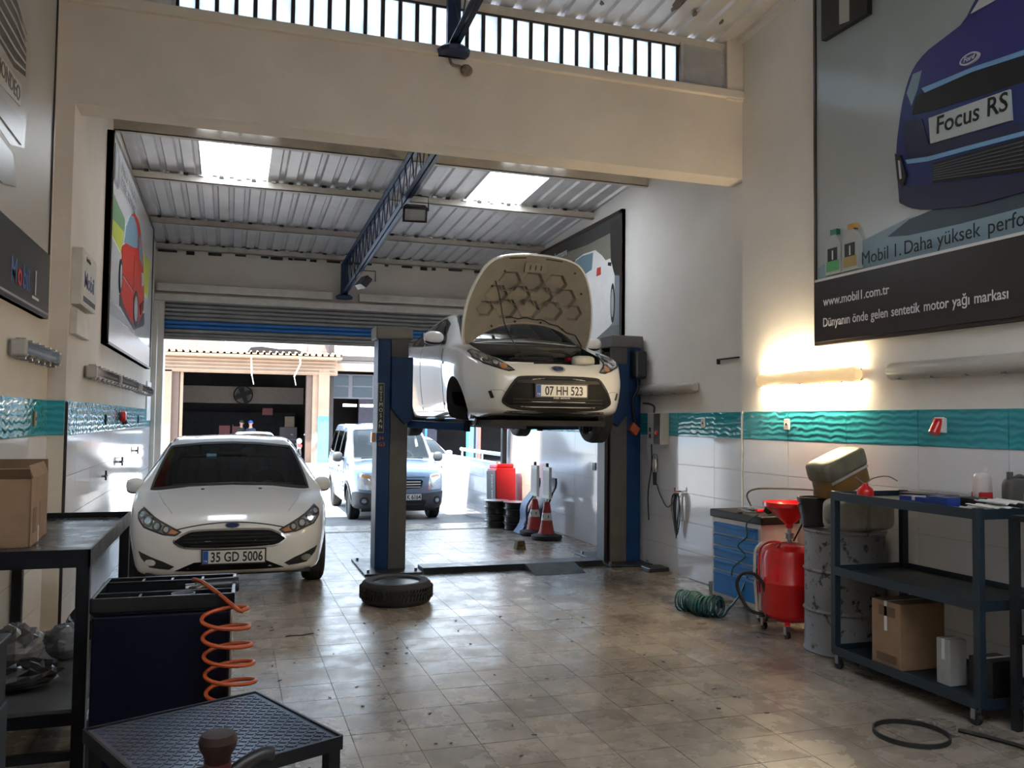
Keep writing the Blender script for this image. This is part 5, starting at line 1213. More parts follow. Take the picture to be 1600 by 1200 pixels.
# oil drum and the cans on it
DRUM = mat('drum_paint', (.20, .205, .225), .5, var=.1, col2=(.015, .015, .015), thr=(.36, .44), scale=17, detail=6)
dr = thing('oil_drum', 'grey steel oil drum stained with black oil by the right wall', 'drum', (4.19, 5.12, 0))
MB().lathe([(.0, .0), (.278, .0), (.285, .012), (.275, .03), (.272, .28), (.284, .295), (.272, .31), (.272, .56), (.284, .575), (.272, .59), (.272, .835), (.285, .85), (.28, .862), (.265, .85), (0, .845)], 40).build('shell', DRUM, dr, smooth=35)
MB().cyl((.1, -.1, .845), (.1, -.1, .862), .035, n=14).build('bung', STEEL, dr)
bk = thing('bucket', 'black plastic bucket standing on the oil drum behind the white can', 'bucket', (4.07, 5.29, .863))
MB().lathe([(.0, 0), (.088, 0), (.105, .10), (.108, .10), (.112, .16), (.125, .19), (.125, .21), (.112, .21), (.095, .01), (0, .01)], 28).build('pail', BLACK, bk, smooth=35); MB().tube([(.12 * math.cos(a), .12 * math.sin(a), .17 - .05 * math.sin(a)) for a in [i * math.pi / 12 for i in range(13)]], .004, 6).build('bail', STEEL, bk)
jm = mat('jerry_white', (.42, .39, .32), .5, var=.25, scale=7)
jw = thing('jerry_can', 'dirty white plastic jerry can lying on the oil drum', 'jerry can', (4.20, 4.985, .863))
MB().ell((0, 0, .115), .25, .105, .115, 26, 16, p=.38).build('can_body', jm, jw, smooth=60)
MB().ell((-.245, 0, .12), .02, .06, .07, 14, 8).build('can_recess', mat('can_shade', (.22, .20, .16), .6), jw, smooth=60); MB().box(-.02, .02, -.106, .106, .01, .235).build('can_seam', mat('can_rib', (.30, .27, .21), .5), jw, bevel=.01)
jt = thing('jerry_can', 'tilted olive and amber jerry can on top of the bucket and the white can', 'jerry can', (4.15, 5.13, 1.262), rot=(0, math.radians(-20), .12))
b = MB(); b.ell((0, 0, .06), .21, .12, .075, 24, 12, p=.35); b.build('upper_shell', mat('can_olive', (.13, .125, .085), .45, var=.3, scale=8), jt, smooth=60)
MB().ell((0, 0, -.06), .195, .112, .085, 24, 12, p=.35).build('lower_shell', mat('can_amber', (.15, .075, .015), .35, var=.4, scale=5), jt, smooth=60)
MB().bar((-.19, -.115, -.012), (.17, -.115, -.005), .008, .018).build('rim_strip', ALU, jt)

# blue shelf trolley
FR = mat('trolley_blue', (.011, .024, .038), .45, var=.2, scale=6)
tr = thing('shelf_trolley', 'dark blue three-shelf steel trolley in front of the right wall', 'trolley', (4.12, 4.205, 0))
hx, hy = .28, .575
for sx in (-1, 1):
    for sy in (-1, 1): MB().box(sx * hx - .022, sx * hx + .022, sy * hy - .022, sy * hy + .022, .10, 1.16).build('leg', FR, tr, bevel=.003); caster(tr, sx * hx, sy * (hy - .03), .035)
for nm, z in (('top_tray', 1.11), ('middle_shelf', .62), ('bottom_shelf', .10)):
    b = MB(); b.box(-hx, hx, -hy, hy, z, z + .012); s_ = b.build(nm, FR, tr)
    for e in ((-hx - .023, -hx - .015, -hy, hy), (hx + .015, hx + .023, -hy, hy), (-hx, hx, -hy - .023, -hy - .015), (-hx, hx, hy + .015, hy + .023)): MB().box(*e, z - .01, z + .045).build('shelf_rail', FR, s_)
# on the trolley top
ro = thing('oil_can', 'small red pump oil can with a bent spout on the trolley top', 'oil can', (3.93, 4.60, 1.124))
MB().lathe([(0, 0), (.05, 0), (.052, .045), (.045, .065), (.02, .085), (.015, .10), (0, .10)], 22).build('can', RED, ro, smooth=40); MB().tube(smooth_open([(0, 0, .09), (.03, -.03, .13), (.10, -.08, .15), (.15, -.12, .12)]), .004, 6).build('spout', STEEL, ro); MB().tube([(0, 0, .09), (-.06, .02, .14)], .004, 6).build('pump_lever', STEEL, ro)
def carton(name, label, cat, loc, sz, m, rz=0, extra=None):
    t = thing(name, label, cat, loc, rz); w, d, h = sz
    MB().box(-w / 2, w / 2, -d / 2, d / 2, 0, h).build('box', m, t, bevel=.003)
    MB().box(-w / 2 - .001, w / 2 + .001, -.012, .012, h * .55, h + .0012).build('tape', extra or PAPER, t)
    return t
BB = mat('box_blue', (.01, .035, .22), .4)
carton('parts_box', 'dark blue box with a white label lying at the middle of the trolley top', 'box', (3.98, 4.19, 1.124), (.10, .22, .05), BB, .05)
carton('parts_box', 'long dark blue box beside the papers on the trolley top', 'box', (3.96, 3.99, 1.124), (.10, .16, .065), BB, -.05, BB)
carton('parts_box', 'flat black box behind the blue boxes on the trolley top', 'box', (4.16, 4.30, 1.124), (.16, .30, .055), BLACK, .2, BLACK)
carton('parts_box', 'black box leaning among the papers on the trolley top', 'box', (4.13, 3.98, 1.124), (.14, .18, .06), BLACK, .35, BLACK)
for k, (x, y, rz, z, lab) in enumerate(((4.00, 3.80, .2, 1.128, 'white folded leaflet lowest on the trolley edge'), (4.06, 3.74, -.1, 1.148, 'open white paper sheet on top of the trolley papers'), (4.16, 3.78, .15, 1.168, 'white parts bag lying behind the trolley papers'))):
    b = MB(); n_ = 8
    b.add([(-.1 + .2 * i / n_, y_, .004 + .012 * abs(math.sin(i * 1.1 + k)) + (.006 if y_ > 0 else 0)) for y_ in (-.09, .09) for i in range(n_ + 1)], [(i, i + 1, i + n_ + 2, i + n_ + 1) for i in range(n_)])
    o = b.build('paper_sheet', PAPER, fix=False); sm = o.modifiers.new('solid', 'SOLIDIFY'); sm.thickness = .003; o.location = (x, y, z - .004); o.rotation_euler = (0, 0, rz); tag(o, lab, 'paper')
bt = thing('oil_bottle', 'white bottle with a red label standing on the trolley top', 'bottle', (4.32, 4.05, 1.124))
MB().ell((0, 0, .10), .055, .035, .10, 16, 12, p=.5).cyl((.01, 0, .19), (.02, 0, .225), .016, n=12).build('bottle', mat('bottle_pink', (.62, .55, .54), .4), bt, smooth=50); MB().box(-.052, .045, -.037, .037, .015, .085).build('label_band', mat('label_red', (.5, .03, .03), .4), bt, bevel=.008)
bt = thing('oil_bottle', 'grey oil bottle with a handle beside the white bottle', 'bottle', (4.34, 3.84, 1.124))
MB().ell((0, 0, .09), .07, .045, .09, 16, 12, p=.45).cyl((-.04, 0, .16), (-.04, 0, .215), .018, n=12).build('bottle', GREYP, bt, smooth=50); MB().tube(smooth_open([(-.03, 0, .165), (.03, 0, .19), (.075, 0, .17), (.075, 0, .10)]), .012, 8).build('handle', GREYP, bt, smooth=50)
bt = thing('oil_filter', 'brown can with a red base in front of the bottles', 'can', (4.30, 3.70, 1.124)); MB().cyl((0, 0, .02), (0, 0, .10), .04, n=20).build('can', CARD, bt, smooth=40); MB().cyl((0, 0, 0), (0, 0, .02), .042, n=20).build('base', RED, bt, smooth=40)
# on the lower shelf
t = carton('cardboard_box', 'brown cardboard box on the bottom shelf of the blue trolley', 'box', (4.05, 4.37, .114), (.34, .24, .40), CARD)
MB().box(-.171, -.1695, -.08, .06, .31, .37).build('printed_label', mat('print_brown', (.16, .09, .05), .8), t); MB().box(-.171, -.1695, -.09, .08, .03, .08).build('printed_label', MATS['print_brown'], t)
carton('parts_carton', 'grey white carton standing upright on the bottom trolley shelf', 'box', (4.0, 3.98, .114), (.12, .10, .26), mat('carton_grey', (.34, .34, .33), .7)); carton('parts_carton', 'low black carton near the right end of the bottom trolley shelf', 'box', (4.08, 3.76, .114), (.2, .16, .20), BLACK)
# second bench at the right edge
b2 = thing('work_bench', 'dark shelf bench at the right edge of the picture', 'bench', (4.22, 2.98, 0))
for sx in (-.24, .22):
    for sy in (-.55, .55): MB().box(sx - .02, sx + .02, sy - .02, sy + .02, .0, 1.12).build('leg', DARKST, b2)
for nm, z in (('bench_top', 1.10), ('middle_shelf', .46), ('bottom_shelf', .12)): MB().box(-.25, .25, -.57, .57, z, z + .03).build(nm, DARKST, b2, bevel=.003)
sb = thing('spray_bottle', 'spray bottle with an orange trigger on the dark bench shelf', 'spray bottle', (4.02, 3.45, .492))
MB().lathe([(0, 0), (.036, 0), (.038, .10), (.03, .13), (.014, .15), (.014, .165), (0, .165)], 20).build('bottle', mat('bottle_dull', (.22, .24, .22), .4), sb, smooth=40); MB().box(-.05, .025, -.012, .012, .165, .195).bar((-.03, 0, .17), (-.055, 0, .135), .018, .012).build('trigger', mat('orange_plastic', (.70, .18, .03), .4), sb, bevel=.003)
sc_ = thing('spray_can', 'spray can with a red body next to the orange-topped bottle', 'spray can', (4.08, 3.36, .492)); MB().cyl((0, 0, 0), (0, 0, .15), .033, n=20).build('can', mat('can_red', (.30, .02, .02), .35), sc_, smooth=40); MB().cyl((0, 0, .15), (0, 0, .18), .022, n=16).build('cap', BLACK, sc_, smooth=40)
sc_ = thing('pump_bottle', 'small pink pump bottle at the edge of the dark bench shelf', 'bottle', (4.00, 3.35, .492)); MB().lathe([(0, 0), (.024, 0), (.025, .06), (.012, .075), (.01, .11), (0, .11)], 16).build('bottle', mat('pink_bottle', (.42, .18, .20), .4), sc_, smooth=40); MB().bar((-.03, 0, .115), (.01, 0, .115), .012, .01).build('pump_head', WHITEP, sc_)
carton('cardboard_box', 'brown cardboard box under the dark bench at the right edge', 'box', (4.12, 3.34, .152), (.26, .16, .27), CARD)
carton('tool_case', 'black case lying on the dark bench beside the trolley', 'case', (4.22, 3.2, 1.132), (.34, .5, .12), BLACK, .1, BLACK)
# fan belt
b = MB(); b.lathe([(.178, 0), (.186, 0), (.186, .024), (.178, .024)], 48, Matrix.Diagonal((1, 1, 1, 1)), closed=True); o = b.build('fan_belt', RUBBER, smooth=40); o.location = (3.38, 3.63, .001); o.rotation_euler = (0, 0, .8); tag(o, 'black rubber drive belt lying as a ring on the floor', 'belt')
b = MB(); b.tube(smooth_open([(3.66, 3.60, .012), (3.75, 3.42, .012), (3.9, 3.0, .012), (4.2, 2.5, .012)]), .011, 6); tag(b.build('power_cable', BLACK, smooth=50), 'thick dark cable lying on the floor below the benches', 'cable')
b = MB()
for k in range(16):
    x = 3.66 + random.uniform(-.06, .12); y = 3.66 + random.uniform(-.12, .16); a = random.uniform(0, 3); b.bar((x, y, .006), (x + .04 * math.cos(a), y + .04 * math.sin(a), .01), .012, .004)
b = b.build('metal_scraps', ALU); stuff(b); b['label'] = 'small silvery scraps swept together on the floor by the trolley'; b['category'] = 'scraps'

# ================================================================== RIGHT WALL FITTINGS
def socket(label, x, y, z, m=WHITEP, w=.07, h=.09):
    t = thing('wall_socket', label, 'socket', (x, y, z)); MB().box(-.012, 0, -w / 2, w / 2, -h / 2, h / 2).build('face_plate', m, t, bevel=.004); MB().cyl((-.014, 0, 0), (-.011, 0, 0), .012, n=12).build('socket_hole', DARKST, t); return t
socket('cream wall socket in the teal band below the warm lit lamp', XRN - .012, 6.16, 1.60)
socket('small cream wall socket in the teal band between the switch box and the pillar edge', XRF - .012, 7.63, 1.60)
socket('dark switch on the white tiles behind the right lift post', XRF - .012, 10.35, 1.02, DARKST, .10, .10)
def plug(label, x, y, z):
    t = thing('power_socket', label, 'socket', (x, y, z)); MB().prism([(0, .05), (-.03, .06), (-.05, -.04), (-.0, -.05)], -.04, .04, 'y').build('housing', WHITEP, t, bevel=.005)
    MB().cyl((-.03, 0, .03), (-.075, 0, -.05), .034, n=16).build('red_collar', RED, t, smooth=40); MB().box(-.055, -.03, -.03, .03, .0, .05).build('lid', RED, t, bevel=.005); return t
plug('red and white industrial socket in the teal band above the trolley', XRN - .012, 4.50, 1.60)
plug('red industrial socket in the far teal band under the raised car', XRF - .012, 11.26, 1.55); plug('red industrial socket at the far end of the teal band by the door', XRF - .012, 13.95, 1.52)
sb = thing('switch_box', 'grey electric switch box with a red button on the wall by the right lift post', 'switch box', (XRF - .012, 8.50, 1.36))
MB().box(-.11, 0, -.16, .14, 0, .35).build('case', mat('box_cream', (.40, .385, .35), .5), sb, bevel=.008); MB().box(-.112, -.108, -.15, -.01, .01, .34).build('cover_seam', GREYP, sb)
for z in (.07, .14): MB().box(-.118, -.11, .06, .09, z, z + .045).build('rocker_switch', INK, sb)
MB().cyl((-.11, -.09, .13), (-.135, -.09, .13), .02, n=12).build('stop_button', RED, sb, smooth=40); MB().tube(smooth_open([(-.05, .1, .35), (-.05, .1, .42), (-.05, .2, .45), (-.05, .36, .46)]), .012, 6).build('conduit', DARKST, sb, smooth=40)
wl = thing('work_lamp', 'black caged work lamp hanging on the tiles below the switch box', 'work lamp', (XRF - .05, 8.60, 1.05))
MB().cyl((0, 0, -.14), (0, 0, .0), .020, .024, n=12).build('handle', BLACK, wl, smooth=40); b = MB()
for k in range(6):
    a = k * math.pi / 3; b.tube(smooth_open([(.03 * math.cos(a), .03 * math.sin(a), 0), (.04 * math.cos(a), .04 * math.sin(a), .10), (.02 * math.cos(a), .02 * math.sin(a), .20)], 4), .003, 5)
b.build('cage', DARKST, wl); MB().ell((0, 0, .09), .022, .022, .06, 12, 8).build('bulb', WHITEP, wl, smooth=60)
cb = thing('cable_coil', 'black cable hung in long loops from a hook on the white tiles', 'cable', (XRF - .03, 8.09, .86))
for k in range(6):
    b = MB(); w = .045 + .012 * (k % 3); h = .38 + .03 * (k % 4); b.tube([(-.015 - .006 * k, w * math.sin(a) + .006 * k * math.sin(a * 2), -h / 2 + h / 2 * math.cos(a)) for a in [i * math.pi / 12 for i in range(24)]], .0055, 5, True); b.build('cable_loop', BLACK, cb, smooth=60)
MB().bar((.02, 0, .02), (-.05, 0, .02), .02, .012).bar((-.05, 0, .02), (-.05, 0, .06), .012, .012).build('hook', mat('rust_red', (.25, .05, .03), .7), cb)
b = MB(); b.tube(smooth_open([(0, .50, .06), (0, .42, -.05), (0, .25, -.17), (0, .08, -.06), (0, .0, .0)]), .005, 5); b.build('cable_lead', BLACK, cb, smooth=60)
b = MB(); b.tube(smooth_open([(XRF - .03, 8.72, 1.36), (XRF - .03, 8.72, 1.1), (XRF - .03, 8.8, .8), (XRF - .03, 8.78, .5)]), .007, 5); tag(b.build('wall_cable', BLACK, smooth=60), 'thin black cable dropping from the switch box down the tiles', 'cable')
tag(MB().box(XRF - .03, XRF - .0, 7.0, 7.36, 2.22, 2.232).box(XRF - .03, XRF, 7.34, 7.36, 2.18, 2.225).build('wall_bracket', DARKST), 'thin bent metal strip on the white wall near the pillar edge', 'bracket')

# ================================================================== BACK OF THE SHOP
rc = thing('cabinet', 'red steel cabinet with a dark lettered side by the door', 'cabinet', (4.22, 13.42, zg(13.42)), rot=(-.07, 0, 0))
MB().box(-.14, .19, -.26, .24, .10, .90).build('body', RED, rc, bevel=.012); sd = MB().box(-.156, -.14, -.25, .23, .12, .86).build('side_panel', mat('panel_grey', (.10, .10, .11), .5), rc)
MB().box(-.12, .17, -.24, .2, .90, .97).build('top_rail', RED, rc, bevel=.02); MB().bar((-.13, -.2, .9), (0.02, .2, 1.0), .03, .03).build('top_strap', mat('strap_brown', (.35, .16, .08), .7), rc)
for x in (-.12, .17):
    for y in (-.24, .21): MB().box(x - .015, x + .015, y - .015, y + .015, 0, .10).build('leg', RED, rc)
text('lettering', 'FORD SERVIS', .085, INKW, sd, (-.158, -.05, .80), (0, 0, -1), (0, -1, 0), bold=.001)
for n, (cx, cy_) in enumerate(((3.88, 12.50), (4.06, 12.14))):
    for k in range(4):
        rm = thing('spare_wheel', ('%s black steel rim in the %s stack of rims beside the red cabinet' % (('lowest', 'second lowest', 'second highest', 'topmost')[k], ('farther', 'nearer')[n])), 'wheel', (cx + random.uniform(-.01, .01), cy_ + random.uniform(-.01, .01), (zg(cy_) if cy_ > 12.4 else 0) + k * .102), group='rims stacked by the red cabinet')
        MB().lathe([(.185, 0), (.19, .008), (.17, .015), (.165, .05), (.17, .09), (.19, .096), (.185, .102), (.165, .098), (.15, .06), (.06, .05), (.05, .07), (0, .07)], 28).build('rim_barrel', mat('rim_black', (.02, .02, .022), .3, metal=.4), rm, smooth=35); MB().lathe([(.188, .096), (.192, .101), (.186, .1015)], 28).build('rim_lip', STEEL, rm, smooth=35)
for n, (y, m, lab, x0) in enumerate(((11.70, mat('panel_blue', (.02, .075, .24), .45, var=.15), 'blue moulded car trim panel leaning against the right wall by the rims', 3.90), (11.56, BLACK, 'black car trim panel leaning behind the cones', 4.10))):
    t = thing('trim_panel', lab, 'car panel', (x0, y, 0)); b = MB(); NN = 12
    prof = [(i / NN, .04 * math.sin(i / NN * math.pi * 3)) for i in range(NN + 1)]
    for d in (0, .03): b.v += [(.02 + s_ * .30 + wv + d, yy, .01 + s_ * .78) for s_, wv in prof for yy in (-.14 + .05 * s_, .14 - .02 * s_)]
    m_ = 2 * (NN + 1)
    for i in range(NN): b.f += [(2 * i, 2 * i + 1, 2 * i + 3, 2 * i + 2), (m_ + 2 * i, m_ + 2 * i + 2, m_ + 2 * i + 3, m_ + 2 * i + 1), (2 * i, 2 * i + 2, m_ + 2 * i + 2, m_ + 2 * i), (2 * i + 1, m_ + 2 * i + 1, m_ + 2 * i + 3, 2 * i + 3)]
    b.f += [(0, m_, m_ + 1, 1), (2 * NN, 2 * NN + 1, m_ + 2 * NN + 1, m_ + 2 * NN)]
    pb = b.build('panel_shell', m, t, smooth=50); MB().bar((.10, -.1, .12), (.30, -.09, .62), .03, .02).build('moulded_rib', m, pb, bevel=.006)
CR = mat('cone_red', (.40, .035, .025), .55, var=.12)
for n, (x, y, lab) in enumerate(((4.13, 11.02, 'red and white traffic cone carrying a sign board, the nearer of two'), (4.12, 11.48, 'red and white traffic cone carrying a sign board, the farther of two'))):
    t = thing('traffic_cone', lab, 'traffic cone', (x, y, 0), group='cones with sign boards')
    MB().lathe([(0, 0), (.20, 0), (.215, .02), (.21, .055), (.15, .07), (.12, .08), (0, .08)], 28).build('base', RUBBER, t, smooth=40); MB().lathe([(.12, .08), (.10, .12), (.075, .26)], 24).build('cone_lower', CR, t, smooth=60); MB().lathe([(.076, .26), (.062, .36)], 24).build('white_band', WHITEP, t, smooth=60)
    MB().lathe([(.062, .36), (.042, .50), (.03, .505), (0, .505)], 24).build('cone_upper', CR, t, smooth=60); sg = MB().box(-.02, .02, -.13, .13, .55, .98).build('sign_board', WHITEP, t, bevel=.006); MB().box(-.022, .022, -.11, .11, .60, .93).build('sign_face', PAPER, sg); MB().cyl((0, 0, .50), (0, 0, .56), .018, n=10).build('sign_stem', WHITEP, t); MB().cyl((0, 0, .98), (0, 0, 1.03), .02, n=10).build('sign_knob', GREYP, t)
    for a in (-.9, -.3): MB().box(.066 * math.cos(a * 2 - 1) - .006, .066 * math.cos(a * 2 - 1) + .006, .066 * math.sin(a * 2 - 1) - .006, .066 * math.sin(a * 2 - 1) + .002, .295, .33).build('reflector_dot', INK, t)
t = thing('wheel_chock', 'small brown wedge block lying alone on the floor under the raised car', 'wheel chock', (3.48, 10.25, 0)); MB().prism([(-.06, 0), (.07, 0), (.05, .11), (-.04, .11)], -.06, .06, 'y').build('wedge', mat('chock_brown', (.13, .09, .03), .8, var=.3), t, bevel=.006); MB().box(-.03, .03, -.063, -.058, .04, .06).build('chock_slot', INK, t)
b = MB(); b.prism([(4.30, 7.05), (4.52, 7.0), (4.52, 7.25), (4.40, 7.3)], 0.001, .09, 'z'); tag(b.build('floor_bracket', GREYP, bevel=.01), 'grey bent metal sheet on the floor against the tiled wall', 'metal sheet')
MB_ = MB().box(4.28, 4.52, 8.30, 8.50, .001, .05); tag(MB_.build('foot_plate', DARKST, bevel=.01), 'dark foot plate on the floor at the foot of the right lift post', 'plate')
# ================================================================== LEFT SIDE OBJECTS
TB = mat('bench_black', (.007, .008, .011), .35, spec=.25, var=.25, scale=5, rvar=.08)
tb = thing('work_table', 'long black steel work table along the left wall', 'table', (-.91, 5.13, 0))
hx, hy = .295, .80
for sx in (-1, 1):
    for sy in (-1, 1): MB().box(sx * hx - .028, sx * hx + .028, sy * hy - .028, sy * hy + .028, 0, .96).build('leg', TB, tb, bevel=.003)
b = MB(); b.box(-hx - .02, hx + .02, -hy - .02, hy + .02, .955, .968); top = b.build('table_top', mat('bench_top', (.035, .037, .04), .30, var=.4, scale=4, rvar=.1), tb)
for e in ((-hx - .03, -hx - .02, -hy - .03, hy + .03), (hx + .02, hx + .03, -hy - .03, hy + .03), (-hx - .03, hx + .03, -hy - .03, -hy - .02), (-hx - .03, hx + .03, hy + .02, hy + .03)): MB().box(*e, .92, 1.0).build('table_rim', TB, top)
sh = MB().box(-hx, hx, -hy, hy, .27, .285).build('lower_shelf', mat('shelf_grey', (.07, .072, .075), .5, var=.3, scale=4), tb)
for e in ((-hx, hx, -hy - .01, -hy + .03), (-hx, hx, hy - .03, hy + .01), (hx - .03, hx + .01, -hy, hy)): MB().box(*e, .215, .27).build('shelf_rail', TB, sh)
for e in ((-hx, hx, -hy - .01, -hy + .02), (hx - .02, hx + .01, -hy, hy)): MB().box(*e, .06, .10).build('foot_rail', TB, tb)
# open carton
cx = thing('cardboard_box', 'open brown cardboard carton standing on the black work table', 'box', (-1.06, 4.90, .969), rz=.05)
w, d, h = .15, .27, .33
for e in ((-w, w, -d, -d + .006), (-w, w, d - .006, d), (-w, -w + .006, -d, d), (w - .006, w, -d, d)): MB().box(*e, 0, h).build('side_panel', CARD, cx)
MB().box(-w, w, -d, d, 0, .006).build('bottom_panel', CARD, cx)
for p0, p1, wd in (((0, -d, h + .0), (0, -d - .06, h + .05), 2 * w), ((0, d, h), (0, d - .02, h + .07), 2 * w)): MB().bar(p0, p1, wd, .005, up=(0, 1, 0.3)).build('flap', CARD, cx)
MB().bar((w, 0, h), (w - .02, 0, h + .06), 2 * d * .9, .005, up=(1, 0, .2)).build('flap', CARD, cx)
MB().box(w, w + .002, -.20, -.10, .06, .18).build('printed_mark', mat('print_brown', (.16, .09, .05), .8), cx); MB().box(w, w + .002, .0, .12, .02, .20).build('printed_mark', mat('print_faint', (.24, .15, .10), .8), cx); MB().box(-.07, -.03, -d - .002, -d, .17, .22).build('hand_hole', INK, cx); MB().box(w, w + .003, -.05, -.02, .0, .08).build('tape', mat('tape_clear', (.5, .42, .33), .3), cx)
# crumpled film and parts on the lower shelf
def crumple(label, loc, rx, ry, rz_, m, seed, cat='plastic film', name='plastic_film'):
    rnd = random.Random(seed); b = MB(); n, k = 18, 12; vs = []
    for i in range(k + 1):
        ph = -math.pi / 2 + math.pi * i / k
        for j in range(n):
            t = 2 * math.pi * j / n; f = 1 + (rnd.uniform(-.15, .15) if 0 < i < k else 0)
            vs.append((rx * f * math.cos(ph) * math.cos(t), ry * f * math.cos(ph) * math.sin(t), max(0, rz_ * (1 + math.sin(ph)) * (1 + (f - 1) * .8))))
    fs = [(i * n + j, i * n + (j + 1) % n, (i + 1) * n + (j + 1) % n, (i + 1) * n + j) for i in range(k) for j in range(n)]
    b.add(vs, fs); o = b.build(name, m); o.location = loc; return tag(o, label, cat)
FILM = mat('film_grey', (.20, .21, .23), .25, var=.4, scale=9); FILMD = mat('film_dark', (.02, .02, .022), .25, var=.5, scale=9)
crumple('crumpled clear grey plastic film, larger heap, on the lower shelf of the black table', (-1.02, 5.05, .287), .13, .14, .11, FILM, 3)
crumple('crumpled pale plastic film, smaller heap, beside the table leg', (-.82, 5.22, .287), .10, .12, .09, FILM, 5)
crumple('heap of black wrapping film on the lower shelf of the table', (-.95, 4.72, .287), .20, .16, .06, FILMD, 8)
crumple('crumpled black bag at the far end of the lower table shelf', (-.75, 5.65, .287), .13, .16, .10, FILMD, 9)
crumple('crumpled pale plastic bag on the floor at the lower left corner', (-.78, 3.78, .0), .14, .14, .09, mat('film_pale', (.28, .26, .25), .4, var=.3), 12)
# dark cabinet at the left edge
dc = thing('cabinet', 'dark steel cabinet corner at the left edge of the picture', 'cabinet', (-.955, 3.14, 0)); MB().box(-.24, .24, -.4, .26, .04, .82).build('body', mat('cab_dark', (.035, .04, .05), .4), dc, bevel=.006); MB().box(.24, .252, -.38, .24, .10, .62).build('door', MATS['cab_dark'], dc, bevel=.004); MB().box(-.245, .25, -.41, .27, .82, .845).build('top', MATS['cab_dark'], dc, bevel=.004)
# tool trolley
NV = mat('trolley_navy', (.003, .004, .012), .5, spec=.12, var=.2)
tt = thing('tool_trolley', 'dark navy tool trolley with a moulded compartment tray on top', 'tool trolley', (-.235, 4.03, 0), rz=-.02)
MB().box(-.268, .258, -.232, .23, .10, .80).build('body', NV, tt, bevel=.01); MB().box(.258, .270, -.22, -.19, .12, .86).build('side_rail', ALU, tt, bevel=.003)
tray = MB().box(-.27, .27, -.235, .235, .80, .818).build('tray', NV, tt, bevel=.008)
EDG = mat('tray_edge', (.010, .011, .013), .25, spec=.3)
for e in ((-.275, .275, -.24, -.225), (-.275, .275, .225, .24), (-.275, -.26, -.24, .24), (.26, .275, -.24, .24), (-.26, .26, -.13, -.12), (-.26, .26, .12, .13)): MB().box(*e, .815, .872).build('tray_wall', EDG, tray, bevel=.003)
for x in (-.12, .0, .13): MB().box(x - .005, x + .005, .125, .23, .805, .868).build('tray_divider', EDG, tray)
MB().box(-.10, -.09, -.23, -.125, .805, .868).build('tray_divider', EDG, tray); MB().lathe([(.032, .82), (.042, .870), (.047, .870), (.037, .82)], 24, Matrix.Translation((.07, -.178, 0))).build('cup_holder', mat('cup_lilac', (.10, .105, .14), .4), tray, smooth=40)
for x in (-.2, .2):
    for y in (-.16, .16): caster(tt, x, y, .04)
t = thing('impact_wrench', 'dark air impact wrench lying in the tray of the navy trolley', 'air tool', (-.08, 4.06, .818)); MB().cyl((-.05, 0, .035), (.13, .03, .035), .034, n=16).build('motor_housing', DARKST, t, smooth=40); MB().bar((.0, 0, .035), (-.06, -.11, .035), .04, .045).build('grip', BLACK, t, bevel=.01); MB().cyl((-.05, 0, .035), (-.09, -.005, .035), .016, n=10).build('anvil', STEEL, t)
b = MB(); pts = [Vector((-.135, 3.98, .90)), Vector((-.10, 3.90, .905)), Vector((-.03, 3.80, .87))]
OR = 18
for k in range(int(6.5 * OR)):
    tt_ = k / (6.5 * OR); a = 2 * math.pi * k / OR - .9; r = .085 + .012 * tt_
    pts.append(Vector((-.005 + .05 * tt_ + r * 1.05 * math.cos(a), 3.70 + .05 * math.sin(a), .835 - .48 * tt_ + .012 * math.sin(a))))
b.tube(smooth_open(pts, 2), .0085, 8); tag(b.build('coil_hose', mat('hose_orange', (.40, .065, .012), .35), smooth=60), 'orange coiled air hose hanging in front of the navy tool trolley', 'air hose')
# checker plate platform
A = Vector((-.40, 3.03)); Bq = Vector((.12, 3.27)); Cq = Vector((.34, 2.74)); ux = (Bq - A); vx = (Cq - Bq); ang = math.atan2(ux.y, ux.x); Lx = ux.length; Ly = vx.length
ctr = (A + Cq) / 2
pf = thing('step_platform', 'low steel platform with a raised checker plate top in the foreground', 'platform', (ctr.x, ctr.y, 0), rz=ang)
CK = mat('checker_steel', (.17, .21, .28), .22, metal=1.0, var=.2, scale=8)
pl = MB().box(-Lx / 2, Lx / 2, -Ly / 2, Ly / 2, .60, .612).build('checker_plate', CK, pf)
b = MB(); k = 0
for i in range(-13, 14):
    for j in range(-13, 14):
        x = i * .0215; y = j * .0215
        if abs(x) > Lx / 2 - .015 or abs(y) > Ly / 2 - .015: continue
        s_ = 1 if (i + j) % 2 else -1; b.bar((x - .008, y - .008 * s_, .612), (x + .008, y + .008 * s_, .612), .0055, .0045)
stuff(b.build('checker_studs', CK, pl, fix=False))
for e in ((-Lx / 2 - .004, Lx / 2 + .004, -Ly / 2 - .008, -Ly / 2), (-Lx / 2 - .004, Lx / 2 + .004, Ly / 2, Ly / 2 + .008), (-Lx / 2 - .008, -Lx / 2, -Ly / 2, Ly / 2), (Lx / 2, Lx / 2 + .008, -Ly / 2, Ly / 2)): MB().box(*e, .575, .616).build('edge_angle', TB, pf)
for sx in (-1, 1):
    for sy in (-1, 1): MB().box(sx * (Lx / 2 - .02) - .02, sx * (Lx / 2 - .02) + .02, sy * (Ly / 2 - .02) - .02, sy * (Ly / 2 - .02) + .02, 0, .60).build('leg', TB, pf)
MB().bar((Lx / 2 - .03, Ly / 2 - .05, .05), (Lx / 2 - .25, Ly / 2 - .05, .58), .02, .02).build('brace', TB, pf); MB().bar((Lx / 2 - .02, -Ly / 2 + .04, .15), (Lx / 2 - .02, Ly / 2 - .04, .15), .02, .02).build('foot_rail', TB, pf)
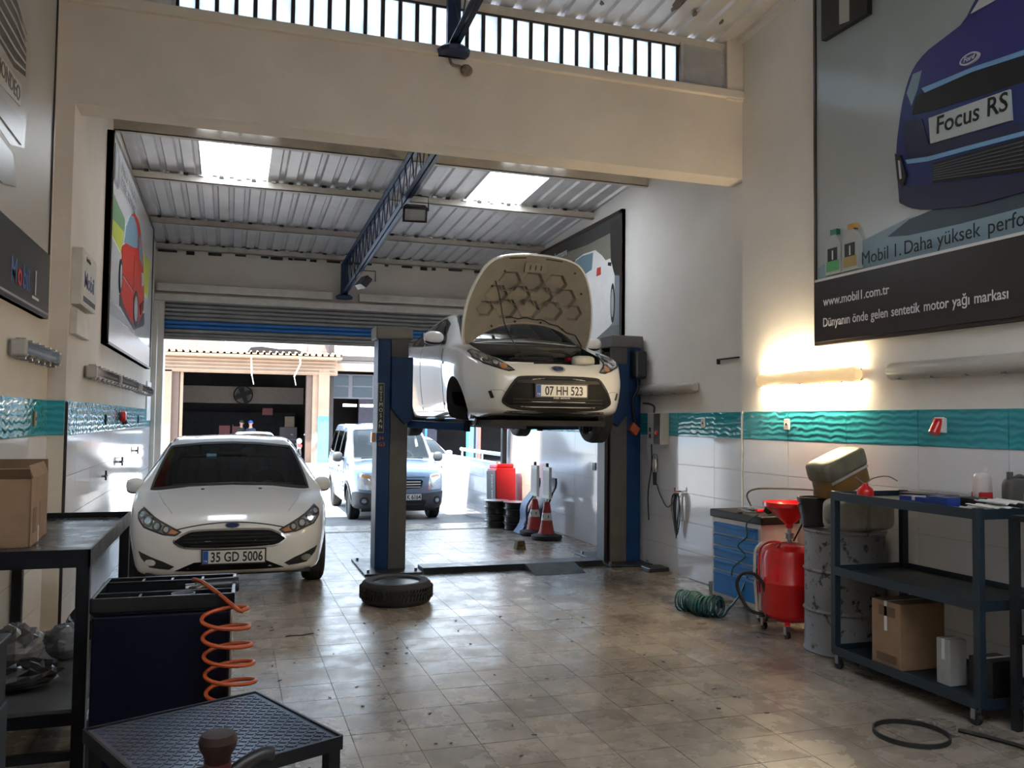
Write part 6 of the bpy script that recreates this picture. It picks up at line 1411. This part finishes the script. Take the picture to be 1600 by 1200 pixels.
# bottle jack type stand in the very foreground
kn = thing('grease_pump', 'dark red round-capped pump standing before the checker plate platform', 'pump', (-.01, 2.36, 0))
MR = mat('maroon_cap', (.022, .009, .008), .55, spec=.25)
MB().lathe([(0, 0), (.10, 0), (.11, .03), (.085, .06), (.08, .50), (.05, .58), (.034, .64), (.034, .72), (0, .72)], 28).build('barrel', mat('pump_red', (.06, .006, .007), .4), kn, smooth=40)
MB().lathe([(.030, .70), (.034, .735), (.044, .75), (.049, .772), (.042, .79), (0, .793)], 12).build('cap', MR, kn, smooth=30)
b = MB(); b.tube(smooth_open([(.03, 0, .68), (.06, .01, .70), (.11, .03, .715), (.14, .04, .71)]), [.018] * 18 + [.014], 8); b.build('pump_handle', BLACK, kn, smooth=50)
b = MB(); b.tube(smooth_open([(-.03, 0, .70), (-.05, .0, .70), (-.12, -.01, .675), (-.20, -.02, .62)]), .010, 8); b.build('outlet_hose', GREYP, kn, smooth=50)

# ================================================================== LEFT WALL FITTINGS
sg = thing('wall_sign', 'white boxed Mobil sign on the left wall at the pillar corner', 'sign', (XLF, 7.25, 2.42))
MB().box(0, .075, -.33, .33, 0, .42).build('sign_case', mat('sign_cream', (.58, .55, .49), .5), sg, bevel=.006); MB().box(.075, .078, -.31, .31, .01, .41).build('sign_face', mat('sign_white', (.62, .60, .57), .4), sg)
text('lettering', 'Mobil', .17, mat('sign_ink', (.05, .05, .16), .5), sg, (.079, -.27, .14), (0, 1, 0), (0, 0, 1), sx=1.25, bold=.002); text('lettering', 'Autobüs', .055, INK, sg, (.079, -.2, .34), (0, 1, 0), (0, 0, 1), sx=1.1); MB().box(.078, .080, -.28, .28, .03, .07).build('sign_stripe', GREYP, sg)
MB().box(0, .05, -.33, .28, -.22, -.03).build('lower_box', MATS['sign_cream'], sg, bevel=.006)
def lsocket(label, y, z, m, w=.06, h=.10, x=XLF):
    t = thing('wall_socket', label, 'socket', (x + .012, y, z)); MB().box(0, .012, -w / 2, w / 2, -h / 2, h / 2).build('face_plate', m, t, bevel=.004); MB().cyl((.011, 0, 0), (.015, 0, 0), .012, n=10).build('socket_hole', INK, t)
lsocket('brass switch plate in the near teal band on the left wall', 6.40, 1.58, mat('brass', (.25, .19, .08), .4), x=XLN)
lsocket('dark switch plate in the teal band left of the red socket', 8.9, 1.57, DARKST); lsocket('dark switch plate in the far teal band near the shutter', 11.9, 1.57, DARKST)
t = thing('power_socket', 'dark red industrial socket in the teal band on the left wall', 'socket', (XLF + .012, 10.0, 1.60)); MB().ell((.03, 0, 0), .035, .07, .06, 14, 10, p=.7).build('housing', RED, t, smooth=50); MB().cyl((.03, 0, -.02), (.055, 0, -.08), .03, n=12).build('plug_collar', BLACK, t, smooth=40)
for k, (y, z, lab) in enumerate(((8.75, 1.05, 'small steel tap handle on the left tiles, nearest the table'), (10.0, 1.12, 'small steel tap handle on the left tiles above the car mirror'), (11.6, 1.18, 'small steel tap handle on the left tiles farthest back'))):
    t = thing('wall_tap', lab, 'tap', (XLF + .012, y, z)); MB().cyl((0, 0, 0), (.035, 0, 0), .014, n=10).build('stem', STEEL, t); MB().bar((.035, -.07, 0), (.035, .07, 0), .016, .016).bar((.035, 0, -.04), (.035, 0, .05), .016, .016, up=(1, 0, 0)).build('cross_handle', DARKST, t)
tag(MB().tube(smooth_open([(1.66, 6.84, 4.62), (1.68, 6.82, 4.56), (1.75, 6.82, 4.55)]), .010, 6).ell((1.80, 6.81, 4.52), .055, .03, .05, 8, 6).build('insect_nest', mat('nest', (.20, .16, .12), .9, var=.4, scale=40)), 'small brown clump with a stalk stuck to the beam under the truss end', 'nest')
b = MB(); b.prism([(.42, 6.55), (.46, 6.57), (.55, 6.56), (.63, 6.60), (.62, 6.615), (.54, 6.575), (.45, 6.585)], .001, .006); tag(b.build('twig', mat('debris', (.02, .018, .016), .9)), 'short dark twig of debris on the floor before the parked car', 'debris')
b = MB()
rnd = random.Random(4)
for k in range(70):
    x = rnd.uniform(.2, 3.0); y = rnd.uniform(3.9, 7.1); a = rnd.uniform(0, 3.1); l = rnd.uniform(.008, .03); b.bar((x, y, .002), (x + l * math.cos(a), y + l * math.sin(a), .003), rnd.uniform(.004, .012), .003)
b = stuff(b.build('floor_debris', MATS['debris'])); b['label'] = 'scattered dark specks of debris on the floor tiles'; b['category'] = 'debris'
# ================================================================== OUTSIDE
GZ = -.30; YF = 38.0
FB = mat('facade_stone', (.36, .24, .165), .85, var=.14, scale=1.2)
fb = thing('building', 'workshop building across the street with dark open garages and corrugated eaves', 'building', (0, YF, GZ))
def fpart(name, m, x0, x1, y0, y1, z0, z1, parent=None, **k): return MB().box(x0, x1, y0, y1, z0 - GZ, z1 - GZ).build(name, m, parent or fb, **k)
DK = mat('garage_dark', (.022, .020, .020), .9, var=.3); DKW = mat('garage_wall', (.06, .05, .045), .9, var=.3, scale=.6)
fpart('pillar', FB, -3.3, -2.72, 0, .5, GZ, 3.6); fpart('pillar', FB, -2.72, -2.34, -.1, .4, GZ, 3.6); fpart('pillar', FB, 3.60, 4.06, -.15, .4, 1.72, 3.75); fpart('pillar', LBLUE, 3.60, 4.06, -.16, .4, GZ, 1.72); fpart('pillar', FB, 3.36, 3.6, 0, .4, GZ, 3.5)
hd = fpart('header_beam', FB, -3.3, 4.4, -.1, .4, 3.5, 4.15)
for k in range(4): fpart('header_moulding', FB, -3.3, 4.3, -.18, -.1, 3.56 + k * .15, 3.62 + k * .15, hd)
ev = fpart('eave', mat('eave_pale', (.46, .33, .22), .8, var=.2), -3.4, 4.5, -.9, .1, 4.15, 4.24)
sheet(-3.4, 4.5, -1.0, .2, lambda y: 4.26 - GZ + .12 * (y + 1), h=.10, per=.26).build('eave_sheet', mat('eave_tile', (.42, .26, .16), .8, var=.3), fb)
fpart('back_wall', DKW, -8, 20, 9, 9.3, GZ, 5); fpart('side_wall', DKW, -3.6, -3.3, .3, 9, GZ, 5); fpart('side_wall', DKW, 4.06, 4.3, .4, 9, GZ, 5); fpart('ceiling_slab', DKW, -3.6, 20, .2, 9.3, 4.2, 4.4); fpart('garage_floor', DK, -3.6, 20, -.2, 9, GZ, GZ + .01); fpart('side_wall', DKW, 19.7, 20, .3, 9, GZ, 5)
fpart('mezzanine', mat('mezzanine', (.15, .115, .095), .9), -2.3, 3.36, 5.0, 5.2, 2.3, 3.1); fpart('back_shelf', DK, -2.2, 3.2, 7.6, 8.2, GZ, 1.9)
fpart('door_jamb', mat('jamb_brown', (.13, .08, .06), .7), -2.34, -2.05, .1, .5, GZ, 3.5); fpart('door_jamb', MATS['jamb_brown'], 3.1, 3.36, .1, .5, GZ, 3.5); fpart('door_jamb', FB, -2.02, -1.9, .15, .3, GZ, 3.5)
# upper storey roofs seen above the eave
for (x0, x1, z1) in ((-3.0, -.2, 4.95), (-.2, .6, 4.75), (3.2, 4.3, 4.95)):
    b = MB(); b.add([(x0, .3, 4.3 - GZ), (x1, .3, 4.3 - GZ), (x1 - .15, 2.5, z1 + .15 - GZ), (x0 + .1, 2.5, z1 + .15 - GZ), (x0, 2.6, 4.3 - GZ), (x1, 2.6, 4.3 - GZ)], [(0, 1, 2, 3), (3, 2, 5, 4), (0, 3, 4), (1, 5, 2)]); b.build('roof_slope', mat('roof_tile', (.16, .06, .045), .8, var=.3, scale=3), fb)
b = MB(); b.add([(.58, .0, 4.36 - GZ), (.75, .0, 4.62 - GZ), (1.2, 0, 4.66 - GZ), (1.9, 0, 4.58 - GZ), (2.6, 0, 4.60 - GZ), (3.2, 0, 4.40 - GZ), (3.1, 1.2, 4.42 - GZ), (.6, 1.2, 4.42 - GZ)], [(0, 7, 1), (1, 7, 2), (2, 7, 6, 3), (3, 6, 4), (4, 6, 5), (0, 1, 2, 3, 4, 5)]); b.build('tarpaulin', mat('tarp', (.012, .008, .007), .7), fb)
for (x, x2) in ((.75, .80), (2.72, 2.5)):
    b = MB(); b.tube([(x, -1.0, 4.2 - GZ), (x + .02, -1.0, 3.9 - GZ), (x2, -.95, 3.35 - GZ)], .035, 6); b.tube([(x2, -.95, 3.4 - GZ), (x2 + .08, -.95, 3.0 - GZ)], .02, 6); b.build('hanging_pipe', mat('pipe_pale', (.6, .5, .42), .7), fb)
# right half of the facade
fpart('lintel', FB, 4.06, 20, 0, .4, 3.72, 4.05); fpart('upper_wall', mat('wall_bright', (.85, .83, .80), .8, var=.04), 4.5, 20, .6, .9, 4.05, 7.5)
wf = fpart('window_frame', mat('win_frame', (.16, .15, .17), .6), 4.1, 19.6, 2.0, 2.06, 2.55, 3.68)
for k in range(8):
    for r in range(2): fpart('window_pane', mat('pane_dark', (.025, .03, .035), .15), 4.25 + k * 1.1, 5.15 + k * 1.1, 1.97, 2.0, 2.62 + r * .53, 3.08 + r * .53, wf)
fpart('pillar', LBLUE, 10.35, 10.75, -.1, .3, GZ, 3.8); fpart('pillar', mat('pillar_red', (.30, .10, .08), .7), 10.75, 10.95, -.05, .3, GZ, 3.8); fpart('pillar', LBLUE, 8.9, 9.0, 2.5, 2.6, GZ, 3.5)
fpart('inner_wall', mat('lilac_wall', (.20, .18, .24), .8), 6.2, 10.3, 6, 6.2, GZ, 3.6)
lm = mat('lit_tube', (1, 1, 1), .5, var=0, emis=6.0)
for x in (5.05, 5.85): fpart('lit_tube_lamp', lm, x, x + .62, 3.0, 3.08, 2.20, 2.32)
fpart('notice_board', mat('board_tan', (.35, .24, .15), .8), 2.55, 3.0, 5.6, 5.65, .9, 1.7)
# things inside the far garage
def far_box(name, label, cat, x0, x1, y0, y1, z0, z1, m):
    t = thing(name, label, cat, ((x0 + x1) / 2, (y0 + y1) / 2, z0)); w, d, h = (x1 - x0) / 2, (y1 - y0) / 2, z1 - z0
    MB().box(-w, w, -d, d, 0, h).build('body', m, t, bevel=.02); MB().box(-w * .9, w * .9, -d - .02, -d, h * .1, h * .45).build('door', m, t); MB().box(-w * .9, w * .9, -d - .02, -d, h * .52, h * .9).build('door', m, t)
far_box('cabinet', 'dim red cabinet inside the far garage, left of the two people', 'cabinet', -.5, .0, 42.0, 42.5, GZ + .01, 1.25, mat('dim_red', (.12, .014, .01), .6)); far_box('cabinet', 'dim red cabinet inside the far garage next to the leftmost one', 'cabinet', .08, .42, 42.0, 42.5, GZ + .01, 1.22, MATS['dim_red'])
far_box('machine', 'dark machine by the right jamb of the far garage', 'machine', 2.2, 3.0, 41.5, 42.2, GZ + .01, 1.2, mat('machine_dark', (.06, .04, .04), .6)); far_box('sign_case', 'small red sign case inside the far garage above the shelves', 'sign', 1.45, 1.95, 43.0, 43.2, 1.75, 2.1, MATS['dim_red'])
t = thing('wall_fan', 'dark round fan hanging in the far garage', 'fan', (-.05 + .6, 42.6, 2.7)); b = MB(); b.tube([(.42 * math.cos(a), 0, .42 * math.sin(a)) for a in [i * math.pi / 12 for i in range(24)]], .03, 6, True); b.build('guard_ring', GRILL, t)
for k in range(4): MB().bar((0, 0, 0), (.38 * math.cos(k * math.pi / 2 + .4), .02, .38 * math.sin(k * math.pi / 2 + .4)), .2, .02, up=(0, 1, 0)).build('blade', GRILL, t)
MB().cyl((0, .12, 0), (0, -.05, 0), .09, n=12).build('hub', GRILL, t); MB().cyl((0, .1, 0), (0, .1, 1.3), .02, n=6).build('hanger', GRILL, t)
# people
def person(label, loc, rz, shirt, trousers, cap):
    V = [(0, 0, .92), (0, 0, 1.15), (0, 0, 1.38), (0, -.01, 1.48), (0, -.02, 1.55), (0, -.03, 1.66), (0, -.02, 1.74), (.10, 0, .88), (.11, .01, .48), (.11, .03, .08), (.11, -.08, .03), (-.10, 0, .88), (-.11, .02, .48), (-.11, .04, .08), (-.11, -.07, .03), (.19, 0, 1.38), (.24, -.02, 1.10), (.20, -.20, .98), (.18, -.28, .97), (-.19, 0, 1.38), (-.24, -.02, 1.10), (-.20, -.20, .98), (-.18, -.28, .97)]
    E_ = [(0, 1), (1, 2), (2, 3), (3, 4), (4, 5), (5, 6), (0, 7), (7, 8), (8, 9), (9, 10), (0, 11), (11, 12), (12, 13), (13, 14), (2, 15), (15, 16), (16, 17), (17, 18), (2, 19), (19, 20), (20, 21), (21, 22)]
    Rr = [.15, .145, .155, .07, .055, .095, .07, .10, .07, .045, .04, .10, .07, .045, .04, .065, .048, .036, .04, .065, .048, .036, .04]
    me = bpy.data.meshes.new('person'); me.from_pydata(V, E_, []); o = link(bpy.data.objects.new('tmp_person', me)); sk = o.modifiers.new('skin', 'SKIN'); ss = o.modifiers.new('sub', 'SUBSURF'); ss.levels = 1; ss.render_levels = 1
    for i, d in enumerate(me.skin_vertices[0].data): d.radius = (Rr[i], Rr[i] * (.72 if i < 3 else 1)); d.use_root = i == 0
    dg = bpy.context.evaluated_depsgraph_get(); dg.update(); m2 = bpy.data.meshes.new_from_object(o.evaluated_get(dg)); bpy.data.objects.remove(o)
    skin = mat('skin', (.42, .24, .17), .6, var=.08); m2.materials.clear()
    for m in (shirt, trousers, skin, BLACK): m2.materials.append(m)
    for p in m2.polygons:
        c = p.center; p.use_smooth = True
        p.material_index = 3 if c.z < .10 else (1 if c.z < .95 and abs(c.x) < .20 and c.y > -.14 else (2 if c.z > 1.47 or c.y < -.17 else 0))
    t = thing('person', label, 'person', loc, rz); bo = bpy.data.objects.new('body', m2); link(bo); bo.parent = t
    MB().ell((0, -.02, 1.715), .092, .105, .075, 16, 10).build('cap' if cap else 'hair', cap or mat('hair_dark', (.02, .014, .01), .7), t, smooth=60)
    if cap: MB().ell((0, -.13, 1.70), .07, .06, .012, 14, 6).build('cap_peak', cap, t, smooth=60)
    for x in (-.033, .033): MB().ell((x, -.118, 1.665), .012, .006, .008, 8, 6).build('eye', INK, t)
    MB().ell((0, -.135, 1.64), .014, .02, .022, 8, 6).build('nose', skin, t, smooth=60); MB().ell((0, -.118, 1.605), .026, .008, .006, 8, 6).build('mouth', mat('lips', (.30, .10, .09), .6), t)
    for x in (-.098, .098): MB().ell((x, -.01, 1.66), .012, .022, .03, 8, 6).build('ear', skin, t, smooth=60)
    for sx in (-1, 1):
        for k in range(4): MB().tube([(sx * (.18 + .012 - k * .014), -.29, .975), (sx * (.178 + .012 - k * .014), -.335 + .006 * abs(k - 1.5), .965), (sx * (.175 + .012 - k * .014), -.365 + .008 * abs(k - 1.5), .945)], .008, 6).build('finger', skin, t, smooth=60)
        MB().tube([(sx * .155, -.27, .98), (sx * .135, -.30, .985), (sx * .13, -.325, .98)], .009, 6).build('thumb', skin, t, smooth=60)
person('person in dark clothes standing left, bareheaded, in the far garage behind the parked car', (.46, 40.0, GZ + .02), .9, mat('shirt_dark', (.03, .035, .035), .9), mat('trousers', (.02, .02, .025), .9), None)
person('person with a blue cap and dark overalls standing right in the far garage', (.86, 39.2, GZ + .02), -.6, mat('shirt_navy', (.02, .03, .06), .9), MATS['trousers'], mat('cap_blue', (.03, .08, .35), .8))
# motorcycle
mc = thing('motorcycle', 'dark motorcycle parked at the entrance of the far garage', 'motorcycle', (2.78, 38.75, GZ + .01), rz=.12)
for nm, y, z in (('front_wheel', -.65, .30), ('rear_wheel', .65, .30)):
    M = Matrix.Translation((0, y, z)) @ Matrix.Rotation(math.pi / 2, 4, 'Y'); b = MB(); b.lathe([(.23, -.05), (.30, -.04), (.31, 0), (.30, .04), (.23, .05)], 24, M, closed=True); wv = b.build(nm, RUBBER, mc, smooth=50); b = MB(); b.lathe([(.23, -.02), (.235, .02)], 20, M)
    for k in range(5): b.bar((0, y, z), (0, y + .22 * math.cos(k * 1.257), z + .22 * math.sin(k * 1.257)), .02, .02)
    b.build('rim', STEEL, wv)
MB().ell((0, -.05, .78), .14, .28, .13, 16, 10, p=.8).build('fuel_tank', mat('moto_black', (.03, .03, .035), .25, coat=1), mc, smooth=60); MB().ell((0, .42, .78), .13, .32, .06, 16, 8, p=.7).build('seat', BLACK, mc, smooth=60); MB().ell((0, .0, .42), .15, .24, .18, 14, 8, p=.6).build('engine', DARKST, mc, smooth=50)
MB().ell((0, -.60, .92), .12, .09, .13, 14, 10).build('headlamp', WHITEP, mc, smooth=60); MB().ell((0, -.62, .62), .09, .12, .05, 12, 8).build('front_mudguard', WHITEP, mc, smooth=60); MB().box(-.1, .1, -.72, -.71, .66, .78).build('number_board', mat('board_red', (.45, .05, .05), .5), mc)
b = MB(); b.tube([(-.36, -.38, 1.0), (-.12, -.46, .98), (.12, -.46, .98), (.36, -.38, 1.0)], .016, 6); b.build('handlebar', BLACK, mc)
for sx in (-1, 1): MB().cyl((sx * .07, -.65, .30), (sx * .07, -.48, .96), .022, n=8).build('fork_leg', STEEL, mc); MB().tube([(sx * .22, -.42, 1.0), (sx * .26, -.42, 1.16)], .006, 5).build('mirror_stem', BLACK, mc); MB().ell((sx * .29, -.42, 1.20), .07, .015, .045, 12, 8).build('mirror', WHITEP if sx > 0 else BLACK, mc, smooth=60)
MB().bar((-.05, .1, .4), (-.25, .15, .02), .02, .02).build('side_stand', STEEL, mc)
# parked cars in the street
def street_car(label, loc, rz, paint, sp):
    t = thing('car', label, 'car', loc, rz); S, _ = build_car(t, sp, paint=paint, gl=GLASSD)
    S.drape('grille', BLACK, t, 'F', mir2([(0, .60), (.35, .59), (.42, .53), (.35, .47), (0, .46)]), d=.08)
    for s_ in (1, -1):
        HLs = [(.45, .60), (.72, .64), (.76, .73), (.60, .70)]; S.drape('headlight', LENS, t, 'F', HLs if s_ > 0 else mx(HLs), off=.006, d=.06)
        for wy in (.9, 3.55): make_tyre('wheel', t, .315, .20, (s_ * .785, wy, .315), s_, ALU, tread=False, spokes=6)
        wing_mirror(t, s_ * .95, 1.40, .93, s_, paint)
    for sd in ('W', 'E'):
        for line in ([(1.35, .30), (1.36, .88)], [(2.46, .28), (2.46, .95)], [(3.40, .5), (3.40, .98)]): S.strip('door_seam', BLACK, t, sd, line, w=.012)
    for x in (-.37, .37): seat(t, x, 2.15, .48)
    return t
STC = dict(FOCUS)
street_car('white car parked in the sunlit street between the van and the blue pole', (5.55, 24.0, GZ), .10, CARW, STC)
street_car('white car in the street at the far right, behind the white railing', (7.9, 21.5, GZ), -1.15, CARW, STC)
street_car('white car in the street whose roof shows above the parked hatchback', (.98, 31.2, GZ), .05, CARW, STC)
# railing on the low wall
rl = thing('railing', 'white pipe railing with thin posts on the low tiled wall outside', 'railing', (4.65, 16.4, .84)); MB().cyl((0, -2.1, .16), (0, 1.2, .16), .035, n=12).build('top_rail', WHITEP, rl, smooth=40)
for y in (-2.0, -.4, 1.1): MB().cyl((0, y, 0), (0, y, .16), .02, n=8).build('rail_post', WHITEP, rl)
t = thing('pole', 'thin dark pole behind the white railing outside', 'pole', (4.95, 17.6, GZ)); MB().cyl((0, 0, 0), (0, 0, 2.9), .028, n=10).build('shaft', DARKST, t); MB().lathe([(0, 0), (.09, 0), (.09, .02), (.03, .05), (0, .05)], 12).build('base', DARKST, t)
